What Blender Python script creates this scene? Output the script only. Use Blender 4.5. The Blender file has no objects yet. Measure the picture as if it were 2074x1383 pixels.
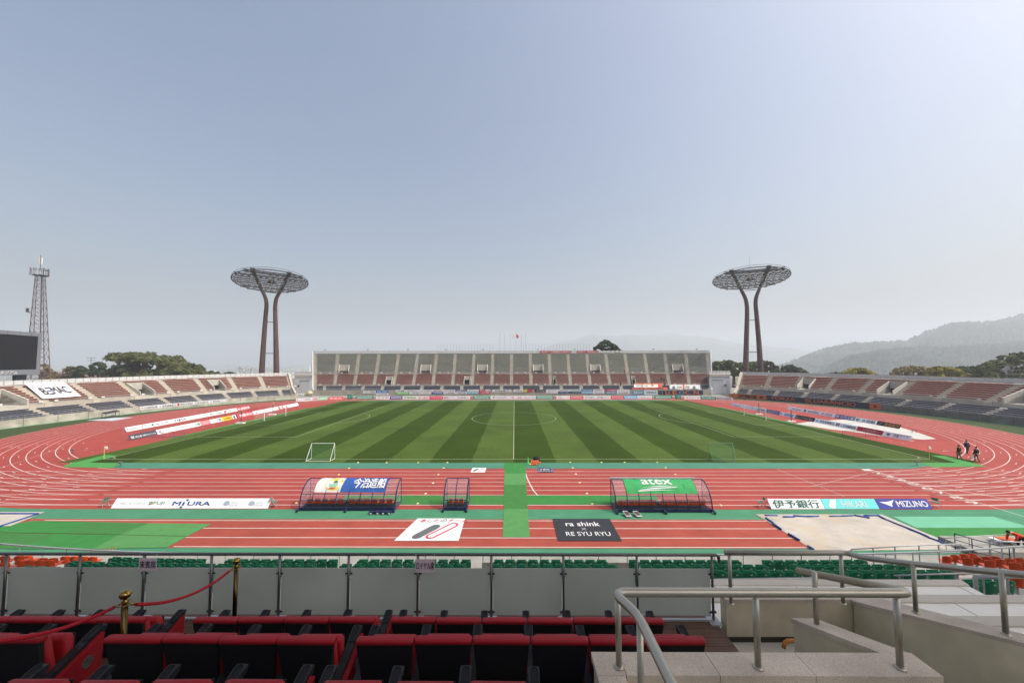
import bpy, bmesh, math, random
from mathutils import Vector, Matrix
random.seed(7)
scn = bpy.context.scene
COL = scn.collection
R_ = math.radians

# ------------------------------------------------------------------ camera
FPX, CAMX, CAMZ = 747.477, 0.142, 12.45
PT, YW, RL = .05328, -.00665, -.00189
def _M(d):
    c, s = math.cos(YW), math.sin(YW); x = c*d[0]-s*d[1]; y = s*d[0]+c*d[1]; z = d[2]
    c, s = math.cos(PT), math.sin(PT); y2 = c*y+s*z; z2 = -s*y+c*z
    c, s = math.cos(RL), math.sin(RL); return (c*x+s*z2, y2, -s*x+c*z2)
_cols = [_M(e) for e in ((1,0,0),(0,1,0),(0,0,1))]
RIGHT = Vector([c[0] for c in _cols]); FWD = Vector([c[1] for c in _cols]); UP = Vector([c[2] for c in _cols])
cam_d = bpy.data.cameras.new('camera'); cam = bpy.data.objects.new('camera', cam_d); COL.objects.link(cam)
cam_d.sensor_width = 36; cam_d.lens = FPX/2074*36; cam_d.clip_end = 30000; cam_d.clip_start = .05
cam.matrix_world = Matrix(((RIGHT.x, UP.x, -FWD.x, CAMX), (RIGHT.y, UP.y, -FWD.y, 0), (RIGHT.z, UP.z, -FWD.z, CAMZ), (0,0,0,1)))
scn.camera = cam
CP = Vector((CAMX, 0, CAMZ))
def ray(px, py): return RIGHT*((px-1037)/FPX) + FWD + UP*((691.5-py)/FPX)
def gp(px, py, z=0.):                       # surveyed point of the photo on the level z
    r = ray(px, py); return CP + r*((z-CAMZ)/r.z)
def yp(px, py, Y):                          # surveyed point on the upright plane at distance Y
    r = ray(px, py); return CP + r*(Y/r.y)

# ------------------------------------------------------------------ world, sun, exposure
SUN_EL, SUN_AZ = R_(52), R_(-18)             # azimuth measured from +X towards +Y
w = bpy.data.worlds.new('World'); scn.world = w; w.use_nodes = True
nt = w.node_tree; bg = nt.nodes['Background']
sky = nt.nodes.new('ShaderNodeTexSky'); sky.sky_type = 'NISHITA'; sky.sun_disc = False
sky.sun_elevation = SUN_EL; sky.sun_rotation = R_(90)-SUN_AZ
sky.air_density = 1.25; sky.dust_density = 9; sky.ozone_density = 3; sky.altitude = 50
nt.links.new(sky.outputs[0], bg.inputs[0]); bg.inputs[1].default_value = .15
sd = bpy.data.lights.new('sun', 'SUN'); sd.energy = 2.6; sd.angle = R_(.6); sd.color = (1, .955, .89)
so = bpy.data.objects.new('sun', sd); COL.objects.link(so)
sdir = Vector((math.cos(SUN_EL)*math.cos(SUN_AZ), math.cos(SUN_EL)*math.sin(SUN_AZ), math.sin(SUN_EL)))
so.rotation_euler = sdir.to_track_quat('Z', 'Y').to_euler()
scn.view_settings.view_transform = 'Standard'; scn.view_settings.look = 'None'
scn.view_settings.exposure = 0.3; scn.view_settings.gamma = 1
scn.render.engine = 'CYCLES'
scn.cycles.use_denoising = True
scn.cycles.max_bounces = 6; scn.cycles.diffuse_bounces = 4; scn.cycles.glossy_bounces = 3
scn.cycles.transmission_bounces = 5; scn.cycles.transparent_max_bounces = 16; scn.cycles.volume_bounces = 1
scn.cycles.sample_clamp_indirect = 6

# ------------------------------------------------------------------ materials
def lin(v):
    v /= 255.; return v/12.92 if v <= .04045 else ((v+.055)/1.055)**2.4
MATS = {}
def mat(name, rgb, k=.8, rough=.75, metal=0., var=.1, scale=2., bump=0., spec=.3, detail=4, trans=0., big=0., streak=0.):
    if name in MATS: return MATS[name]
    m = bpy.data.materials.new(name); m.use_nodes = True; n = m.node_tree.nodes; l = m.node_tree.links
    p = n['Principled BSDF']; c = [lin(x)*k for x in rgb]
    p.inputs['Roughness'].default_value = rough; p.inputs['Metallic'].default_value = metal
    p.inputs['Specular IOR Level'].default_value = spec
    if trans: p.inputs['Transmission Weight'].default_value = trans
    if var:
        g = n.new('ShaderNodeNewGeometry'); t = n.new('ShaderNodeTexNoise'); t.inputs['Scale'].default_value = scale; t.inputs['Detail'].default_value = detail
        l.new(g.outputs['Position'], t.inputs['Vector'])
        mr = n.new('ShaderNodeMapRange'); mr.inputs[1].default_value = .3; mr.inputs[2].default_value = .7; mr.inputs[3].default_value = 1-var; mr.inputs[4].default_value = 1+var
        l.new(t.outputs[0], mr.inputs[0])
        fac = mr.outputs[0]
        if big:
            t2 = n.new('ShaderNodeTexNoise'); t2.inputs['Scale'].default_value = big; t2.inputs['Detail'].default_value = 3; l.new(g.outputs['Position'], t2.inputs['Vector'])
            m2 = n.new('ShaderNodeMapRange'); m2.inputs[1].default_value = .3; m2.inputs[2].default_value = .7; m2.inputs[3].default_value = 1-var; m2.inputs[4].default_value = 1+var
            l.new(t2.outputs[0], m2.inputs[0]); mm = n.new('ShaderNodeMath'); mm.operation = 'MULTIPLY'; l.new(fac, mm.inputs[0]); l.new(m2.outputs[0], mm.inputs[1]); fac = mm.outputs[0]
        if streak:                            # pale scuffs and wear running along the lanes
            mp = n.new('ShaderNodeMapping'); mp.inputs['Scale'].default_value = (.22, 1.6, 1); mp.inputs['Rotation'].default_value = (0, 0, .06); l.new(g.outputs['Position'], mp.inputs[0])
            t3 = n.new('ShaderNodeTexNoise'); t3.inputs['Scale'].default_value = 1.3; t3.inputs['Detail'].default_value = 8; t3.inputs['Roughness'].default_value = .75; l.new(mp.outputs[0], t3.inputs['Vector'])
            m3 = n.new('ShaderNodeMapRange'); m3.inputs[1].default_value = .56; m3.inputs[2].default_value = .72; m3.inputs[3].default_value = 1; m3.inputs[4].default_value = 1+streak; l.new(t3.outputs[0], m3.inputs[0])
            mq = n.new('ShaderNodeMath'); mq.operation = 'MULTIPLY'; l.new(fac, mq.inputs[0]); l.new(m3.outputs[0], mq.inputs[1]); fac = mq.outputs[0]
        vm = n.new('ShaderNodeVectorMath'); vm.operation = 'SCALE'; vm.inputs[0].default_value = c; l.new(fac, vm.inputs['Scale'])
        l.new(vm.outputs[0], p.inputs['Base Color'])
        if bump:
            b = n.new('ShaderNodeBump'); b.inputs['Strength'].default_value = bump; b.inputs['Distance'].default_value = .02
            l.new(t.outputs[0], b.inputs['Height']); l.new(b.outputs[0], p.inputs['Normal'])
    else: p.inputs['Base Color'].default_value = (*c, 1)
    MATS[name] = m; return m
def clear_mat(name, tint, opac, rough=.25):
    if name in MATS: return MATS[name]
    m = bpy.data.materials.new(name); m.use_nodes = True; n = m.node_tree.nodes; l = m.node_tree.links
    p = n['Principled BSDF']; p.inputs['Base Color'].default_value = (*[lin(x) for x in tint], 1); p.inputs['Roughness'].default_value = rough
    tr = n.new('ShaderNodeBsdfTransparent'); mx = n.new('ShaderNodeMixShader'); mx.inputs[0].default_value = opac
    l.new(tr.outputs[0], mx.inputs[1]); l.new(p.outputs[0], mx.inputs[2]); l.new(mx.outputs[0], n['Material Output'].inputs[0])
    MATS[name] = m; return m
def ck(rgb, **k): return mat('paint_%d_%d_%d' % tuple(rgb), rgb, **k)

ORD = 'first second third fourth fifth sixth seventh eighth ninth tenth eleventh twelfth thirteenth fourteenth fifteenth sixteenth seventeenth eighteenth nineteenth twentieth'.split()
ORD += [t+o for t in ('twenty-', 'thirty-') for o in ORD[:9]]+['fortieth']
ORD = ORD[:20]+['twenty-'+o for o in ORD[:9]]+['thirtieth']+['thirty-'+o for o in ORD[:9]]+['fortieth']+['forty-'+o for o in ORD[:9]]
# ------------------------------------------------------------------ mesh builder
def wl(o):
    v = Vector((0,0,0))
    while o is not None: v += o.location; o = o.parent
    return v
class MB:
    def __init__(s): s.v = []; s.f = []; s.m = []; s.k = 0
    def add(s, vs, fs):
        n = len(s.v); s.v += [tuple(v) for v in vs]; s.f += [tuple(i+n for i in f) for f in fs]; s.m += [s.k]*len(fs); return s
    def mi(s, k): s.k = k; return s
    def bx(s, x0, x1, y0, y1, z0, z1):
        return s.add([(x0,y0,z0),(x1,y0,z0),(x1,y1,z0),(x0,y1,z0),(x0,y0,z1),(x1,y0,z1),(x1,y1,z1),(x0,y1,z1)],
                     [(0,3,2,1),(4,5,6,7),(0,1,5,4),(1,2,6,5),(2,3,7,6),(3,0,4,7)])
    def hexa(s, b, t):                       # four bottom corners, four top corners
        return s.add(list(b)+list(t), [(0,3,2,1),(4,5,6,7),(0,1,5,4),(1,2,6,5),(2,3,7,6),(3,0,4,7)])
    def obox(s, c, ax, ay, az):              # centre and half axes
        c, ax, ay, az = map(Vector, (c, ax, ay, az))
        b = [c-ax-ay-az, c+ax-ay-az, c+ax+ay-az, c-ax+ay-az]; return s.hexa(b, [p+2*az for p in b])
    def quad(s, *p): return s.add(p, [tuple(range(len(p)))])
    def tube(s, pts, r, n=8, closed=False, r2=None):
        pts = [Vector(p) for p in pts]; N = len(pts); rings = []; up = None
        for i, p in enumerate(pts):
            a = pts[(i-1) % N] if (closed or i > 0) else p; b = pts[(i+1) % N] if (closed or i < N-1) else p
            t = (b-a).normalized()
            if up is None: up = Vector((0,0,1)) if abs(t.z) < .9 else Vector((0,1,0))
            u = t.cross(up).normalized(); v = u.cross(t).normalized(); up = v
            rr = r[i] if isinstance(r, list) else (r if r2 is None else r+(r2-r)*i/(N-1))
            rings.append([p + (u*math.cos(2*math.pi*k/n)+v*math.sin(2*math.pi*k/n))*rr for k in range(n)])
        vs = [q for g in rings for q in g]; fs = []
        for i in range(N if closed else N-1):
            j = (i+1) % N
            for k in range(n): fs.append((i*n+k, i*n+(k+1) % n, j*n+(k+1) % n, j*n+k))
        if not closed: fs.append(tuple(range(n))[::-1]); fs.append(tuple((N-1)*n+k for k in range(n)))
        return s.add(vs, fs)
    def lathe(s, prof, c, n=16):             # prof: (radius, z) from below to above
        c = Vector(c); vs = []; fs = []
        for r, z in prof: vs += [c+Vector((r*math.cos(2*math.pi*k/n), r*math.sin(2*math.pi*k/n), z)) for k in range(n)]
        for i in range(len(prof)-1):
            for k in range(n): fs.append((i*n+k, i*n+(k+1) % n, (i+1)*n+(k+1) % n, (i+1)*n+k))
        fs.append(tuple(range(n))[::-1]); fs.append(tuple((len(prof)-1)*n+k for k in range(n)))
        return s.add(vs, fs)
    def ball(s, c, r, n=10):
        c = Vector(c); rr = r if hasattr(r, '__len__') else (r, r, r); vs = []; fs = []; h = n//2
        for i in range(h+1):
            a = math.pi*i/h
            for k in range(n): vs.append(c+Vector((rr[0]*math.sin(a)*math.cos(2*math.pi*k/n), rr[1]*math.sin(a)*math.sin(2*math.pi*k/n), rr[2]*math.cos(a))))
        for i in range(h):
            for k in range(n): fs.append((i*n+k, (i+1)*n+k, (i+1)*n+(k+1) % n, i*n+(k+1) % n))
        return s.add(vs, fs)
    def sweep(s, P, t0, t1, n, r0, r1, z0, z1, z0b=None, z1b=None):  # swept box; P(t, r) -> (x, y); z at r1 may differ
        z0b = z0 if z0b is None else z0b; z1b = z1 if z1b is None else z1b; vs = []; fs = []
        for i in range(n+1):
            t = t0+(t1-t0)*i/n; a = P(t, r0); b = P(t, r1)
            vs += [(*a, z0), (*b, z0b), (*b, z1b), (*a, z1)]
        for i in range(n):
            q = i*4
            for k in range(4): fs.append((q+k, q+(k+1) % 4, q+4+(k+1) % 4, q+4+k))
        fs.append((3,2,1,0)); e = n*4; fs.append((e, e+1, e+2, e+3)); return s.add(vs, fs)
    def prism(s, poly, z0, z1):
        n = len(poly); return s.add([(x,y,z0) for x,y in poly]+[(x,y,z1) for x,y in poly], [tuple(range(n))[::-1], tuple(range(n, 2*n))]+[(i, (i+1) % n, n+(i+1) % n, n+i) for i in range(n)])
    def obj(s, name, ms, parent=None, smooth=False, local=False):
        me = bpy.data.meshes.new(name); v = s.v
        if parent is not None and not local:
            o = wl(parent); v = [(a-o.x, b-o.y, c-o.z) for a, b, c in v]
        me.from_pydata(v, [], s.f)
        if not isinstance(ms, (list, tuple)): ms = [ms]
        for m in ms: me.materials.append(m)
        if len(ms) > 1: me.polygons.foreach_set('material_index', s.m)
        if smooth: me.polygons.foreach_set('use_smooth', [True]*len(s.f))
        bm = bmesh.new(); bm.from_mesh(me); bmesh.ops.recalc_face_normals(bm, faces=bm.faces); bm.to_mesh(me); bm.free()
        me.update(); ob = bpy.data.objects.new(name, me); COL.objects.link(ob)
        if parent is not None: ob.parent = parent
        return ob
def T(o, label=None, cat=None, group=None, kind=None):
    if label: o['label'] = label
    if cat: o['category'] = cat
    if group: o['group'] = group
    if kind: o['kind'] = kind
    return o
def E_(name, loc, label, cat, group=None, rz=0):
    o = bpy.data.objects.new(name, None); o.empty_display_size = .1; o.location = loc; o.rotation_euler.z = rz; COL.objects.link(o)
    return T(o, label, cat, group)
def dup(src, loc=None, rz=None, label=None, parent=None):
    o = src.copy(); COL.objects.link(o)
    if loc is not None: o.location = loc
    if rz is not None: o.rotation_euler.z = rz
    if label: o['label'] = label
    if parent is not None: o.parent = parent
    for ch in list(src.children): dup(ch, parent=o)
    return o

# ------------------------------------------------------------------ lettering
_TX = {}
def txt(sv, bold=0.):
    key = (sv, bold)
    if key in _TX: return _TX[key]
    cu = bpy.data.curves.new('t', 'FONT'); cu.body = sv; cu.size = 1; cu.resolution_u = 3
    ob = bpy.data.objects.new('t', cu); COL.objects.link(ob)
    dg = bpy.context.evaluated_depsgraph_get(); me = bpy.data.meshes.new_from_object(ob.evaluated_get(dg))
    vs = [(v.co.x, v.co.y) for v in me.vertices]; fs = [tuple(p.vertices) for p in me.polygons]
    bpy.data.objects.remove(ob); bpy.data.curves.remove(cu); bpy.data.meshes.remove(me)
    if not vs: vs = [(0,0),(1,0),(1,1)]; fs = [(0,1,2)]
    x0 = min(v[0] for v in vs); x1 = max(v[0] for v in vs); y0 = min(v[1] for v in vs); y1 = max(v[1] for v in vs)
    _TX[key] = ([((x-x0)/(x1-x0 or 1), (y-y0)/(y1-y0 or 1)) for x, y in vs], fs); return _TX[key]
def lettering(mb, s, O, U, V, box, off=.012, bold=.012, shear=0., F=None):
    """text s fitted into box (x0,x1,y0,y1 as shares of the rectangle O,U,V), lifted off its face"""
    O, U, V = Vector(O), Vector(U), Vector(V); N = U.cross(V).normalized()*off; x0, x1, y0, y1 = box
    vs, fs = txt(s, 0); bx_ = bold*.9*(x1-x0)/max(1, len(s)); by_ = bold*.45*(y1-y0); N1 = N.normalized()
    for k, (dx, dy) in enumerate(((0,0),) if bold < .015 else ((0,0),(1,0),(0,1),(1,1)) if bold < .035 else ((0,0),(1.2,0),(0,1.2),(1.2,1.2),(.6,.6))):
        out = []
        for a, b in vs:
            x = x0+(x1-x0)*a+shear*b+dx*bx_; y = y0+(y1-y0)*b+dy*by_
            out.append(F(x, y)+Vector((0,-.004*k,.002*k)) if F else O+U*x+V*y+N+N1*.0015*k)
        mb.add(out, fs)
def shape(mb, pts, O, U, V, off=.012, F=None):
    O, U, V = Vector(O), Vector(U), Vector(V); N = U.cross(V).normalized()*off
    mb.add([F(x, y) if F else O+U*x+V*y+N for x, y in pts], [tuple(range(len(pts)))])
def ell(cx, cy, rx, ry, n=20): return [(cx+rx*math.cos(2*math.pi*i/n), cy+ry*math.sin(2*math.pi*i/n)) for i in range(n)]
def star(cx, cy, rx, ry): return [(cx+(1 if i % 2 == 0 else .4)*rx*math.sin(math.pi*i/5), cy+(1 if i % 2 == 0 else .4)*ry*math.cos(math.pi*i/5)) for i in range(10)]
def rect(x0, x1, y0, y1): return [(x0,y0),(x1,y0),(x1,y1),(x0,y1)]
def decorate(parent, O, U, V, marks, off=.012):
    """marks: ('t', text, box, rgb[, bold[, shear]]) or ('s', points, rgb); one child mesh per colour"""
    by = {}
    for i, m in enumerate(marks):
        rgb = m[3] if m[0] == 't' else m[2]; mb = by.setdefault((m[0], tuple(rgb)), MB())
        if m[0] == 't': lettering(mb, m[1], O, U, V, m[2], off+.006, m[4] if len(m) > 4 else .012, m[5] if len(m) > 5 else 0)
        else: shape(mb, m[1], O, U, V, off+.0005*i)
    for (k, rgb), mb in by.items(): mb.obj('lettering' if k == 't' else 'printed_patch', ck(rgb, var=0), parent)
# ------------------------------------------------------------------ ground and sports surfaces
CY, RI, LANE, SX = 81.67, 38.0, 1.22, 38.5
CONC = mat('concrete', (186,178,165), var=.12, scale=.8, big=.11, bump=.15)
CONC2 = mat('concrete_grey', (160,158,150), var=.12, scale=.9, big=.15)
STEPC = mat('stair_concrete', (200,193,176), var=.08, scale=1.5)
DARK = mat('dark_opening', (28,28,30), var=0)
STEEL = mat('galvanised_steel', (190,192,195), metal=.3, rough=.45, var=.06, scale=8)
WHITE = mat('white_paint', (235,235,232), k=.9, var=.03)
def height(x, y):
    d = math.hypot(x*.9, y-80)
    t = min(max((d-240)/500., 0), 1); t = t*t*(3-2*t)
    return -.4 - 52*t + (2.5*math.sin(x*.004)*math.cos(y*.003) if t > 0 else 0)*t
mb = MB(); rad = [0,60,120,180,240,300,380,460,560,680,850,1100,1500,2100,3000,4300,6500]; NA = 72
vs = []; fs = []
for r in rad:
    for k in range(NA):
        x = r*math.cos(2*math.pi*k/NA); y = 80+r*math.sin(2*math.pi*k/NA); vs.append((x, y, height(x, y)))
for i in range(len(rad)-1):
    for k in range(NA): fs.append((i*NA+k, i*NA+(k+1) % NA, (i+1)*NA+(k+1) % NA, (i+1)*NA+k))
mb.add(vs, fs)
T(mb.obj('ground', mat('plain_ground', (120,122,105), var=.35, scale=.01, big=.003), smooth=True), kind='structure')

def sheet(name, poly, z, m, kind='structure'):
    o = MB().add([(x, y, z) for x, y in poly], [tuple(range(len(poly)))]).obj(name, m)
    T(o, kind=kind); return o
RED = mat('track_red', (194,84,74), k=.55, streak=.22, rough=.85, var=.09, scale=.5, big=.06, bump=.1)
GRN = mat('track_green', (84,156,118), k=.62, streak=.28, rough=.85, var=.09, scale=.6, big=.08)
GRN2 = mat('track_green_pale', (104,180,142), k=.8, rough=.85, var=.06, scale=.6)
LINE = mat('line_white', (234,228,220), k=.74, rough=.8, var=.05, scale=1)
# concrete apron and red surface of the whole arena
sheet('apron_ground', [(-150,10),(150,10),(150,190),(-150,190)], -.02, CONC2)
def arena(off, y0, th0=-25, n=40):                       # outline of the arena at distance off from the wall
    pts = []
    for side in (1, -1):
        ths = [th0+(51-th0)*i/n for i in range(n+1)]
        if side < 0: ths = ths[::-1]
        for th in ths: x, y = SP(side, th, off); pts.append((x, max(y, y0)))
    return pts
def SR(th): return 53.8+(.0045*(20-th)**2 if th < 20 else 0)
def SP(side, th, r):                                     # side stands: angle in degrees, distance behind the wall
    a = R_(th); q = SR(th)+r; return (side*(SX+q*math.cos(a)), CY+q*math.sin(a))
sheet('green_margin', [(-118,24.6)]+[(118,24.6)]+arena(0, 24.6)+[], 0., GRN)
def stadium(R, n=48, rx=None):
    pts = []
    for k in range(n+1): a = -math.pi/2+math.pi*k/n; pts.append((SX+R*math.cos(a), CY+R*math.sin(a)))
    for k in range(n+1): a = math.pi/2+math.pi*k/n; pts.append((-SX+R*math.cos(a), CY+R*math.sin(a)))
    return pts
# dark grass verge between the bends and the wall
for sd_ in (-1, 1):
    vs = []; fs = []; N = 40
    for i in range(N+1):
        th = -40+(93)*i/N
        R0 = RI+9*LANE+1.2; a = R_(th); vs.append((sd_*(SX+R0*math.cos(a)), CY+R0*math.sin(a), .004))
        R1 = SR(th)-1.1; vs.append((sd_*(SX+R1*math.cos(a)), CY+R1*math.sin(a), .004))
    for i in range(N): fs.append((2*i, 2*i+1, 2*i+3, 2*i+2))
    o = MB().add(vs, fs).obj('grass_verge', mat('verge_grass', (66,84,42), k=.7, var=.25, scale=2.2, rough=.95)); T(o, kind='structure')
tr = MB().add([(x, y, .008) for x, y in stadium(RI+9*LANE+.9)], [tuple(range(98))])
T(tr.obj('running_track', RED), kind='structure')
# red run-off of the main straight to both sides
sheet('running_track_runoff', [(-130,32.45),(130,32.45),(130,43.7),(-130,43.7)], .004, RED)
mk = MB()
def arcline(R, z=.013, w=.035, a0=-90, a1=90, side=1, n=60):
    vs = []; fs = []
    for i in range(n+1):
        a = R_(a0+(a1-a0)*i/n)
        for q in (R-w, R+w): vs.append((side*(SX+q*math.cos(a)), CY+q*math.sin(a), z))
    for i in range(n): fs.append((2*i, 2*i+1, 2*i+3, 2*i+2))
    mk.add(vs, fs)
def hl(x0, x1, y, w=.05, z=.013): mk.add([(x0,y-w,z),(x1,y-w,z),(x1,y+w,z),(x0,y+w,z)], [(0,1,2,3)])
def seg(a, b, w=.05, z=.014):
    a = Vector((a[0], a[1], z)); b = Vector((b[0], b[1], z)); n = (b-a).cross(Vector((0,0,1))).normalized()*w
    mk.add([a-n, b-n, b+n, a+n], [(0,1,2,3)])
for i in range(10):
    R = RI+i*LANE; wd = .034 if i else .042
    for s_ in (-1, 1): arcline(R, side=s_, w=wd)
    xe = 118 if i > 0 else SX
    hl(-xe if i else -SX, xe if i else SX, CY-R, wd); hl(-SX, SX, CY+R, wd)
# start lines, finish line, lane numbers and small staggers
fx = gp(1750, 950).x; yN, yF = CY-RI, CY-RI-9*LANE
fin = [gp(1728, 940), gp(2074, 1046)]
seg(fin[0], fin[1], .035); seg(gp(1792, 968), gp(2074, 1016), .04)
for (a, b) in (((1574,950),(1710,1005)), ((1150,954),(1180,954)), ((1905,934),(2010,948)), ((1640,985),(1760,958)), ((1850,935),(1920,955))): seg(gp(*a), gp(*b), .018)
for k in range(9):
    y = CY-RI-(k+.5)*LANE; t = (y-fin[0].y)/(fin[1].y-fin[0].y); x = fin[0].x+(fin[1].x-fin[0].x)*t
    lettering(mk, str(k+1), (x-1.0, y-.3, .012), (.9,0,0), (0,.6,0), (0,1,0,1), off=.004, bold=.03)
rnd = random.Random(3)
for s_ in (-1, 1):
    for k in range(9):
        for a in (-83,-79,-74,-68,-60,-50,-38,-22,-5,12,30,50,70):
            aa = a+rnd.uniform(-2, 2)
            if rnd.random() < .75: arcline(RI+(k+.5)*LANE, a0=aa, a1=aa+1.1, side=s_, n=2, w=.035, z=.0135)
seg(gp(0,948), gp(130,905), .02)
# curved mark beside the green path
pts = [gp(1062+5*0, 947), gp(1064,957), gp(1068,969), gp(1074,982), gp(1081,994), gp(1089,1003)]
for a, b in zip(pts, pts[1:]): seg(a, b, .05)
for yy, x0, x1 in ((1054.5, 88, 1600), (1070, 380, 1620), (1089, 375, 1660), (1107.7, 350, 1700)):
    y = gp(1040, yy).y; hl(gp(x0, yy).x, gp(x1, yy).x, y, .038)
hl(gp(0,1022.6).x-30, 110, CY-RI-9*LANE, .045, .0145)
# small dashes in the D areas
for _ in range(70):
    x = rnd.uniform(56, 68)*rnd.choice((-1, 1)); y = rnd.uniform(50, 108)
    seg((x, y), (x+rnd.uniform(-.5,.5), y+.25), .05)
T(mk.obj('track_markings', LINE), kind='structure')
y0, y1 = gp(1040, 1110).y, gp(1040, 1051.5).y
sheet('jump_runway', [(gp(300,1110).x-9,y0),(gp(1740,1110).x,y0),(gp(1740,1110).x,y1),(gp(80,1051).x-30,y1)], .008, mat('runway_red', (192,90,74), k=.57, streak=.25, rough=.85, var=.1, scale=.6, big=.1))
yb = gp(1040, 937).y
sheet('turf_margin', [(-46,CY-RI-.12),(46,CY-RI-.12),(54,yb),(-54,yb)], .0165, mat('margin_green', (84,148,122), k=.64, streak=.15, rough=.85, var=.08, scale=.5, big=.1))
sheet('turf_margin_far', [(-46,CY+RI-.3),(46,CY+RI-.3),(50,117),(-50,117)], .0165, MATS['margin_green'])

# ------------------------------------------------------------------ the pitch
def grass_mat():
    m = bpy.data.materials.new('pitch_grass'); m.use_nodes = True; n = m.node_tree.nodes; l = m.node_tree.links; p = n['Principled BSDF']
    p.inputs['Roughness'].default_value = .95; p.inputs['Specular IOR Level'].default_value = .1
    g = n.new('ShaderNodeNewGeometry'); sp = n.new('ShaderNodeSeparateXYZ'); l.new(g.outputs['Position'], sp.inputs[0])
    def M(op, a, b=None, c=None):
        q = n.new('ShaderNodeMath'); q.operation = op
        for i, v in enumerate((a, b, c)):
            if v is None: continue
            if isinstance(v, (int, float)): q.inputs[i].default_value = v
            else: l.new(v, q.inputs[i])
        return q.outputs[0]
    wob = n.new('ShaderNodeTexNoise'); wob.inputs['Scale'].default_value = .35; wob.inputs['Detail'].default_value = 3; l.new(g.outputs['Position'], wob.inputs['Vector'])
    x = M('ADD', sp.outputs[0], M('MULTIPLY', M('SUBTRACT', wob.outputs[0], .5), .5))
    fr = M('FRACT', M('DIVIDE', M('ADD', x, 105.), 10.5))
    k = n.new('ShaderNodeMapRange'); k.inputs[1].default_value = .495; k.inputs[2].default_value = .505; l.new(fr, k.inputs[0])
    mx = n.new('ShaderNodeMix'); mx.data_type = 'RGBA'
    mx.inputs[6].default_value = (.028, .054, .004, 1); mx.inputs[7].default_value = (.058, .095, .017, 1); l.new(k.outputs[0], mx.inputs[0])
    def noise(sc, lo, hi, detail=4, vec=None):
        t = n.new('ShaderNodeTexNoise'); t.inputs['Scale'].default_value = sc; t.inputs['Detail'].default_value = detail; l.new(vec or g.outputs['Position'], t.inputs['Vector'])
        r = n.new('ShaderNodeMapRange'); r.inputs[1].default_value = .3; r.inputs[2].default_value = .7; r.inputs[3].default_value = lo; r.inputs[4].default_value = hi; l.new(t.outputs[0], r.inputs[0]); return r.outputs[0]
    mp = n.new('ShaderNodeMapping'); mp.inputs['Scale'].default_value = (.15, 3., 1); l.new(g.outputs['Position'], mp.inputs[0])
    f = M('MULTIPLY', M('MULTIPLY', noise(3., .86, 1.14), noise(.12, .84, 1.16, 3)), noise(.6, .93, 1.07, 3, mp.outputs[0]))
    f = M('MULTIPLY', f, noise(14., .8, 1.2, 2))
    v = n.new('ShaderNodeVectorMath'); v.operation = 'SCALE'; l.new(mx.outputs[2], v.inputs[0]); l.new(f, v.inputs['Scale']); l.new(v.outputs[0], p.inputs['Base Color'])
    return m
YN, YFAR = 47.67, 115.67
sheet('pitch_grass', [(-56.6,yb),(57.2,yb),(56.5,52),(54.6,80),(54.2,117),(-54.2,117),(-54.4,80),(-55.8,52)], .022, grass_mat())
GMAT = mat('artificial_turf', (70,150,70), k=.6, rough=.9, var=.12, scale=.8, big=.2)
sheet('goal_fringe', [(-56.2,60),(-54.2,60),(-54.1,100),(-55.3,100)], .019, GMAT)
sheet('goal_fringe', [(56.2,60),(54.2,60),(54.1,100),(55.3,100)], .019, GMAT)
pm = MB(); mk = pm; PZ = .028; pw = .045
def ln(x0, y0, x1, y1): seg((x0, y0), (x1, y1), pw, PZ)
ln(-52.5,YN,52.5,YN); ln(-52.5,YFAR,52.5,YFAR); ln(0,YN,0,YFAR)
for s_ in (-1, 1):
    ln(s_*52.5,YN,s_*52.5,YFAR)
    for dx, hw in ((16.5,20.16),(5.5,9.16)):
        ln(s_*52.5,CY-hw,s_*(52.5-dx),CY-hw); ln(s_*52.5,CY+hw,s_*(52.5-dx),CY+hw); ln(s_*(52.5-dx),CY-hw,s_*(52.5-dx),CY+hw)
    pts = [(s_*(41.5-9.15*math.cos(a)), CY+9.15*math.sin(a)) for a in [R_(-53+106*i/16) for i in range(17)]]
    for a, b in zip(pts, pts[1:]): ln(*a, *b)
    for yy, sg in ((YN, 1), (YFAR, -1)):
        pts = [(s_*(52.5-math.cos(a)), yy+sg*math.sin(a)) for a in [R_(90*i/5) for i in range(6)]]
        for a, b in zip(pts, pts[1:]): ln(*a, *b)
pts = [(9.15*math.cos(a), CY+9.15*math.sin(a)) for a in [2*math.pi*i/48 for i in range(49)]]
for a, b in zip(pts, pts[1:]): ln(*a, *b)
T(pm.obj('pitch_markings', mat('pitch_line', (205,215,180), k=.55, var=.15, scale=3)), kind='structure')

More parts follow.
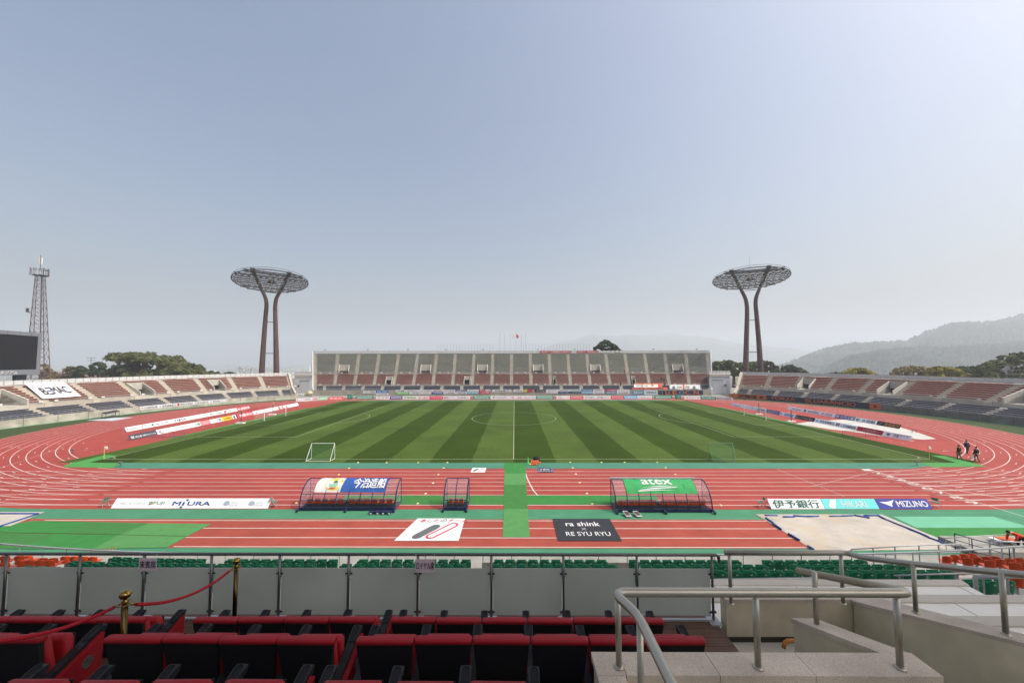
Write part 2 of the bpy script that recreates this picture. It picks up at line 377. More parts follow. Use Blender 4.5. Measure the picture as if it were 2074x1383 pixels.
# ------------------------------------------------------------------ mats laid on the surfaces
def mat_sheet(name, corners, z, m, label, cat, group=None, th=.012, marks=None):
    """a thin sheet lying on the ground, given by its corners"""
    n = len(corners); P = [(c[0], c[1]) for c in corners]
    o = MB().prism(P, z, z+th).obj(name, m); return T(o, label, cat, group)
g1 = mat('turf_mat_a', (66,150,72), k=.62, var=.08, scale=1.5, rough=.9); g2 = mat('turf_mat_b', (96,162,92), k=.64, var=.08, scale=1.5, rough=.9); g3 = mat('turf_mat_c', (74,142,70), k=.62, var=.08, scale=1.5, rough=.9)
gw = 'green turf mats forming the path to the pitch'
ys = [937.5, 959, 982, 1031, 1088]; xs = [(1022,1063.5),(1022,1065),(1021,1066),(1020,1069),(1018,1073)]
nm = ['nearest the pitch','second from the pitch','third from the pitch, between dugouts','crossing the jump runway']
for i in range(4):
    a, b = xs[i], xs[i+1]
    mat_sheet('turf_mat', [gp(a[0],ys[i]), gp(a[1],ys[i]), gp(b[1],ys[i+1]-.1), gp(b[0],ys[i+1]-.1)], .024, (g1,g2,g3,g2)[i], 'green turf path mat across the track, '+nm[i], 'mat', gw)
for (a, b, c, d), mm, lb in ((((700,1003.6),(1021,1003.6),(1019.6,1021.8),(690,1021.8)), g3, 'long green turf mat over the outer lanes behind the small dugout'),
                         (((1066.5,1003.6),(1330,1003.6),(1335,1021.8),(1067.5,1021.8)), g1, 'long green turf mat over the outer lanes behind the right dugout')):
    mat_sheet('turf_mat', [gp(*a), gp(*b), gp(*c), gp(*d)], .02, mm, lb, 'mat', 'long turf mats behind the dugouts')
left = [(((66,1055),(178,1057),(127,1080.5),(0,1078.5),(-60,1077)), g1, 'darkest green mat beside the left pit cover'), (((178,1057),(302,1060),(243,1083),(127,1080.5)), g3, 'mid green mat, upper row, middle of the left runway cover'),
        (((302,1060),(427,1061.5),(380,1086),(243,1083)), g2, 'greyish green mat at the upper right of the left runway cover'), (((0,1079.5),(116,1081.3),(40,1112),(-140,1108)), g3, 'green mat at the lower left behind the front rail'),
        (((116,1081.3),(240,1083.8),(190,1112),(40,1112)), g1, 'bright green mat in the lower row of the left runway cover'), (((240,1083.8),(379,1086.8),(338,1109),(190,1112)), g2, 'pale green mat at the lower right of the left runway cover')]
for P, mm, lb in left: mat_sheet('turf_mat', [gp(*p) for p in P], .024, mm, lb, 'mat', 'turf mats covering the left end of the runway')
cm = mat('corner_mat', (88,170,86), k=.62, var=.06, scale=1, rough=.9)
for P, lb in ((((214,921.5),(238,923),(150,944),(128,943)), 'green corner mat running outward from the left corner flag'), (((150,936),(243,938.2),(228,948),(128,946)), 'green mat along the touchline outside the left corner flag'),
              (((1886,922.5),(1912,923.5),(1998,945),(1965,945.5)), 'green corner mat running outward from the right corner flag'), (((1864,937.6),(1938,937.6),(1965,945.8),(1890,946.5)), 'green mat along the touchline outside the right corner flag')):
    mat_sheet('turf_mat', [gp(*p) for p in P], .034 if 'running' in lb else .022, cm, lb, 'mat', 'green mats at the pitch corners')
mat_sheet('turf_mat', [gp(1808,1046.5), gp(2012,1046.5), gp(2090,1069), gp(1856,1069)], .016, mat('mat_teal', (112,186,150), k=.8, var=.06, scale=1), 'pale teal green mat beside the big beige pit cover', 'mat', 'turf mats right of the beige pit cover')
mat_sheet('turf_mat', [gp(1856,1069.3), gp(2090,1069.3), gp(2150,1112), gp(1945,1112)], .016, g1, 'bright green mat below the pale teal one at the right rail', 'mat', 'turf mats right of the beige pit cover')
# beige pit covers with blue sand tubes
TARP = mat('beige_tarpaulin', (204,196,184), k=.72, var=.1, scale=.35, big=.9, bump=.4)
n = TARP.node_tree.nodes; l = TARP.node_tree.links; p_ = n['Principled BSDF']; src_ = p_.inputs['Base Color'].links[0].from_socket
g_ = n.new('ShaderNodeNewGeometry'); t_ = n.new('ShaderNodeTexNoise'); t_.inputs['Scale'].default_value = .45; t_.inputs['Detail'].default_value = 7; l.new(g_.outputs['Position'], t_.inputs['Vector'])
r_ = n.new('ShaderNodeMapRange'); r_.inputs[1].default_value = .52; r_.inputs[2].default_value = .72; r_.inputs[3].default_value = 0; r_.inputs[4].default_value = .55; l.new(t_.outputs[0], r_.inputs[0])
m_ = n.new('ShaderNodeMix'); m_.data_type = 'RGBA'; l.new(r_.outputs[0], m_.inputs[0]); l.new(src_, m_.inputs[6]); m_.inputs[7].default_value = (.42,.29,.14,1)
mp_ = n.new('ShaderNodeMapping'); mp_.inputs['Scale'].default_value = (.5,1.6,1); mp_.inputs['Rotation'].default_value = (0,0,.5); l.new(g_.outputs['Position'], mp_.inputs[0])
t2_ = n.new('ShaderNodeTexNoise'); t2_.inputs['Scale'].default_value = .5; t2_.inputs['Detail'].default_value = 2; l.new(mp_.outputs[0], t2_.inputs['Vector'])
q1 = n.new('ShaderNodeMath'); q1.operation = 'PINGPONG'; q1.inputs[1].default_value = .055; l.new(t2_.outputs[0], q1.inputs[0])
r2_ = n.new('ShaderNodeMapRange'); r2_.inputs[1].default_value = 0; r2_.inputs[2].default_value = .0022; r2_.inputs[3].default_value = .5; r2_.inputs[4].default_value = 0; l.new(q1.outputs[0], r2_.inputs[0])
m2_ = n.new('ShaderNodeMix'); m2_.data_type = 'RGBA'; l.new(r2_.outputs[0], m2_.inputs[0]); l.new(m_.outputs[2], m2_.inputs[6]); m2_.inputs[7].default_value = (.2,.18,.15,1); l.new(m2_.outputs[2], p_.inputs['Base Color'])
cov = E_('pit_cover', gp(1720,1075), 'large beige tarpaulin over the jump pit at right, edged with blue tubes', 'tarpaulin')
P = [gp(1530,1041.5), gp(1786,1042), gp(1925,1101), gp(1912,1120), gp(1655,1120)]
n_ = 26; vs = []; fs = []
c4 = [gp(1530,1041.5), gp(1786,1042), gp(1955,1113), gp(1651,1116)]
for i in range(n_+1):
    for j in range(n_+1):
        u, v = i/n_, j/n_; p = (c4[0]*(1-u)+c4[1]*u)*(1-v)+(c4[3]*(1-u)+c4[2]*u)*v
        h = .05+.03*math.sin(9*u+5*v)*math.sin(7*v-3*u)+.035*abs(math.sin(17*v+4*u)) if 0 < i < n_ and 0 < j < n_ else .03
        vs.append((p.x, p.y, h))
for i in range(n_):
    for j in range(n_): q = i*(n_+1)+j; fs.append((q, q+1, q+n_+2, q+n_+1))
MB().add(vs, fs).obj('sheet', TARP, cov, smooth=True)
BLUE = mat('blue_tube', (34,82,160), var=.08, rough=.5)
tubes = [((1549,1043.5),(1574,1043.8)),((1586,1046.5),(1609,1046)),((1607,1044),(1635,1045.5)),((1634,1045.6),(1658,1045)),((1680,1045.5),(1704,1045)),((1704,1044.6),(1727,1043.8)),((1729,1043),(1761,1048)),((1750,1043.6),(1778,1043.6)),
 ((1778,1043),(1795,1052)),((1795,1052),(1822,1063)),((1822,1063),(1851,1074)),((1851,1074),(1880,1086.5)),((1881,1088),(1912,1100)),((1551,1048),(1566,1058.5)),((1565,1059),(1582,1071)),((1597,1080),(1619,1093)),((1636,1105),(1648,1112))]
for a, b in tubes: MB().tube([gp(*a, .1), gp(*b, .1)], .07, 8).obj('edge_tube', BLUE, cov, smooth=True)
cov = E_('pit_cover', gp(20,1050), 'small beige pit cover with one blue edge at the far left', 'tarpaulin')
MB().prism([(p.x, p.y) for p in (gp(-90,1037.5), gp(90,1037.5), gp(20,1066), gp(-160,1066))], .02, .05).obj('sheet', TARP, cov)
MB().tube([gp(-60,1039.5,.09), gp(78,1039.5,.09)], .06).obj('edge_tube', BLUE, cov, smooth=True); MB().tube([gp(78,1040,.09), gp(0,1065,.09)], .06).obj('edge_tube', BLUE, cov, smooth=True)
# white sheet lying on the right D area
wsh = MB(); c4 = [gp(1611,858), gp(1740,846), gp(1896,888), gp(1845,892)]
P = [gp(1611,858,.03), gp(1640,853.6,.03), gp(1700,850,.03), gp(1740,847,.03), gp(1790,857,.03), gp(1826,866,.03), gp(1862,877,.03), gp(1896,888.6,.03), gp(1870,890,.03), gp(1800,885,.03), gp(1740,876,.03), gp(1680,869,.03), gp(1640,862.5,.03)]
wsh.prism([(p.x, p.y) for p in P], .012, .05)
T(wsh.obj('ground_sheet', mat('white_sheet', (226,222,214), k=.66, bump=.5, var=.14, scale=.6)), 'large white sheet lying under the right A-frame boards', 'tarpaulin')
# printed floor banners
def floor_banner(name, c, z, rgb, label, marks, group=None):
    O, U, V = Vector((c[3][0], c[3][1], z+.02)), c[2]-c[3], c[0]-c[3]; U = Vector((U.x, U.y, 0)); V = Vector((V.x, V.y, 0))
    o = MB().prism([(p.x, p.y) for p in c], z, z+.02).obj(name, ck(rgb, var=.04)); T(o, label, 'banner', group)
    decorate(o, O, U, V, marks, .004); return o
def capsule(cx, cy, L, r, ang, asp=1.): 
    out = []; n = 10
    for e in (1, -1):
        for i in range(n+1):
            a = (-90+180*i/n+(0 if e > 0 else 180)); x = e*L+r*math.cos(R_(a)); y = r*math.sin(R_(a))
            out.append((cx+(x*math.cos(R_(ang))-y*math.sin(R_(ang)))*asp, cy+x*math.sin(R_(ang))+y*math.cos(R_(ang))))
    return out
mk1 = [('t','あした',(.1,.42,.8,.95),(205,50,75),.03), ('t','の',(.45,.55,.8,.95),(95,100,105),.03), ('t','チーム',(.58,.92,.8,.95),(205,50,75),.03),
       ('s',capsule(.37,.38,.22,.12,62,.7),(105,108,112)), ('s',capsule(.62,.42,.27,.125,58,.72),(214,60,88)), ('s',capsule(.62,.42,.27,.075,58,.72),(236,236,234))]
floor_banner('floor_banner', [gp(846,1050.5), gp(942,1050.7), gp(928.8,1095.8), gp(798.4,1095.8)][:1]+[gp(941.7,1050.7), gp(928.8,1095.8), gp(798.4,1095.8)], .03, (236,236,234), 'white floor banner with grey and pink sole outlines on the runway', mk1)
mk2 = [('t','ra shink',(.2,.78,.63,.83),(240,240,240),.045), ('t','×',(.44,.52,.44,.56),(170,170,172),.01), ('t','RE SYU RYU',(.16,.88,.2,.37),(240,240,240),.01)]
floor_banner('floor_banner', [gp(1119,1051.3), gp(1234.8,1051), gp(1259.6,1096), gp(1130,1096)], .03, (52,54,60), 'black floor banner with white lettering on the runway', mk2)
sb = [('s',capsule(.3,.5,.2,.16,50,.6),(105,108,112)), ('s',capsule(.66,.5,.22,.17,50,.6),(214,60,88)), ('s',capsule(.66,.5,.22,.1,50,.6),(236,236,234))]
floor_banner('floor_banner', [gp(957,948), gp(985,948), gp(982,957), gp(953,957)], .03, (236,236,234), 'small white sponsor mat lying on the track by the green path', sb)
floor_banner('floor_banner', [gp(1089,948), gp(1117,948), gp(1120.5,957), gp(1093,957)], .03, (48,52,62), 'small dark sponsor mat with blue ends on the track', [('t','ra shink',(.12,.85,.55,.85),(240,240,240),.04), ('t','RE SYU RYU',(.06,.94,.12,.42),(240,240,240),.01), ('s',rect(-.05,.03,0,1),(90,120,190)), ('s',rect(.97,1.05,0,1),(90,120,190))])
# ------------------------------------------------------------------ stands
FRAME_SHADE = mat('bench_frame_shade', (104,90,84), k=.8, var=.1); FRAME_SHADEG = mat('bench_frame_shade_pale', (150,153,144), k=.8, var=.1); SEATR = mat('bench_red', (194,112,98), k=.88, var=.15, scale=1.2); SEATB = mat('bench_blue', (84,102,126), k=.85, var=.12, scale=1.2)  # both frame tones have the shadow under the seats painted in
SEATG = mat('bench_grey', (186,190,176), k=.85, var=.15, scale=1.2); SIGN = mat('sign_white', (225,225,222), var=0)
PLAST = mat('grey_cladding', (196,198,202), k=.95, var=.04, scale=.3)
def bench(mb, P, t0, t1, r, z, nseg, depth=.36, seat_w=.46, scale=1.):
    """one row of bench seats standing on the level z between t0 and t1"""
    L = math.hypot(P(t1, r)[0]-P(t0, r)[0], P(t1, r)[1]-P(t0, r)[1]); n = max(1, int(L/seat_w/scale)); dt = (t1-t0)/n
    mb.mi(0)
    for i in range(n): mb.sweep(P, t0+dt*(i+.07), t0+dt*(i+.93), 1, r+.3, r+.3+depth, z+.33, z+.43)
    mb.mi(1).sweep(P, t0, t1, nseg, r+.42, r+.56, z+.17, z+.33)  # support strip, its darker colour standing in for shadow below the seats
def tier(parent, P, edges, rows, dr, zbot, smat, voms, nseg, aisle_w, fl, st, benchkw={}):
    """rows: [(r, z)]; edges: aisle positions in t; voms {block: (t0, t1, nrows)}"""
    for b in range(len(edges)-1):
        t0, t1 = edges[b]+aisle_w/2, edges[b+1]-aisle_w/2; sb = MB()
        for i, (r, z) in enumerate(rows):
            spans = [(t0, t1)]
            if b in voms and i < voms[b][2]: spans = [(t0, voms[b][0]), (voms[b][1], t1)]
            for a, c in spans:
                if c-a < abs(aisle_w)*.3: continue
                fl.sweep(P, a-(aisle_w/2 if a == t0 else 0)*.999, c+(aisle_w/2 if c == t1 else 0)*.999, nseg, r, r+dr, zbot, z)
                bench(sb, P, a, c, r, z, nseg, **benchkw)
        o = sb.obj('seat_block', [smat, FRAME_SHADEG if smat is SEATG else FRAME_SHADE], parent)
        if b in voms: vomitory(parent, P, voms[b], rows, dr, zbot, b)
    for b, t in enumerate(edges):
        sb = MB()
        for i, (r, z) in enumerate(rows):
            zn = z-rows[i-1][1] if i else .3
            sb.sweep(P, t-aisle_w/2, t+aisle_w/2, 1, r-.42*dr, r+.03, zbot+.02, z-zn*.5)
            sb.sweep(P, t-aisle_w/2, t+aisle_w/2, 1, r+.03, r+dr*.6, zbot+.02, z+.015)
        sb.obj('stair_aisle', st, parent)
VW = mat('vomitory_wall', (196,192,180), var=.08, scale=1)
def vomitory(parent, P, v, rows, dr, zbot, b):
    OPH = 1.0 if rows[0][1] > 7 else (2.1 if rows[0][0] > 100 else 1.5)
    t0, t1, n = v; tw = (t1-t0)*.07; r0, r1 = rows[0][0], rows[n-1][0]+dr; z1 = rows[n-1][1]+.35; zf = rows[0][1]-.25
    e = MB(); hd = zf+OPH
    e.sweep(P, t0-tw, t0, 1, r0-.3, r1, zbot, rows[0][1]+.9, zbot, z1+.6); e.sweep(P, t1, t1+tw, 1, r0-.3, r1, zbot, rows[0][1]+.9, zbot, z1+.6)
    e.sweep(P, t0, t1, 2, r1-.15, r1, min(hd, z1-.2), z1+.6); e.sweep(P, t0, t1, 1, r0-.3, r1, zbot, zf)
    vo = e.obj('vomitory', VW, parent)
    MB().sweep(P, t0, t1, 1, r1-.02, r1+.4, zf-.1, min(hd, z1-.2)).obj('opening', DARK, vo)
def rail(mb, P, t0, t1, r, z, h, n, rr=.025, mids=(.5,), every=1):
    pts = []
    for i in range(n+1):
        p = P(t0+(t1-t0)*i/n, r); pts.append(p)
    for m in (1,)+tuple(mids): mb.tube([(*p, z+h*m) for p in pts], rr, 4)
    for p in pts[::every]: mb.tube([(*p, z), (*p, z+h)], rr, 4)
def number_plates(parent, P, ts, r, z, w):
    for t in ts: MB().sweep(P, t-w/2, t+w/2, 1, r-.04, r, z, z+.42).obj('number_plate', SIGN, parent)

PANEL = mat('fence_panel', (205,206,206), k=.85, var=.06, scale=.4)
def coping_fence(parent, P, t0, t1, n, r, z, h=1.05, gap=.12):
    """row of pale fence panels with narrow posts on the top edge"""
    f = MB(); pz = MB(); dt = (t1-t0)/n
    for i in range(n):
        f.sweep(P, t0+dt*(i+gap/2), t0+dt*(i+1-gap/2), 1, r, r+.05, z+.12, z+h)
        pz.sweep(P, t0+dt*(i-gap*.3), t0+dt*(i+gap*.3), 1, r-.04, r+.08, z, z+h+.04)
    pz.sweep(P, t0, t1, max(4, n//4), r+.07, r+.1, z+h, z+h+.06)
    f.obj('fence_panels', PANEL, parent); pz.obj('fence_posts', STEEL, parent)

def side_stand(side, nm, label, voms):
    root = E_(nm, Vector((side*95, 100, 0)), label, 'stand')
    P = lambda t, r: SP(side, t, r)
    edges = [50.2-7.35*i for i in range(0, 12)][::-1]; TH0 = edges[0]
    fl = MB(); aw = 1.15
    brow = [(.9+.85*i, 1.15+.33*i) for i in range(5)]; rrow = [(7.3+.84*i, 3.75+.44*i) for i in range(8)]
    ebl = [50.2-7.35*(i+.5) for i in range(-1, 12)][::-1]; ebl[-1] = 50.2
    tier(root, P, ebl, brow, .85, -.1, SEATB, {}, 3, aw, fl, CONC, {})
    tier(root, P, edges, rrow, .84, -.1, SEATR, voms, 3, aw, fl, STEPC, {})
    fl.sweep(P, TH0, 50.2, 50, 5.15, 7.3, -.1, 2.62); fl.sweep(P, TH0, 50.2, 50, 7.1, 7.3, 2.6, 3.55)
    fl.sweep(P, TH0, 50.2, 50, 14.0, 16.2, -.1, 7.3); fl.sweep(P, TH0, 50.2, 50, 0, .9, -.1, 1.1)
    fl.obj('terrace', CONC, root)
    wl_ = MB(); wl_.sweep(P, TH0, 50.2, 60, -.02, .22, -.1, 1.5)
    wl_.obj('front_wall', mat('wall_concrete_sun' if side < 0 else 'wall_concrete_shaded', (186,180,166) if side < 0 else (128,128,124), var=.22, scale=.7, big=.25, bump=.2), root)  # same concrete, darkened on the right stand to paint its shaded side
    jt = MB()
    for i in range(18): t = 49-4.9*i; jt.sweep(P, t, t+.07, 1, -.035, 0, 0, 1.5)
    jt.obj('wall_joints', mat('joint_dark', (90,86,80), var=0), root)
    rl = MB(); rail(rl, P, TH0, 50.2, .1, 1.5, .7, 84, .022, (.45,)); rl.obj('front_railing', STEEL, root)
    for b in range(len(edges)-1):
        rl = MB(); rail(rl, P, edges[b]+.9, edges[b+1]-.9, 7.2, 3.55, .55, 5, .022, (.5,)); rl.obj('walkway_railing', STEEL, root)
    number_plates(root, P, [e+1.1 for e in edges[1:]]+[e-1.1 for e in edges[1:]], 7.05, 3.75, .55)
    # end wall next to the gate
    ew = MB()
    prof = [(0,-.1),(16.2,-.1),(16.2,8.3),(14,7.9),(7.3,4.3),(7.1,3.9),(0,2.0)]
    for t, u in ((50.2, 50.75),):
        a = [(*P(t, r), z) for r, z in prof]; b = [(*P(u, r), z) for r, z in prof]; n = len(prof)
        ew.add(a+b, [tuple(range(n)), tuple(range(n, 2*n))]+[(i, (i+1) % n, n+(i+1) % n, n+i) for i in range(n)])
    ew.obj('end_wall', STEPC, root)
    coping_fence(root, P, TH0, 50.2, 70, 15.9, 7.3)
    return P
PL = side_stand(-1, 'grandstand', 'curved left grandstand with red upper benches, blue lower benches and big white banner', {8:(30.2,32.8,6), 6:(14.1,16.8,6), 3:(-7.8,-4.2,6)})
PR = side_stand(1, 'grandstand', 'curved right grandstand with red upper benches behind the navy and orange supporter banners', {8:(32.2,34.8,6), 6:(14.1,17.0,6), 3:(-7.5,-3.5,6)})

# far grandstand
root = E_('grandstand', Vector((0,142,0)), 'tall straight far grandstand with grey upper benches and red lower benches', 'stand')
X0, SPC = -1.0, 7.55
def PM(u, Y):
    a = abs(u)/76.; return (u*(1+(Y-142)/21.*(.095+.055*a**4)), Y)
ed = [X0+SPC*k for k in range(-10, 11)]
fl = MB(); AW = 1.3
def voml(pxs, Y, w, n):
    d = {}
    for px in pxs:
        u = yp(px, 750, Y).x; u = u/(1+(Y-142)/21.*.1)
        for b in range(20):
            if ed[b] < u < ed[b+1]: d[b] = (max(u-w/2, ed[b]+AW/2+.35), min(u+w/2, ed[b+1]-AW/2-.35), n)
    return d
brow = [(135.9+.8*i, 1.75+.26*i) for i in range(5)]; rrow = [(142+.8*i, 3.15+.41*i) for i in range(10)]; grow = [(151.6+.68*i, 7.75+.485*i) for i in range(17)]
ebl = [ed[0]]+[X0+SPC*(k+.5)+SPC*.5*0 for k in range(-10, 10) if k % 1 == 0]+[ed[-1]]
ebl = [e for i, e in enumerate(ebl) if i in (0, len(ebl)-1) or i % 1 == 0]
tier(root, PM, ebl, brow, .8, -.1, SEATB, {}, 1, AW, fl, STEPC)
tier(root, PM, ed, rrow, .8, -.1, SEATR, voml((790, 948, 1118, 1278), 145, 2.9, 7), 1, AW, fl, STEPC)
tier(root, PM, ed, grow, .68, -.1, SEATG, voml((701, 862, 977, 1090, 1206, 1369), 154, 3.6, 6), 1, AW, fl, STEPC, dict(depth=.3, seat_w=.5))
E0, E1 = ed[0]-.65, ed[-1]+.65
for a, b, z in ((139.85,142,2.95), (149.95,151.6,7.15), (163.1,165,16.0)): fl.sweep(PM, E0, E1, 20, a, b, -.1, z)
fl.obj('terrace', CONC2, root)
MB().sweep(PM, E0, E1, 20, 135.0, 135.25, -.1, 2.05).obj('front_wall', mat('wall_concrete_far', (168,164,152), var=.15, scale=.6, big=.2), root)
MB().sweep(PM, E0, E1, 20, 135.2, 135.9, -.1, 1.7).obj('front_walk', CONC2, root)
MB().sweep(PM, E0, E1, 20, 141.8, 142.0, 2.9, 3.1+.35).obj('kerb_wall', CONC, root)
MB().sweep(PM, E0, E1, 20, 151.3, 151.5, 7.1, 7.6).obj('kerb_wall', CONC, root)
for s_, e in ((-1, E0), (1, E1)):
    ew = MB(); prof = [(135,-.1),(165,-.1),(165,17.2),(163.2,16.2),(151.5,7.9),(149.9,7.3),(142,3.45),(135,2.1)]; n = len(prof)
    a = [(*PM(e, r), z) for r, z in prof]; b = [(*PM(e+s_*.45, r), z) for r, z in prof]
    ew.add(a+b, [tuple(range(n)), tuple(range(n, 2*n))]+[(i, (i+1) % n, n+(i+1) % n, n+i) for i in range(n)]); ew.obj('end_wall', PANEL, root)
coping_fence(root, PM, E0, E1, 92, 163.2, 16.0, 1.0, .25)
rl = MB()
for b in range(20):
    rl = MB(); rail(rl, PM, ed[b]+.9, ed[b+1]-.9, 141.7, 3.1, .75, 4, .03, (.5,)); rl.obj('walkway_railing', STEEL, root); rl = MB(); rail(rl, PM, ed[b]+.9, ed[b+1]-.9, 151.2, 7.2, .9, 4, .03, (.5,)); rl.obj('walkway_railing', STEEL, root)
rl = MB(); rail(rl, PM, E0, E0+26, 135.1, 2.05, .6, 26, .03, (.5,))
rl.obj('walkway_railing', STEEL, root)
number_plates(root, PM, [e+1.9 for e in ed[:-1]]+[e+5.2 for e in ed[9:14]], 141.6, 3.35, .75)
number_plates(root, PM, [e+2.0 for e in ed[:-1]]+[e+5.4 for e in ed[::2]], 151.1, 7.55, .75)
for px in (658, 745, 826, 903, 978, 1089, 1164, 1323, 1411):
    p = yp(px, 708, 163.4); o = MB().tube([(p.x,163.35,16.0),(p.x,163.35,17.5)], .05, 5).bx(p.x-.4,p.x+.4,163.2,163.5,17.5,17.8).obj('loudspeaker', mat('speaker_grey', (150,152,155), var=0)); T(o, 'small grey loudspeaker on the top fence of the far stand, %s from the left' % ORD[(658, 745, 826, 903, 978, 1089, 1164, 1323, 1411).index(px)], 'loudspeaker', 'loudspeakers along the top of the far stand')
# red strips hung along the top fence
for i, (a, b, col) in enumerate(((1093,1117,(190,70,88)), (1118,1137,(205,130,128)), (1137,1157,(196,104,104)), (1168,1188,(186,80,92)), (1188,1210,(198,98,104)))):
    A, B = yp(a, 711.5, 163.1), yp(b, 711.5, 163.1)
    o = MB().bx(A.x, B.x, 163.0, 163.06, 15.9, 16.95).obj('fence_banner', ck(col, var=.1)); T(o, ['dark red banner at the left end of the top fence strips','pale pink banner on the top fence right of the dark red one','dusty red banner on the top fence, left of the gap','deep pink banner on the top fence, right of the gap','soft red banner on the top fence beside the big tree'][i], 'banner', 'red banners tied to the top fence of the far stand')
    decorate(o, (A.x,163.0,15.9), (B.x-A.x,0,0), (0,0,1.05), [('t','愛媛FC',(.12,.88,.25,.75),(235,215,215),.02)])
# gate buildings between the stands
for s_, pxa, pxb, lab in ((-1, 597, 633, 'plain grey gate wall between the left stand and the far stand'), (1, 1436.5, 1479, 'plain grey gate wall between the far stand and the right stand')):
    Yg = 137.5; A, B = yp(pxa, 760, Yg).x, yp(pxb, 760, Yg).x
    g = E_('gate_building', ((A+B)/2, Yg, 0), lab, 'building')
    k_ = (Yg+14)/Yg; MB().prism([(A,Yg),(B,Yg),(B*k_-(.3 if B < 0 else 0),Yg+14),(A*k_+(.3 if A > 0 else 0),Yg+14)], -.1, 7.6).obj('wall', PLAST, g)
    MB().bx(A, B, Yg-.25, Yg-.01, 6.7, 7.55).obj('cornice', CONC, g)
    w_ = B-A; d0, d1 = (A+w_*.30, A+w_*.86) if s_ < 0 else (A+w_*.12, A+w_*.66)
    MB().bx(d0, d1, Yg-.1, Yg-.01, .3, 5.3).obj('shutter', mat('shutter_grey', (184,186,192), k=.9, var=.03), g)
    MB().bx(d0-.1, d1+.1, Yg-.2, Yg-.01, 5.31, 5.5).obj('lintel', mat('lintel', (130,132,138), var=0), g)
    MB().bx(A+.3, A+w_*.16, Yg-.1, Yg-.01, .3, 4.6).obj('door', MATS['shutter_grey'], g) if s_ < 0 else MB().bx(A+w_*.83, B-.2, Yg-.1, Yg-.01, .3, 5.3).obj('door', MATS['shutter_grey'], g)
    coping_fence(g, lambda t, r: (t, r), A, B, 5 if s_ < 0 else 6, Yg+.1, 7.6)
    lx = A+w_*.23 if s_ < 0 else A+w_*.74
    o = MB().obox((lx, Yg-.12, 3.4), (.25,0,0), (0,.08,0), (0,0,.35)).obj('wall_lamp', mat('lamp_dark', (60,62,66), var=0), g)
MB_ = MB().bx(-76,-66,131,137.4,.0,.5); T(MB_.obj('pallet_stack', WHITE), 'low white stack in front of the left gate wall', 'pallets') if False else None
a = yp(603,805,136); T(MB().bx(a.x,a.x+2.6,135,136.2,.0,.16).bx(a.x+.1,a.x+.5,135,136.2,.16,.5).bx(a.x+2.1,a.x+2.5,135,136.2,.16,.5).bx(a.x,a.x+2.6,135,136.2,.5,.68).obj('platform_cart', WHITE), 'low white trolley standing before the left gate shutter', 'cart')
a = yp(628,803,135); T(MB().ball((a.x,134.5,1.),(1.1,.8,.9),12).ball((a.x-1.3,134.7,.55),(.9,.6,.5),10).obj('equipment_pile', mat('cream_cover', (205,200,170), var=.1), smooth=True), 'cream covered equipment pile beside the far stand end', 'equipment')

# ------------------------------------------------------------------ banners hung on the stands
def wall_banner(P, t0, t1, r, z0, z1, rgb, label, marks, n=8, group=None, nm='banner', cat='banner', lean=0.):
    F = lambda x, y, e=0.: (*P(t0+(t1-t0)*x, r+lean*y-e), z0+(z1-z0)*y)
    vs = []; fs = []
    for i in range(n+1):
        x = i/n; vs += [F(x, 0), F(x, 1), F(x, 1, -.03), F(x, 0, -.03)]
    for i in range(n):
        for k in range(4): fs.append((i*4+k, i*4+(k+1) % 4, i*4+4+(k+1) % 4, i*4+4+k))
    fs += [(0,1,2,3), (n*4,n*4+1,n*4+2,n*4+3)]
    o = MB().add(vs, fs).obj(nm, ck(rgb, var=.05)); T(o, label, cat, group)
    by = {}
    for i, m in enumerate(marks):
        rgb2 = m[3] if m[0] == 't' else m[2]; mb = by.setdefault((m[0], tuple(rgb2)), MB())
        G = lambda x, y, i=i: Vector(F(x, y, .03+.004*i))
        if m[0] == 't': lettering(mb, m[1], (0,0,0), (1,0,0), (0,1,0), m[2], 0, m[4] if len(m) > 4 else .012, 0, F=G)
        else: shape(mb, m[1], (0,0,0), (1,0,0), (0,1,0), 0, F=G)
    for (k, c), mb in by.items(): mb.obj('lettering' if k == 't' else 'printed_patch', ck(c, var=0), o)
    return o
def th_of(px, py, z, side):
    q = gp(px, py, z); return math.degrees(math.atan2(q.y-CY, side*q.x-SX))
DK = (70,72,78); OR = (226,112,58); NV = (40,48,78)
# white strip on the left stand wall; increasing theta runs left to right on this side
segs = [(245,288,829.4,825.4,'山陽物産',(120,122,130),'leftmost panel with a small dotted mark'), (288,332,825.4,821.5,'住友金属鉱山',DK,'second panel with pale blue mark'), (332,372,821.5,818.3,'愛媛日産自動車',(120,120,126),'third panel starting with a red square'), (372,410,818.3,815.6,'TOKAGEYA',(60,50,58),'fourth panel with bold capitals'), (410,449,815.6,812.6,'新来島どっく',DK,'rightmost panel with a diamond mark')]
for a, b, ya, yb_, s, c, lb in segs:
    t0, t1 = th_of(a, ya, .62, -1), th_of(b, yb_, .62, -1)
    x0 = .2
    ex = [('s', rect(.02,.14,.12,.9), (200,60,80))] if s.startswith('愛媛') else [('s', ell(.1,.5,.04,.2), (190,120,140) if s[0] == '山' else (150,180,215))] if s != 'TOKAGEYA' else []
    wall_banner(PL, t0, t1, -.12, .62, 1.5, (236,236,238), 'white sign strip on the left stand wall, '+lb, [('t', s, (.04 if s == 'TOKAGEYA' else .2, .95, .2, .8), c, .02)]+ex, 3, 'white sign panels on the left stand wall', 'sign_panel', 'sign')
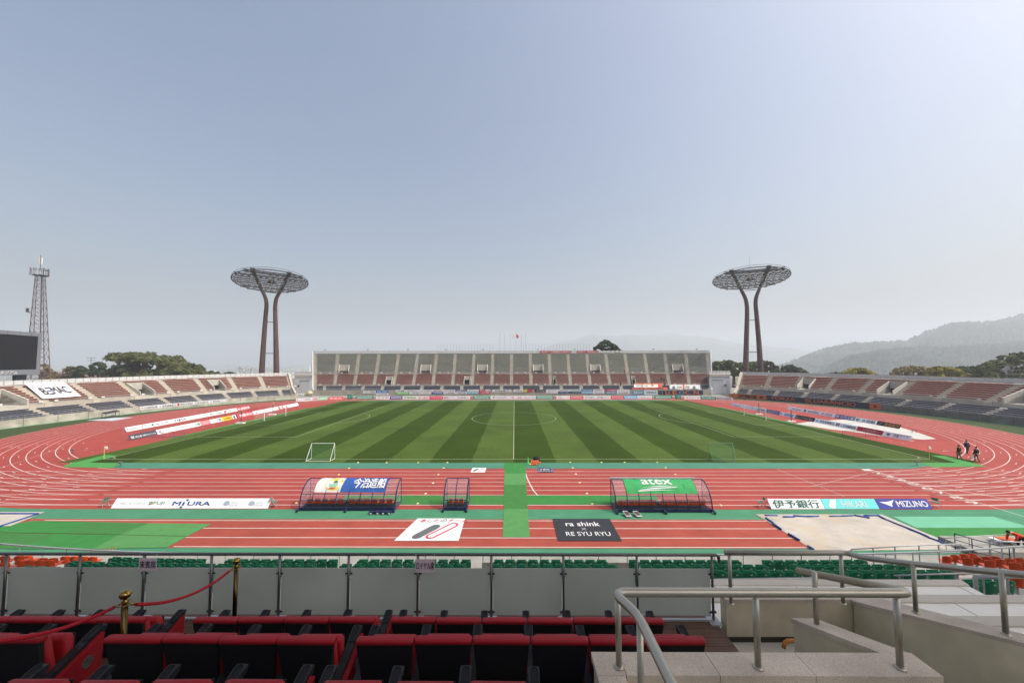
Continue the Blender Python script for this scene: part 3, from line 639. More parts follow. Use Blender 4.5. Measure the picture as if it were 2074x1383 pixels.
# supporters' banners on the right wall; theta decreases from left to right
def rb(pa, ya, pb, yb_, rgb, lb, marks, grp=None):
    t0, t1 = th_of(pa, ya, .2, 1), th_of(pb, yb_, .2, 1)
    return wall_banner(PR, t0, t1, -.12, .18, 1.62, rgb, lb, marks, 10, 'supporter banners on the right stand wall')
rb(1475,806.5,1549,810.5, OR, 'orange banner with number twelve and kanji, left end of right wall', [('t','12',(.03,.2,.1,.92),(240,160,110),.02), ('t','伊豫魂',(.24,.74,.12,.88),(60,52,60),.05), ('s',star(.87,.5,.07,.38),(30,30,40))])
rb(1549,810.5,1785,826.5, NV, 'long navy banner with two orange words on the right wall', [('t','FORZA',(.06,.3,.16,.86),OR,.045), ('t','BLUARANCIO',(.405,.88,.14,.86),OR,.045)])
rb(1785,826.5,1810,829, OR, 'orange banner with one black star, right of the navy one', [('s',star(.5,.5,.22,.34),(30,30,40))])
# big white banner on the left stand
t0, t1 = 3.2, 13.4
def pxof(p):
    q = Vector(p)-CP; return 1037+FPX*q.dot(RIGHT)/q.dot(FWD)
def th_px(px, r, z, side):
    lo, hi = (-30., 50.)
    for _ in range(40):
        m = (lo+hi)/2; v = pxof((*SP(side, m, r), z))
        if (v < px) == (side < 0): lo = m
        else: hi = m
    return lo
def bp(px, r, z): t = th_px(px, r, z, -1); return Vector((*SP(-1, t, r), z))
cs = [bp(48,14.0,7.35), bp(128,14.0,7.35), bp(165,7.9,4.0), bp(86,7.9,4.0)]
O, U, V = cs[3], cs[2]-cs[3], cs[0]-cs[3]
vs = []; fs = []
for i in range(13):
    for j in range(13):
        u, v = i/12, j/12; p = (cs[0]*(1-u)+cs[1]*u)*(1-v)+(cs[3]*(1-u)+cs[2]*u)*v; p.z += .5+.05*math.sin(12*u)*math.sin(9*v+u); vs.append(p)
for i in range(12):
    for j in range(12): fs.append((i*13+j, i*13+j+1, i*13+j+14, i*13+j+13))
o = MB().add(vs, fs).obj('seat_banner', ck((240,240,240), k=.85, var=.02), smooth=True); T(o, 'huge white banner covering seats of the left grandstand', 'banner')
O = O+Vector((0,0,.62))
decorate(o, O, U, V, [('t','B',(.16,.28,.2,.62),(62,60,68),.02), ('s',rect(.315,.40,.55,.62),(62,60,68)), ('s',rect(.30,.40,.375,.45),(90,110,190)), ('s',rect(.285,.40,.2,.27),(62,60,68)), ('t','MAC',(.42,.86,.22,.66),(62,60,68),.02)], .02)
# supporters' cloths over the seats of the far stand
def cloth(pa, pb, y0_, y1_, Y0, rgb, lb, marks, dz=.0):
    A, B = yp(pa, y1_, Y0), yp(pb, y1_, Y0); C_, D = yp(pa, y0_, Y0+1.2), yp(pb, y0_, Y0+1.2)
    n = 12; vs = []; fs = []
    for i in range(n+1):
        u = i/n; w = .05*math.sin(9*u)
        a = A.lerp(B, u); c = C_.lerp(D, u); vs += [a, c+Vector((0,w,0)), c+Vector((0,w+.03,0)), a+Vector((0,.03,0))]
    for i in range(n):
        for k in range(4): fs.append((i*4+k, i*4+(k+1) % 4, i*4+4+(k+1) % 4, i*4+4+k))
    o = MB().add(vs, fs).obj('banner', ck(rgb, var=.06)); T(o, lb, 'banner', 'supporter banners in the far stand')
    decorate(o, A, B-A, C_-A, marks, .08); return o
cloth(1284, 1341, 777, 784.5, 136.6, (232,228,222), 'white and orange patched banner above the red one in the far stand', [('s',rect(0,1,.85,1),OR), ('s',rect(.27,.33,.1,.85),OR), ('s',rect(.62,.7,.3,.95),OR), ('s',rect(.86,1,0,1),(215,80,60)), ('t','愛媛 魂',(.08,.5,.2,.7),(190,190,190),.02)])
cloth(1281, 1352, 784.5, 790, 135.6, (200,84,66), 'dull red banner with dark letters below the white patched one', [('t','EHIME ORANGE',(.04,.9,.15,.75),(70,50,60),.02)])
cloth(1356.5, 1414, 779, 791.3, 136.2, (238,236,232), 'white banner with orange centre and two round emblems, far stand right', [('s',rect(.46,.52,.25,1),OR), ('s',rect(.23,.42,.15,.22),OR), ('s',rect(.55,.75,.13,.2),OR), ('s',ell(.14,.5,.055,.27),(110,120,125)), ('s',ell(.86,.5,.055,.27),(110,120,125)), ('t','ひめE',(.25,.43,.4,.75),(60,66,90),.03), ('t','PIE',(.56,.7,.4,.75),(60,66,90),.03)])
cloth(1414, 1418, 779, 792, 136.2, (225,235,232), 'narrow white hanging cloth right of the emblem banner', [])
# hung sponsor panels on the far wall: (px0, px1, ytop, ybot, colour, text, textcolour)
Wt = (232,232,234)
hung = [(735,761,791.8,796.6,Wt,'ネッツ愛媛',(150,90,110),'white panel at the far left end'), (761,787,790,796,(60,130,190),'DIC CAST',(235,240,245),'blue panel near the left end'), (761,787,796,800.4,Wt,'ハタダ',(190,80,90),'white panel below the blue left one'),
 (801,821,789.5,794,Wt,'大日運輸',DK,'upper white panel starting the long run'), (801,829,794,799,(120,200,100),'菜の花',(235,250,235),'green and white panel in the lower row'), (821,847,789.3,793.8,Wt,'南海放送',(150,150,155),'second upper white panel'), (829,873,794,798.6,(225,228,228),'愛媛トヨタ',(160,165,165),'long pale panel in the lower row'), (847,874,789.2,793.8,(228,230,230),'テレビ愛媛',(165,165,170),'third upper white panel'),
 (874,898,789,793.6,Wt,'愛媛信用金庫',(150,70,80),'upper white panel with red initial'), (874,898,793.6,798.2,(44,92,160),'TOMAS',(240,240,245),'blue lower panel with white capitals'), (898,922,789,793.6,Wt,'伊予鉄道',(140,140,146),'upper white panel left of the purple one'), (898,922,793.6,798,Wt,'三浦運輸',(70,70,76),'lower white panel with red square'),
 (922,946,789,793.4,(110,112,160),'四国ガス',(235,235,245),'purple upper panel'), (922,946,793.4,797.8,Wt,'石崎汽船',(90,92,100),'lower white panel below the purple one'), (946,969.5,788.8,793,Wt,'あいテレビ',(70,70,80),'upper white panel with dark letters'), (946,969.5,793,797.6,(110,190,205),'みずほ',(235,245,250),'turquoise lower panel'),
 (970,983,788.6,792.6,(190,64,92),'愛大',(235,220,225),'small crimson upper panel'), (983,993,788.6,792.6,Wt,'三越',(120,120,120),'small white upper panel beside crimson'), (970,993,792.6,797.2,(196,70,90),'ふれ愛',(245,235,235),'crimson lower panel'), (996.5,1036,788.8,794,Wt,'四国電力',(60,60,66),'wide white panel left of the stair gap'),
 (1040,1060,788.6,794,Wt,'エルNTXVL',(70,72,110),'white panel just right of the centre line'), (1060,1068,788.6,794,(196,200,80),'',DK,'tiny yellow green panel'), (1068,1078.5,788.6,794,(190,60,84),'',DK,'tiny crimson panel in white frame'), (1083,1105,788.8,793.6,(58,58,64),'共同印刷',(190,190,195),'black panel alone between gaps'),
 (1106,1130,788.4,792.4,Wt,'西日本',(150,160,165),'upper white panel right of the black one'), (1130,1153,788.4,792.4,Wt,'愛媛新聞',(130,130,140),'upper white panel with red dot'), (1106,1130,792.4,796.8,(226,228,224),'媛っこ',(160,160,165),'pale lower panel right of the black one'), (1130,1155,792.4,796.8,(62,84,140),'エネロ・JAET',(220,225,235),'navy lower panel'), (1153,1177,788.2,792.4,(210,230,225),'PREMIUM',(90,180,170),'upper panel with pale teal letters'), (1155,1177,792.4,797,(52,54,62),'ミストラルク',(235,235,240),'black lower panel with white letters'),
 (1177,1201,788.2,792.4,(72,128,180),'四村商事',(230,240,245),'blue upper panel of the right half'), (1177,1201,792.4,797,(140,190,220),'アクア',(235,245,250),'light blue lower panel'), (1201,1224,788.2,792.6,Wt,'愛媛銀行',(140,140,146),'upper white panel before the wall gap'), (1201,1224,792.6,797,Wt,'Vaisaewn',(110,110,116),'lower white panel before the wall gap'),
 (1226,1249,788.2,792.8,(190,68,84),'今治国際',(240,225,228),'red upper panel after the wall gap'), (1226,1249,792.8,797.2,(96,148,190),'田窪工業所',(230,238,245),'blue lower panel after the wall gap'), (1249.5,1275,788.6,793,Wt,'K・D・U・K',(90,96,110),'upper white panel with a drawn arrow'), (1249.5,1275,793,797.6,Wt,'松山道後温泉',(90,96,104),'lower white panel with dense letters'),
 (1280,1304,790.4,799.4,(110,150,170),'愛媛CATV',(225,235,240),'teal framed panel left of the pale blue one'), (1305,1332,790.6,800,(214,232,240),'河野塗料店',(70,80,100),'pale blue panel near the navy banner'), (1333,1342,791,801,(60,70,76),'',DK,'dark green narrow cloth beside the navy banner')]
for i, (a, b, y0_, y1_, c, s, tc, lb) in enumerate(hung):
    A, B, D = yp(a, y1_, 134.86), yp(b, y1_, 134.86), yp(a, y0_, 134.86); z0 = max(.25, A.z)
    o = MB().bx(A.x+.04, B.x-.04, 134.86, 134.95, z0, D.z).obj('sign_panel', ck(c, var=.04)); T(o, lb+', hung on the far stand wall', 'sign', 'sponsor panels hung on the far stand wall')
    if s: decorate(o, (A.x,134.86,z0), (B.x-A.x,0,0), (0,0,D.z-z0), [('t', s, (.14,.9,.22,.8), tc, .03)])
A, B, D = yp(1343,802,134.8), yp(1424,802,134.8), yp(1343,790.8,134.8)
o = MB().bx(A.x,B.x,134.8,134.9,max(.15,A.z),D.z).obj('banner', ck(NV, var=.05)); T(o, 'navy banner with big orange initials at the right end of the far wall', 'banner', 'supporter banners in the far stand')
decorate(o, (A.x,134.8,.2), (B.x-A.x,0,0), (0,0,D.z-.2), [('t','U.',(.06,.2,.08,.9),OR,.05), ('t','E',(.24,.34,.1,.92),OR,.05), ('s',ell(.47,.5,.07,.36),(150,155,165)), ('s',ell(.47,.5,.05,.28),(60,66,90)), ('t','C.',(.56,.7,.08,.9),OR,.05), ('t','N.',(.77,.93,.08,.9),OR,.05)])

# ------------------------------------------------------------------ boards along the far touchline
TL = (34,150,122)
row = [(599,631.7,813.3,811.4,Wt,'いよぎん地域財団',(110,110,118),'white board at the far left end'), (632,645,811.4,810.8,(214,214,216),'愛',(200,80,90),'short grey board with red mark'), (645,663.8,810.8,809.6,(120,190,150),'四国乳業',(235,250,240),'green board left of the red one'), (664,695.5,810.1,809.3,(226,84,90),'ゆめ丸',(250,240,240),'plain red board at left'),
 (720,756.6,808.3,808.2,TL,'明治安田生命',(225,240,235),'first teal board from the left'), (760.8,789,808.3,808.3,Wt,'ヤマキ',(120,90,95),'white board right of the first teal one'), (789,815,808.3,808.2,(74,74,150),'ASABURATUS',(235,235,245),'purple board with white capitals'), (815,845,808.2,808.2,(226,238,226),'伊豫農産',(90,150,80),'pale board with green letters'), (845,869,808.2,808.2,Wt,'宮工機店',(214,70,90),'white board with red letters'), (870,897,808.3,808.3,(218,62,98),'ママイクコ',(250,225,232),'pink board left of centre'), (897,924,808.2,808.2,Wt,'愛媛ダイハツ',(80,80,90),'white board with a red square'), (924,952,808.2,808.2,Wt,'四国電力',(130,132,140),'white board with pink star mark'),
 (957.5,993.5,808.2,808.2,TL,'明治安田生命',(225,240,235),'second teal board, left of the halfway line'), (993.5,1030,808.1,808.1,Wt,'▼YONDEN',(60,110,100),'white board with green wordmark'), (1030,1059,808,808,Wt,'三福 — 地産',(150,80,90),'white board crossed by the halfway line'), (1059,1085,808,808,Wt,'星企画',(170,170,175),'nearly blank white board'), (1085,1122.5,808,808,TL,'明治安田生命',(225,240,235),'third teal board, right of the halfway line'),
 (1127,1154.5,807.9,807.9,Wt,'七福シューズ',(180,150,155),'white board with tiny red letters'), (1154.5,1182,807.9,807.9,(214,76,80),'HOTETSU',(245,230,232),'red board with white capitals'), (1182,1207,807.8,807.8,Wt,'伊予銀行',(120,150,140),'white board with large green letters'), (1207,1237,807.8,807.8,Wt,'四国ガス',(120,120,126),'white board with grey letters'), (1237,1264.5,807.7,807.7,(214,80,96),'モバイルコム',(250,240,242),'rose board with white kana'), (1264.5,1291.5,807.6,807.6,(96,178,226),'UNO',(235,245,250),'sky blue board'), (1291.5,1320.5,807.5,807.5,Wt,'Calabrese',(150,150,155),'white board right of the sky blue one'),
 (1325,1362.5,807.4,807.4,TL,'明治安田生命',(225,240,235),'fourth teal board, right part of the row'), (1387,1419,808.2,808.6,Wt,'ホンリース',(170,60,90),'white board with crimson kana'), (1419,1451,808.6,809.6,TL,'和田興産',(225,240,235),'teal board near the right end'), (1451,1485,809.6,811.2,Wt,'日本水資源',(150,130,135),'white board at the far right end')]
for i, (a, b, ya, yb_, c, s, tc, lb) in enumerate(row):
    A, B = gp(a, ya), gp(b, yb_); H = Vector((0,.28,.93)); d = (B-A).normalized(); n = d.cross(Vector((0,0,1)))
    o = MB().hexa([A+d*.03, B-d*.03, B-d*.03-n*.08, A+d*.03-n*.08], [A+d*.03+H, B-d*.03+H, B-d*.03+H-n*.06, A+d*.03+H-n*.06]).obj('advertising_board', ck(c, var=.03))
    T(o, lb+', standing along the far touchline', 'board', 'advertising boards along the far touchline')
    decorate(o, A, B-A, H, [('t', s, (.1,.9,.2,.8), tc, .03)]+([('s', ell(.08,.5,.03,.3), (200,60,80))] if i in (0,10,27) else []))
    ft = MB()
    for q in (.12,.88): p = A.lerp(B, q); ft.tube([p-n*.06+Vector((0,0,.7)), p-n*.75+Vector((0,0,.02))], .025, 4)
    ft.obj('prop', STEEL, o)
for a, b, lb in ((702.5,712.5,'teal box sign by the far left corner flag'), (1369.8,1379.5,'teal box sign by the far right corner flag')):
    A, B = gp(a, 808.3), gp(b, 808.3); o = MB().bx(A.x,B.x,A.y,A.y+.9,.02,1.45).obj('box_sign', ck(TL, var=.03)); T(o, lb, 'sign', 'teal box signs')
    decorate(o, (A.x,A.y,.02), (B.x-A.x,0,0), (0,0,1.43), [('t','明治安田',(.1,.9,.5,.75),(225,240,235),.03), ('t','J2',(.3,.7,.15,.4),(225,240,235),.03)])
# ------------------------------------------------------------------ A-frame boards on the run-off areas
BACK = mat('board_back', (60,60,64), var=.05)
def aframe(A, B, rgb, label, marks, h=.76, lean=.42, group=None, gap=.02):
    A = Vector(A); B = Vector(B); U = B-A; d = U.normalized(); n = d.cross(Vector((0,0,1))).normalized()
    A = A+d*gap+Vector((0,0,.035)); B = B-d*gap+Vector((0,0,.035)); U = B-A; V = Vector((0,0,h))-n*lean; L2 = -n*lean*2
    root = E_('a_frame_board', A.lerp(B, .5), label, 'board', group)
    t = -n*.03
    MB().hexa([A, B, B+t, A+t], [A+V, B+V, B+V+t, A+V+t]).obj('front_panel', ck(rgb, k=.96, var=.03), root)
    W_ = Vector((0,0,h))+n*lean
    for p in (A+d*.08, A.lerp(B, .5), B-d*.08): MB().tube([p+L2, p+V-n*.04], .022, 4).tube([p+V-n*.04, p-n*.04], .015, 4).tube([p+L2, p-n*.04], .015, 4).obj('back_leg', STEEL, root)
    decorate(root, A, U, V, marks, .012); return root
# decorate() gives world coordinates; shift them below an empty
_dec = decorate
def decorate(parent, O, U, V, marks, off=.012):
    by = {}
    for i, m in enumerate(marks):
        rgb = m[3] if m[0] == 't' else m[2]; mb = by.setdefault((m[0], tuple(rgb)), MB())
        if m[0] == 't': lettering(mb, m[1], O, U, V, m[2], off+.006, m[4] if len(m) > 4 else .012, m[5] if len(m) > 5 else 0)
        else: shape(mb, m[1], O, U, V, off+.0005*i)
    for (k, rgb), mb in by.items(): mb.obj('lettering' if k == 't' else 'printed_patch', ck(rgb, var=0), parent)
def board_row(p0, p1, items, group):
    for xa, xb, c, lb, marks in items:
        f = lambda x: p0[1]+(p1[1]-p0[1])*(x-p0[0])/(p1[0]-p0[0])
        A0, B0 = gp(*p0), gp(*p1)
        def on(x):                                       # point of the straight row seen at column x
            lo, hi = 0., 1.
            for _ in range(40):
                m = (lo+hi)/2; q = A0.lerp(B0, m)-CP; px = 1037+FPX*q.dot(RIGHT)/q.dot(FWD)
                if px < x: lo = m
                else: hi = m
            return A0.lerp(B0, (lo+hi)/2)
        aframe(on(xa), on(xb), c, lb, marks, group=group)
Wh = (236,236,238)
G1_ = 'outer row of A-frame boards behind the left goal'; G2_ = 'inner row of A-frame boards behind the left goal'
board_row((256.5,874.9), (507.3,827.6), [
 (256.5,305,Wh,'white A-frame board nearest the camera in the outer left row',[('t','株式会社ユタカ',(.15,.75,.25,.62),(110,112,120),.02),('t','灯',(.84,.94,.2,.75),(120,120,125)),('s',rect(.05,.12,.3,.65),(150,155,165))]),
 (305,350,Wh,'white A-frame board with yellow and blue mark, outer left row',[('t','ALSOK',(.25,.85,.25,.68),(70,80,110),.03),('s',[(.05,.7),(.2,.7),(.12,.2)],(60,70,120)),('s',[(.14,.2),(.2,.7),(.24,.35)],(230,220,60))]),
 (350,386,Wh,'white A-frame board with tall navy capitals, outer left row',[('t','FIMA',(.15,.8,.15,.8),(52,60,110),.03),('s',rect(.4,.45,.15,.8),(210,70,80))]),
 (386,424,Wh,'white A-frame board with faint grey letters, outer left row',[('t','ハイスタックデンタル',(.08,.95,.3,.6),(190,190,192))]),
 (424,452,Wh,'white A-frame board with green characters, outer left row',[('t','一宮運輸',(.3,.95,.2,.7),(100,180,130),.03),('s',ell(.15,.45,.08,.28),(150,160,130))]),
 (452,482,Wh,'white A-frame board with red parallelogram mark, outer left row',[('s',[(.05,.2),(.2,.2),(.32,.75),(.12,.75)],(206,60,76)),('t','愛媛ダイハツ',(.38,.96,.25,.6),(80,82,92),.02)]),
 (482,507.3,(226,70,84),'red A-frame board at the far end of the outer left row',[('t','愛媛新聞',(.3,.96,.12,.85),(245,235,238),.04),('s',ell(.15,.45,.09,.3),(240,200,205))])], G1_)
board_row((264.2,891.7), (605.6,821.3), [
 (264.2,319.7,(66,70,78),'charcoal A-frame board nearest the camera in the inner left row',[('t','村上産フ科クリニック',(.2,.95,.22,.6),(240,240,242),.04),('s',rect(.05,.16,.2,.7),(190,192,196))]),
 (319.7,365,Wh,'white A-frame board with a blue grey ring, inner left row',[('s',ell(.2,.45,.1,.36),(110,125,150)),('s',ell(.22,.45,.075,.27),(236,236,238)),('t','愛媛信用金庫',(.38,.92,.35,.6),(180,182,186))]),
 (365,408.4,Wh,'white A-frame board with small red words, left of the pink one',[('t','国際を愛する',(.08,.55,.4,.62),(214,90,100),.02),('t','上陸',(.7,.97,.2,.75),(66,66,72),.04)]),
 (408.4,427.7,(238,130,140),'pink A-frame board in the middle of the inner left row',[('t','ママイ',(.3,.8,.25,.6),(250,215,220),.03)]),
 (427.7,451.3,Wh,'white A-frame board between the pink and the yellow one',[('t','上陸',(.5,.92,.2,.8),(66,66,72),.04)]),
 (451.3,470.6,(244,190,50),'yellow A-frame board in the inner left row',[('t','四国運輸',(.18,.9,.25,.7),(130,96,40),.04)]),
 (470.6,482.7,Wh,'short white A-frame board with black ends after the yellow one',[('s',rect(0,.1,0,1),(40,44,48)),('s',rect(.3,.6,.1,.8),(60,64,68)),('s',rect(.8,1,0,1),(30,32,36))]),
 (482.7,514,(220,64,80),'red A-frame board behind the green goal post, inner left row',[('t','愛媛会社',(.12,.95,.12,.82),(246,240,242),.045)]),
 (514,541,Wh,'white A-frame board with small red round mark, inner left row',[('s',ell(.25,.4,.07,.25),(214,90,100)),('t','YAMATO',(.4,.9,.3,.6),(160,160,165))]),
 (541,565,(234,234,236),'nearly blank white A-frame board behind the left goal',[('t','JAバンク',(.2,.9,.3,.6),(200,200,204))]),
 (565,583,(230,90,104),'red and white striped A-frame board near the row end',[('s',rect(.2,.4,.1,.9),(240,240,240)),('s',rect(.55,.85,.1,.9),(240,240,240))]),
 (583,605.6,Wh,'plain white A-frame board at the far end of the inner left row',[('t','日本食研',(.2,.8,.35,.55),(190,190,205))])], G2_)
G3_ = 'outer row of A-frame boards behind the right goal'; G4_ = 'inner row of A-frame boards behind the right goal'
RW = (236,238,246)
board_row((1594.4,829), (1821.5,868.9), [
 (1594.4,1625,RW,'pale A-frame board with a rounded red brown word, outer right row',[('t','docomo',(.3,.9,.25,.7),(130,90,100),.03)]),
 (1625,1658,RW,'pale A-frame board with dark green disc, outer right row',[('s',ell(.12,.5,.08,.33),(52,100,90)),('t','増田運送',(.3,.95,.22,.72),(96,102,110),.03)]),
 (1658,1690,RW,'pale A-frame board with crimson brush letters, outer right row',[('t','まつやま',(.15,.8,.15,.85),(176,50,76),.04)]),
 (1690,1729.5,(62,88,148),'blue A-frame board with white characters, outer right row',[('t','大門工業',(.25,.96,.12,.88),(235,238,245),.04),('s',rect(.04,.2,.2,.8),(220,226,236))]),
 (1729.5,1774,RW,'pale A-frame board with green ring mark, outer right row',[('s',ell(.15,.5,.09,.36),(46,130,90)),('s',ell(.18,.5,.05,.2),(214,218,230)),('t','久保組',(.34,.92,.15,.85),(60,70,90),.04)]),
 (1774,1821.5,(44,46,48),'black A-frame board with gold characters, nearest in the outer right row',[('t','奥島観光',(.33,.97,.14,.86),(190,134,70),.05),('s',[(.05,.2),(.1,.2),(.27,.8),(.2,.8)],(120,124,126))])], G3_)
board_row((1480,821.2), (1842.9,893.8), [
 (1480,1505,RW,'pale A-frame board farthest away in the inner right row',[('t','Pressance',(.1,.8,.25,.6),(120,124,140),.02)]),
 (1505,1528,RW,'pale A-frame board behind the right goal net',[('t','ハマダ工業',(.1,.85,.3,.6),(150,154,165),.02)]),
 (1528,1550,RW,'pale A-frame board behind the near post of the right goal',[('t','大山運輸',(.1,.9,.2,.7),(90,94,110),.03)]),
 (1550,1577.5,(74,84,146),'navy A-frame board right of the right goal',[('t','富士鉄冷機',(.12,.9,.2,.8),(180,186,220),.03)]),
 (1577.5,1609,RW,'pale A-frame board with light blue characters',[('t','飯野商事',(.3,.9,.15,.85),(100,160,216),.05),('s',rect(.06,.12,.2,.9),(190,80,100))]),
 (1609,1648,(40,40,44),'black A-frame board with small white kana, inner right row',[('t','レクサス松山城北',(.2,.9,.25,.62),(220,222,226),.03),('s',[(.04,.3),(.12,.75),(.14,.3)],(220,222,226))]),
 (1648,1690,RW,'pale A-frame board with light blue diamond, inner right row',[('s',[(.05,.5),(.13,.82),(.21,.5),(.13,.18)],(110,170,220)),('t','住友金属鉱山',(.26,.96,.2,.8),(76,84,96),.04)]),
 (1690,1733.5,RW,'pale A-frame board with navy and gold bars, inner right row',[('s',rect(.03,.09,.15,.85),(60,70,110)),('s',rect(.1,.15,.15,.85),(190,160,110)),('s',rect(.16,.2,.15,.85),(60,70,110)),('t','三木特種製紙',(.24,.96,.15,.75),(84,90,104),.03)]),
 (1733.5,1786,(172,36,56),'dark red A-frame board over the white ground sheet',[('t','ことりジュエリー',(.25,.85,.3,.72),(236,226,230),.03),('s',[(.75,.1),(.95,.8),(.97,.9),(.84,.3)],(170,120,130))]),
 (1786,1842.9,RW,'pale A-frame board with red kana, nearest in the inner right row',[('t','ひめ',(.4,.58,.2,.85),(176,50,70),.04),('t','ライス',(.6,.9,.5,.82),(176,50,70),.03),('s',ell(.2,.5,.07,.25),(120,130,134)),('s',ell(.2,.5,.03,.12),(190,80,90))])], G4_)
# long sponsor boards beside the dugouts
fuji = aframe(gp(223.5,1029.9), gp(542.7,1030.2), (238,238,240), 'long white A-frame board with green and blue wordmarks, left of the dugouts', [
 ('t','この街に、あってよかった。',(.03,.21,.38,.58),(160,162,166),.0), ('t','FUJI',(.255,.325,.33,.68),(70,150,100),.04), ('s',rect(.222,.25,.6,.68),(70,150,100)), ('s',rect(.228,.24,.34,.54),(60,140,90)), ('s',rect(.24,.252,.4,.54),(210,60,70)),
 ('t','M',(.38,.43,.28,.68),(36,74,156),.05), ('t','I',(.443,.455,.28,.62),(36,74,156),.06), ('s',ell(.463,.83,.009,.09),(36,74,156)), ('s',ell(.445,.12,.009,.09),(36,74,156)), ('t','URA',(.475,.62,.28,.68),(36,74,156),.05),
 ('s',ell(.725,.5,.02,.24),(176,186,204)), ('t','elleair',(.752,.80,.5,.68),(190,194,200),.01), ('t','エリエール',(.745,.80,.22,.42),(150,154,162),.03),
 ('s',ell(.885,.5,.02,.24),(176,186,204)), ('t','elleair',(.912,.96,.5,.68),(190,194,200),.01), ('t','エリエール',(.905,.96,.22,.42),(150,154,162),.03)], h=.66, lean=.47)
iyo = gp(1562.3,1031.3); miz = gp(1890.3,1031.3)
q1, q2 = iyo.lerp(miz, (1671.6-1562.3)/328), iyo.lerp(miz, (1782.3-1562.3)/328)
gr = 'three sponsor boards right of the dugouts'
aframe(iyo, q1, (238,238,238), 'white A-frame board with large green kanji, right of the dugouts', [('t','伊予銀行',(.06,.93,.1,.9),(54,110,100),.035)], h=.66, lean=.47, group=gr)
aframe(q1, q2, (112,214,214), 'turquoise A-frame board with white slanted mark and capitals', [('t','HIKARI',(.35,.8,.17,.8),(238,242,242),.0), ('s',[(.08,.25),(.17,.95),(.28,.95),(.2,.05),(.14,.05)],(235,240,240))], h=.66, lean=.47, group=gr)
aframe(q2, miz, (64,70,152), 'violet blue A-frame board with white bird mark at the right end', [('t','MIZUNO',(.37,.95,.2,.78),(240,240,244),.06), ('s',[(.06,.68),(.22,.72),(.36,.9),(.28,.5),(.26,.2),(.18,.42)],(240,240,244))], h=.66, lean=.47, group=gr)

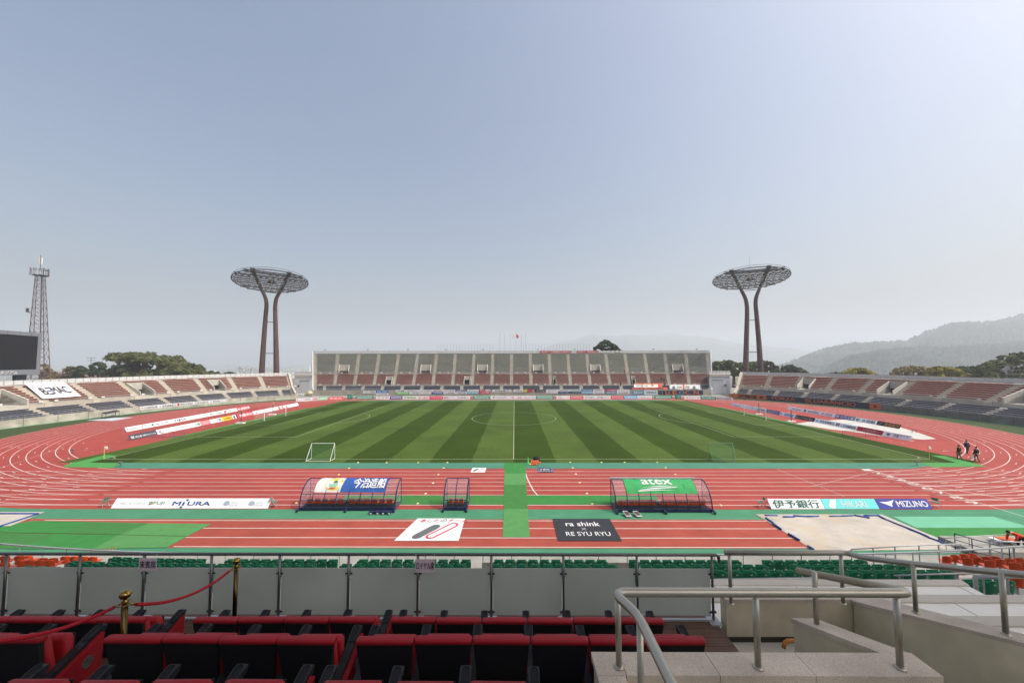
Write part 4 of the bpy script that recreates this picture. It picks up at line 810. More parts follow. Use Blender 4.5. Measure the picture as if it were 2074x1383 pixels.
# ------------------------------------------------------------------ dugouts
NAVY = mat('navy_steel', (34,42,80), k=.8, rough=.45, var=.06); GLS = clear_mat('clear_shell', (160,158,168), .24)
ORS = mat('seat_orange', (222,92,40), k=.8, rough=.5, var=.08)
def dugout(x0, x1, y0, D, H, ribs, nseat, label, banner, gapmid=True):
    root = E_('dugout', ((x0+x1)/2, y0+D/2, 0), label, 'dugout')
    def S(x, a, e=0.): return Vector((x, y0+D-(D+e)*math.cos(a), .14+(H-.14+e)*math.sin(a)))
    N = 14; sh = MB(); xs = [x0, x1]
    vs = []; fs = []
    for i in range(N+1):
        a = R_(20+70*i/N); vs += [S(x0, a), S(x1, a)]
    for i in range(N): fs.append((2*i, 2*i+1, 2*i+3, 2*i+2))
    sh.add(vs, fs).obj('clear_shell', GLS, root, smooth=True)
    for x in (x0, x1):
        s = [S(x, R_(90*i/N)) for i in range(N+1)]+[Vector((x, y0+D, .14))]
        MB().add(s, [tuple(range(len(s)))]).obj('side_panel', GLS, root)
        MB().tube([S(x, R_(90*i/N), .01) for i in range(N+1)], .05, 6).obj('end_rib', NAVY, root)
        MB().tube([(x,y0+D,.14),(x,y0+D,H)], .03, 6).tube([(x,y0,.14),(x,y0+D,.14)], .045, 6).tube([(x,y0+.1,.75),(x,y0+D,1.1)], .02, 5).obj('end_post', NAVY, root)
    for i in range(1, ribs):
        x = x0+(x1-x0)*i/ribs; MB().tube([S(x, R_(90*i_/N), .01) for i_ in range(N+1)], .034, 6).obj('rib', NAVY, root)
    b = MB(); b.tube([S(x0, R_(20), .015), S(x1, R_(20), .015)], .03, 6); b.tube([S(x0, R_(34), .015), S(x1, R_(34), .015)], .022, 6)
    b.tube([S(x0, R_(90), .01), S(x1, R_(90), .01)], .035, 6); b.obj('cross_bar', NAVY, root)
    MB().bx(x0-.03, x1+.03, y0-.05, y0+.07, .06, .27).bx(x0, x1, y0+D-.05, y0+D+.03, .06, .16).obj('base_beam', NAVY, root)
    MB().bx(x0+.1, x1-.1, y0+.1, y0+D-.1, .1, .14).obj('floor_plate', mat('plate_dark', (40,46,46), k=.6, var=.1), root)
    feet = [x0, x1] + ([(x0+x1)/2] if nseat > 4 else [])
    for x in feet:
        MB().obox((x, y0-.22, .17), (.07,0,0), (0,.2,.06), (0,-.02,.05)).lathe([(.09,-.04),(.1,0),(.09,.04)], (x,y0-.38,.07), 8).obj('foot', NAVY, root)
    k = 0
    for i in range(nseat):
        half = nseat//2 if nseat > 4 else 99; off = .35 if (i >= half and nseat > 4) else 0
        x = x0+.3+(x1-x0-.6-(.35 if nseat > 4 else 0))*(i+.5)/nseat+off
        w_ = min(.25, (x1-x0-.95)/nseat*.5*.94)
        MB().hexa([(x-w_*.85,y0+.55,.38),(x+w_*.85,y0+.55,.38),(x+w_*.85,y0+.6,.38),(x-w_*.85,y0+.6,.38)], [(x-w_,y0+.48,.82),(x+w_,y0+.48,.82),(x+w_,y0+.54,.84),(x-w_,y0+.54,.84)])\
            .hexa([(x-w_,y0+.58,.38),(x+w_,y0+.58,.38),(x+w_,y0+.95,.4),(x-w_,y0+.95,.4)], [(x-w_,y0+.58,.44),(x+w_,y0+.58,.44),(x+w_,y0+.95,.46),(x-w_,y0+.95,.46)]).obj('seat', ORS, root)
    if banner:
        bx0, bx1, split, c0, c1, marks = banner
        def F(x, y, e=.045):
            a = R_(38+50*y); r = .012*math.sin(x*34+y*5)+.008*math.sin(x*71-y*9); return S(x0+(x1-x0)*(bx0+(bx1-bx0)*x), a, e+r)
        for u0, u1, c in ((0, split, c0), (split, 1, c1)):
            if u1 <= u0: continue
            n = 40; m_ = 10; vs = []; fs = []
            for i in range(n+1):
                for j in range(m_+1): vs.append(F(u0+(u1-u0)*i/n, j/m_))
            for i in range(n):
                for j in range(m_): q = i*(m_+1)+j; fs.append((q, q+1, q+m_+2, q+m_+1))
            MB().add(vs, fs).obj('banner', ck(c, var=.04), root, smooth=True)
        by = {}
        for i, m in enumerate(marks):
            c = m[3] if m[0] == 't' else m[2]; mb = by.setdefault((m[0], tuple(c)), MB()); G = lambda x, y, i=i: F(x, y, .062+.003*i)
            if m[0] == 't': lettering(mb, m[1], (0,0,0), (1,0,0), (0,1,0), m[2], 0, m[4] if len(m) > 4 else .012, 0, F=G)
            else: shape(mb, m[1], (0,0,0), (1,0,0), (0,1,0), 0, F=G)
        for (kk, c), mb in by.items(): mb.obj('lettering' if kk == 't' else 'printed_patch', ck(c, var=0), root)
    return root, S
gA, gB = gp(606,1034), gp(800,1034)
emb = [('s',ell(.25,.5,.13,.42,24),(226,206,80)), ('s',ell(.24,.42,.06,.18),(150,200,170)), ('s',rect(.2,.29,.14,.24),(200,90,70)), ('s',[(.22,.55),(.26,.88),(.29,.55)],(80,90,90)), ('s',ell(.21,.5,.02,.07),(235,235,235)),
       ('t','今',(.52,.63,.2,.9),(240,240,244),.05), ('t','治',(.635,.745,.2,.88),(240,240,244),.05), ('t','造',(.75,.86,.2,.88),(240,240,244),.05), ('t','船',(.87,.98,.2,.88),(240,240,244),.05)]
dugout(gA.x, gB.x, gA.y, 1.65, 2.15, 8, 11, 'long dugout with a white and blue banner over its clear curved roof', (.125,.875,.37,(232,230,228),(52,96,170),emb))
gA, gB = gp(898.5,1033.5), gp(945.5,1033.5)
dugout(gA.x, gB.x, gA.y, 1.6, 2.15, 2, 3, 'small three seat dugout without banner beside the green path', None)
gA, gB = gp(1248,1037.5), gp(1443,1037.5)
atx = [('t','atex',(.25,.68,.5,.96),(244,244,244),.05), ('s',[(.16,.17),(.4,.3),(.7,.34),(.74,.31),(.42,.24)],(236,240,238)), ('s',[(.22,.32),(.5,.42),(.76,.40),(.5,.37)],(236,240,238)), ('s',[(.16,.1),(.19,.16),(.45,.21),(.7,.17),(.45,.165)],(236,240,238))]
root, S = dugout(gA.x, gB.x, gA.y, 1.65, 2.15, 8, 15, 'long dugout with a green banner and white swooshes over its clear roof', (.125,.875,0,(60,168,96),(60,168,96),atx))
MB().bx(gA.x-.05, gB.x-.6, gA.y+1.62, gA.y+1.72, 2.2, 2.32).obj('light_tube', mat('tube_grey', (190,196,198), var=0), root)
for x, lb in ((gp(1272,1046).x,'left grey seat back trolley before the green bannered dugout'), (gp(1293,1046).x,'right grey seat back trolley before the green bannered dugout')):
    y = gp(1280,1047).y; o = E_('folded_seat', (x, y, 0), lb, 'seat', 'folded seats before the right dugout')
    MB().hexa([(x-.2,y-.15,.1),(x+.25,y-.15,.1),(x+.2,y-.12,.06),(x-.15,y-.12,.06)], [(x-.35,y+.45,.32),(x+.05,y+.45,.32),(x+.05,y+.5,.26),(x-.35,y+.5,.26)]).obj('seat_shell', STEEL, o)
    MB().hexa([(x-.16,y-.02,.16),(x+.16,y-.02,.16),(x+.16,y,.14),(x-.16,y,.14)], [(x-.26,y+.33,.32),(x+.04,y+.33,.32),(x+.04,y+.35,.3),(x-.26,y+.35,.3)]).obj('pad', mat('pad_brown', (96,70,66), var=0), o)
o = E_('cart', gp(773,1039), 'low dark wheeled cart at the right foot of the left dugout', 'cart'); p = gp(776,1040)
MB().bx(p.x-1.1,p.x+.7,p.y-.2,p.y+.15,.12,.22).obj('deck', NAVY, o)
for dx in (-.95,-.4,.05,.55): MB().lathe([(.03,-.05),(.09,-.04),(.09,.04),(.03,.05)], (p.x+dx,p.y-.22,.1), 10).obj('wheel', mat('wheel_grey', (170,176,190), var=0), o)

# ------------------------------------------------------------------ goals, flags, posts, cones, chairs
NET = clear_mat('net_white', (230,232,235), .07, .8); NETG = clear_mat('net_green', (60,120,80), .15, .8)
for s_, lb in ((-1,'full size white goal at the left end'), (1,'full size white goal at the right end')):
    g = E_('football_goal', (s_*52.5, CY, 0), lb, 'goal', 'the two match goals'); x = s_*52.5
    for y in (CY-3.66, CY+3.66): MB().tube([(x,y,.02),(x,y,2.5)], .065, 8).obj('goal_post', WHITE, g)
    MB().tube([(x,CY-3.66,2.44),(x,CY+3.66,2.44)], .06, 8).obj('crossbar', WHITE, g)
    X = x+s_*2.2
    MB().quad((x,CY-3.6,2.4),(x,CY+3.6,2.4),(X,CY+3.6,1.7),(X,CY-3.6,1.7)).quad((X,CY-3.6,1.7),(X,CY+3.6,1.7),(X,CY+3.6,.04),(X,CY-3.6,.04)).quad((x,CY-3.6,2.4),(X,CY-3.6,1.7),(X,CY-3.6,.04),(x,CY-3.6,.04)).quad((x,CY+3.6,2.4),(X,CY+3.6,1.7),(X,CY+3.6,.04),(x,CY+3.6,.04)).obj('net', NET, g)
GPM = mat('post_green', (46,92,72), var=.05, rough=.5)
for px, py, yt, lb in ((488,857.5,831,'near green net post behind the left goal'), (552.5,840,817.5,'far green net post behind the left goal'), (1537.5,839.5,815.5,'far green net post behind the right goal'), (1603,854,829.5,'near green net post behind the right goal')):
    p = gp(px, py); zt = yp(px, yt, p.y).z; o = E_('net_post', p, lb, 'post', 'net support posts on white bases')
    MB().tube([(p.x,p.y,.1),(p.x,p.y,zt)], .07, 8).obj('pole', GPM, o)
    MB().tube([(p.x,p.y,zt-.02),(p.x,p.y,zt+.2)], .06, 6).obj('cap', WHITE, o)
    MB().bx(p.x-.9,p.x+.7,p.y-.35,p.y+.35,.02,.22).obj('base_weight', WHITE, o); MB().tube([(p.x,p.y,zt),(p.x-.9,p.y+.1,zt-.9)], .015, 4).tube([(p.x,p.y,zt),(p.x+.9,p.y-.1,zt-.9)], .015, 4).obj('guy_rope', WHITE, o)
def small_goal(t0, t1, b0, b1, n0, n1, m, netm, lb):
    b0, b1, n0, n1 = gp(*b0), gp(*b1), gp(*n0), gp(*n1); T0, T1 = yp(*t0, b0.y), yp(*t1, b1.y); up = Vector((0,0,.06))
    b0 += up; b1 += up; n0 += up; n1 += up
    g = E_('training_goal', b0.lerp(b1, .5), lb, 'goal', 'portable training goals by the near touchline')
    for a, b in ((b0,T0), (b1,T1)): MB().tube([a, b], .028, 6).obj('goal_post', m, g)
    MB().tube([T0, T1], .032, 6).obj('crossbar', m, g)
    for a, b in ((T0,n0), (T1,n1)): MB().tube([a, b], .028, 6).obj('rear_stay', m, g)
    MB().tube([b0, n0, n1, b1], .028, 6).obj('ground_frame', m, g)
    MB().quad(T0, T1, n1, n0).quad(T0, n0, b0).quad(T1, n1, b1).obj('net', netm, g)
small_goal((631.4,897.5),(678,897.5),(630.4,929.3),(678,929.1),(619.7,934.7),(668.3,934.4), WHITE, NETG, 'white framed training goal on the left half of the near touchline')
small_goal((1433.2,896.4),(1483.3,897),(1434.5,929.3),(1484,929.6),(1444.8,934.5),(1490.6,934.7), mat('frame_greygreen', (110,150,120), var=.1), NETG, 'grey green framed training goal on the right half of the near touchline')
YEL = mat('flag_yellow', (226,214,110), var=0); FLG = mat('flag_cloth', (222,224,226), var=0)
for x, y, px, lb in ((-52.5,YN,212,'corner flag at the near left corner of the pitch'), (52.5,YN,1885,'corner flag at the near right corner of the pitch'), (-52.5,YFAR,700,'corner flag at the far left corner of the pitch'), (52.5,YFAR,1383,'corner flag at the far right corner of the pitch')):
    o = E_('corner_flag', (x,y,0), lb, 'flag', 'four corner flags'); MB().tube([(x,y,.02),(x,y,1.65)], .03, 6).obj('pole', YEL, o)
    MB().add([(x,y,1.65),(x+.25,y+.1,1.62),(x+.42,y+.05,1.25),(x,y,1.3),(x,y+.02,1.65),(x+.25,y+.12,1.62),(x+.42,y+.07,1.25),(x,y+.02,1.3)], [(0,1,2,3),(4,5,6,7)]).obj('flag_cloth', FLG, o)
for px, py, lb in ((243,946,'broadcast microphone on a low stand by the left green mat'), (1857,944,'broadcast microphone on a low stand by the right green mat'), (146,919,'small floodlit microphone lying on the left bend')):
    p = gp(px, py); o = E_('microphone', p, lb, 'microphone', 'microphones by the near touchline')
    MB().tube([p+Vector((0,0,.5)), p+Vector((.05,0,0))], .02, 5).tube([p+Vector((0,0,.3)), p+Vector((-.25,.1,.0))], .015, 4).tube([p+Vector((0,0,.3)), p+Vector((.25,.1,.0))], .015, 4).obj('tripod', mat('mic_leg', (90,90,94), var=0), o)
    MB().ball(p+Vector((0,0,.58)), (.34,.13,.11), 10).obj('wind_shield', mat('mic_fur', (110,108,112), var=.2, scale=30), o, smooth=True)
CN = mat('cone_yellow', (226,222,160), k=.9, var=0)
cones = [(707,948.6,'on the inner lane line, left half'),(600,1019,'by the left dugout foot'),(725,937,'at the turf edge, farthest left'),(783,937,'at the turf edge, left of the white sponsor mat'),(847,937,'at the turf edge, straight beyond the gap between dugouts'),(906,937,'at the turf edge, nearest left of the green path'),(686,961.5,'behind the left dugout roof'),(888,961.5,'above the small dugout, upper'),(898.5,948,'near the small white mat'),(877,978.5,'between left and small dugout, upper'),(862,999.8,'between left and small dugout, lower'),(846,1020,'on the green edge between the dugouts'),
 (1155,936.5,'at the turf edge, first right of the ball pile'),(1218,936.5,'at the turf edge, second right of the ball pile'),(1265,936.5,'at the turf edge, third right of the ball pile'),(1331,936.5,'at the turf edge, farthest right'),(1160,947.5,'by the dark sponsor mat'),(1348,947.5,'on the inner lane beyond the right dugout'),(1166.5,960.3,'right of the dark sponsor mat'),(1368,961,'beyond the right dugout roof'),(1174,977.5,'on the mid lanes right of the path'),(1188.5,999.6,'on the outer lane left of the right dugout'),(1199.5,1020.6,'on the green edge left of the right dugout'),(1459,1023.5,'on the green edge right of the right dugout')]
c0 = MB().lathe([(.13,0),(.12,.02),(.05,.07),(.04,.07)], (0,0,.02), 12).obj('marker_cone', CN); 
for i, (px, py, lb) in enumerate(cones):
    p = gp(px, py); o = c0 if i == 0 else dup(c0); o.location = (p.x, p.y, 0); T(o, 'yellow disc marker cone '+lb, 'cone', 'yellow marker cones on the track')
o = E_('ball_net', gp(1083,941), 'black net of orange and yellow balls beside the green cone', 'balls'); p0 = gp(1081,942)
bl = mat('ball_orange', (238,120,70), var=0); by_ = mat('ball_pale', (240,226,150), var=0); k = 0
for r_, (n_b, z) in enumerate(((4,.13),(5,.3),(4,.45))):
    for i in range(n_b):
        k += 1; MB().ball((p0.x-.45+.25*i+.06*(r_ % 2)+.1*r_, p0.y-.1+.12*r_, z), .13, 8).obj('ball', by_ if (i+r_) % 4 == 0 and r_ == 0 else bl, o, smooth=True)
MB().ball((p0.x+.35,p0.y+.5,.55), (.45,.35,.42), 10).obj('net_bag', mat('bag_black', (30,28,36), var=.1), o, smooth=True)
p = gp(1069.5,941.3); T(MB().lathe([(.33,0),(.3,.06),(.14,.1),(.05,.85),(.03,.88)], (p.x,p.y,.02), 14).obj('traffic_cone', mat('cone_green', (70,180,100), var=.05), smooth=True), 'tall green traffic cone standing beside the ball net', 'cone')
def chair(px, py, rz, lb, ms=STEEL):
    p = gp(px, py); o = E_('folding_chair', (p.x,p.y,0), lb, 'chair', 'folding chairs at the ends of the sponsor boards', rz); sm = mat('chair_green', (96,130,116), var=.05)
    def L(mb, nm, m): return mb.obj(nm, m, o, local=True)
    L(MB().bx(-.2,.2,-.2,.2,.42,.46), 'seat', sm); L(MB().hexa([(-.2,-.26,.62),(.2,-.26,.62),(.2,-.24,.62),(-.2,-.24,.62)], [(-.2,-.31,.84),(.2,-.31,.84),(.2,-.29,.84),(-.2,-.29,.84)]), 'backrest', sm)
    for x in (-.21,.21): L(MB().tube([(x,-.3,.84),(x,.22,.02)], .013, 5), 'leg', ms); L(MB().tube([(x,.16,.46),(x,-.25,.02)], .013, 5), 'leg', ms)
chair(212,1026,R_(70),'folding chair at the left end of the long white board'); chair(556,1026,R_(-70),'folding chair at the right end of the long white board')
chair(1541,1027,R_(80),'folding chair at the left end of the green kanji board'); chair(1896,1027,R_(-60),'folding chair at the right end of the violet blue board')
# barriers behind the goals, near the boards
def barrier(a, b, n, m, lb, name='barrier'):
    A, B = gp(*a), gp(*b); o = E_(name, A.lerp(B, .5), lb, 'barrier', 'low barriers on the run-off areas')
    MB().tube([A+Vector((0,0,.95)), B+Vector((0,0,.95))], .02, 5).obj('top_rail', m, o); MB().tube([A+Vector((0,0,.12)), B+Vector((0,0,.12))], .02, 5).obj('bottom_rail', m, o)
    u = MB()
    for i in range(n*6+1): p = A.lerp(B, i/(n*6)); u.tube([p+Vector((0,0,.12)), p+Vector((0,0,.95))], .011, 4)
    u.obj('bars', m, o)
    for i in range(n+1):
        p = A.lerp(B, i/n); d = (B-A).normalized().cross(Vector((0,0,1)))*.3
        MB().tube([p+Vector((0,0,.95)), p], .022, 5).tube([p-d+Vector((0,0,.03)), p+d+Vector((0,0,.03))], .03, 5).obj('foot', m, o)
PUR = mat('barrier_purple', (106,76,140), var=0); BRN = mat('barrier_brown', (110,76,78), var=0)
barrier((308,886), (373,885), 3, PUR, 'purple low barrier in front of the inner left boards'); barrier((1707,884), (1776,885), 3, BRN, 'brownish low barrier in front of the dark red board')
for px, py, lb in ((291,872,'small stand between the two left board rows'), (458,842,'small dark stand behind the yellow board'), (1852,877,'dark folding trestle on the white ground sheet')):
    p = gp(px, py); h = .95 if px < 300 else .55
    T(MB().tube([(p.x-.35,p.y,.05),(p.x-.25,p.y,h)], .025, 4).tube([(p.x+.35,p.y,.05),(p.x+.25,p.y,h)], .025, 4).tube([(p.x-.3,p.y+.3,.05),(p.x-.25,p.y,h)], .02, 4).bx(p.x-.35,p.x+.35,p.y-.1,p.y+.1,h,h+.06).obj('trestle', mat('trestle_grey', (120,110,110), var=0)), lb, 'trestle', 'small trestles on the run-off areas')
A, B = gp(214,849), gp(241,843); o = E_('high_jump_cover', A.lerp(B, .5), 'low dark framed equipment cover beside a grey sheet near the left wall', 'equipment')
MB().prism([(q.x, q.y) for q in (gp(176,851.5), gp(232,846), gp(268,845.5), gp(228,852.5))], .012, .06).obj('sheet', mat('sheet_grey', (196,206,212), var=.05), o)
MB().hexa([A+Vector((0,0,1.1)), B+Vector((0,0,1.1)), B+Vector((-2,1,1.1)), A+Vector((-2,1,1.1))], [A+Vector((0,0,1.3)), B+Vector((0,0,1.3)), B+Vector((-2,1,1.3)), A+Vector((-2,1,1.3))]).obj('roof_frame', mat('cover_dark', (60,66,84), var=0), o)
for p in (A, B, A+Vector((-2,1,0)), B+Vector((-2,1,0))): MB().tube([p, p+Vector((0,0,1.1))], .05, 5).obj('leg', mat('cover_leg', (90,80,90), var=0), o)

# ------------------------------------------------------------------ people
def skinmesh(name, V, Ed, Rr, m, parent, sub=1, root=0):
    me = bpy.data.meshes.new('s'); me.from_pydata(V, Ed, []); ob = bpy.data.objects.new('s', me); COL.objects.link(ob)
    ob.modifiers.new('k', 'SKIN'); sl = me.skin_vertices[0].data
    for i, r in enumerate(Rr): sl[i].radius = (r, r) if not hasattr(r, '__len__') else r; sl[i].use_root = (i == root)
    if sub: sm = ob.modifiers.new('s', 'SUBSURF'); sm.levels = sub; sm.render_levels = sub
    dg = bpy.context.evaluated_depsgraph_get(); me2 = bpy.data.meshes.new_from_object(ob.evaluated_get(dg)); bpy.data.objects.remove(ob); bpy.data.meshes.remove(me)
    me2.materials.clear(); me2.materials.append(m); me2.polygons.foreach_set('use_smooth', [True]*len(me2.polygons))
    o = bpy.data.objects.new(name, me2); COL.objects.link(o); o.parent = parent; return o
SKIN = mat('skin', (206,158,130), k=.8, rough=.6, var=0); HAIR = mat('hair_black', (26,24,26), var=0); SHOE = mat('shoe_black', (24,22,24), var=0)
def person(loc, rz, J, jacket, trousers, label, long_coat=False, group=None, extra=None):
    """J: dict of joints in local metres; the body is one skinned surface, clothes are slightly larger skins over it"""
    o = E_('person', loc, label, 'person', group, rz)
    names = ['pel','spi','che','nec','hb','hm','ht']; V = [J[n] for n in names]; Rr = [(.14,.10),(.125,.09),(.15,.10),.055,.075,.092,.055]; Ed = [(i, i+1) for i in range(6)]
    def add(p, r, c): V.append(p); Rr.append(r); Ed.append((c, len(V)-1)); return len(V)-1
    for s_ in ('L','R'):
        i = add(J['sh'+s_], .062, 2); i = add(J['el'+s_], .042, i); i = add(J['wr'+s_], .03, i); h = add(J['ha'+s_], (.042,.02), i)
        w0, h0 = Vector(J['wr'+s_]), Vector(J['ha'+s_]); d = (h0-w0).normalized(); sd = d.cross(Vector((0,1,0))); sd = sd.normalized() if sd.length > .1 else Vector((1,0,0))
        for k, (q, L_) in enumerate(((-.03,.065),(-.01,.08),(.01,.075),(.03,.06))): f1 = add(tuple(h0+sd*q+d*.03), .009, h); add(tuple(h0+sd*q*1.2+d*L_), .008, f1)
        add(tuple(w0+d*.03-sd*.05), .010, h)
        i = add(J['hi'+s_], .085, 0); i = add(J['kn'+s_], .055, i); i = add(J['an'+s_], .038, i); add(J['to'+s_], .035, i)
    body = skinmesh('body', V, Ed, Rr, SKIN, o, 1)
    jm = ck(jacket, var=.06, rough=.85); tm = ck(trousers, var=.06, rough=.85)
    V = [J[n] for n in names[:4]]; Rr = [(.19,.14),(.175,.135),(.20,.14),.075]; Ed = [(0,1),(1,2),(2,3)]
    if long_coat: V.append(tuple(Vector(J['pel'])+Vector((0,0,-.22)))); Rr.append((.24,.19)); Ed.append((0,4))
    for s_ in ('L','R'):
        i = add(J['sh'+s_], .085, 2); i = add(J['el'+s_], .066, i); add(J['wr'+s_], .05, i)
    skinmesh('jacket', V, Ed, Rr, jm, o, 1, 1)
    V = [J['pel']]; Rr = [(.155,.12)]; Ed = []
    for s_ in ('L','R'): i = add(J['hi'+s_], .098, 0); i = add(J['kn'+s_], .072, i); add(J['an'+s_], .055, i)
    skinmesh('trousers', V, Ed, Rr, tm, o, 1)
    for s_ in ('L','R'): skinmesh('shoe', [tuple(Vector(J['an'+s_])+Vector((0,-.03,-.02))), J['to'+s_]], [(0,1)], [.05,.042], SHOE, o, 1)
    hm = Vector(J['hm']); fd = Vector(J.get('face', (0,1,0))).normalized()
    MB().ball(hm+Vector((0,0,.035))-fd*.02, (.098,.105,.105), 12).obj('hair', HAIR, o, smooth=True, local=True)
    sdv = fd.cross(Vector((0,0,1))).normalized(); fc = MB()
    for e in (-1, 1): fc.ball(hm+fd*.088+sdv*.032*e, .012, 6)
    fc.obj('eyes', HAIR, o, local=True); MB().ball(hm+fd*.1-Vector((0,0,.02)), (.014,.014,.02), 6).ball(hm+sdv*.095-Vector((0,0,.01)), (.014,.02,.03), 6).ball(hm-sdv*.095-Vector((0,0,.01)), (.014,.02,.03), 6).obj('nose_and_ears', SKIN, o, local=True)
    MB().ball(hm+fd*.082-Vector((0,0,.055)), (.026,.01,.007), 6).obj('mouth', mat('lips', (160,90,84), var=0), o, local=True)
    if extra: extra(o)
    o.scale = (1.05,)*3; return o
def walk(ph=1., armout=.0):
    return dict(pel=(0,0,.93), spi=(0,.01,1.12), che=(0,.01,1.34), nec=(0,.0,1.49), hb=(0,.01,1.57), hm=(0,.02,1.64), ht=(0,.01,1.72),
      shL=(-.19,0,1.41), elL=(-.27-armout,-.06*ph,1.13), wrL=(-.27-armout,.08*ph,.9), haL=(-.265-armout,.12*ph,.82), shR=(.19,0,1.41), elR=(.27+armout,.02*ph,1.13), wrR=(.27+armout,.14*ph,.9), haR=(.265+armout,.17*ph,.82),
      hiL=(-.1,0,.9), knL=(-.11,.1*ph,.5), anL=(-.11,.1*ph,.09), toL=(-.12,.25*ph,.04), hiR=(.1,0,.9), knR=(.11,.03*ph,.5), anR=(.11,-.18*ph,.13), toR=(.12,-.06*ph,.05))
def bag(o): MB().hexa([(-.44,.05,.35),(-.24,.05,.35),(-.24,.2,.35),(-.44,.2,.35)], [(-.38,.1,.78),(-.28,.1,.78),(-.28,.16,.78),(-.38,.16,.78)]).obj('carried_bag', WHITE, o, local=True)
gpp = 'three men walking on the right run-off'
person(gp(1943.5,931), R_(8), walk(1.), (22,22,26), (120,104,96), 'person walking away in black jacket and brown trousers, left of three', group=gpp)
person(gp(1959,919.5), R_(5), walk(-1., .03), (40,40,66), (44,30,36), 'person in navy jacket with pale shoulder patch, farthest of the three', group=gpp)
person(gp(1979,935), R_(0), walk(1., .05), (24,26,36), (150,118,104), 'person in long dark coat holding a white bag, right of three', True, gpp, bag)
Jw = dict(pel=(.0,0,.92), spi=(-.2,0,1.05), che=(-.45,0,1.15), nec=(-.62,0,1.19), hb=(-.7,0,1.17), hm=(-.79,0,1.17), ht=(-.88,0,1.15), face=(-.8,0,-.6),
  shL=(-.48,-.19,1.1), elL=(-.58,-.24,.85), wrL=(-.68,-.16,.66), haL=(-.74,-.14,.6), shR=(-.48,.19,1.1), elR=(-.55,.24,.85), wrR=(-.66,.16,.66), haR=(-.72,.14,.6),
  hiL=(.03,-.1,.88), knL=(.02,-.12,.48), anL=(.1,-.12,.09), toL=(-.06,-.14,.04), hiR=(.03,.1,.88), knR=(-.05,.12,.48), anR=(.04,.12,.09), toR=(-.12,.14,.04))
person(gp(2070,1117.5), 0, Jw, (222,60,36), (26,30,44), 'person in orange red shirt bending over a table at the right edge')
def far_person(px, py, z, jk, tr_, lb, Y=None):
    p = yp(px, py, Y); person((p.x, p.y, z), math.pi, walk(.6), jk, tr_, lb, group='people among the seats of the far stand')
far_person(1265, 757, 7.2, (200,80,70), (60,56,70), 'person in red top standing on the stair under the upper tier', 150.6)
far_person(1340, 778, 4.4, (40,44,60), (40,40,50), 'person in dark clothes standing in the red seats, left of two', 144.2)
far_person(1345, 780, 4.0, (30,34,50), (40,40,50), 'person in dark clothes in the red seats, right of two', 143.4)
far_person(1319.5, 781, 3.45, (150,150,160), (60,60,70), 'person in grey clothes behind the patched banner', 142.4)
far_person(1257, 786, 2.7, (50,54,70), (50,50,60), 'person in navy near the lower stair of the far stand', 139.6)
far_person(1347, 789, 2.6, (50,50,56), (50,50,60), 'person in black at the right end of the red banner', 138.9)
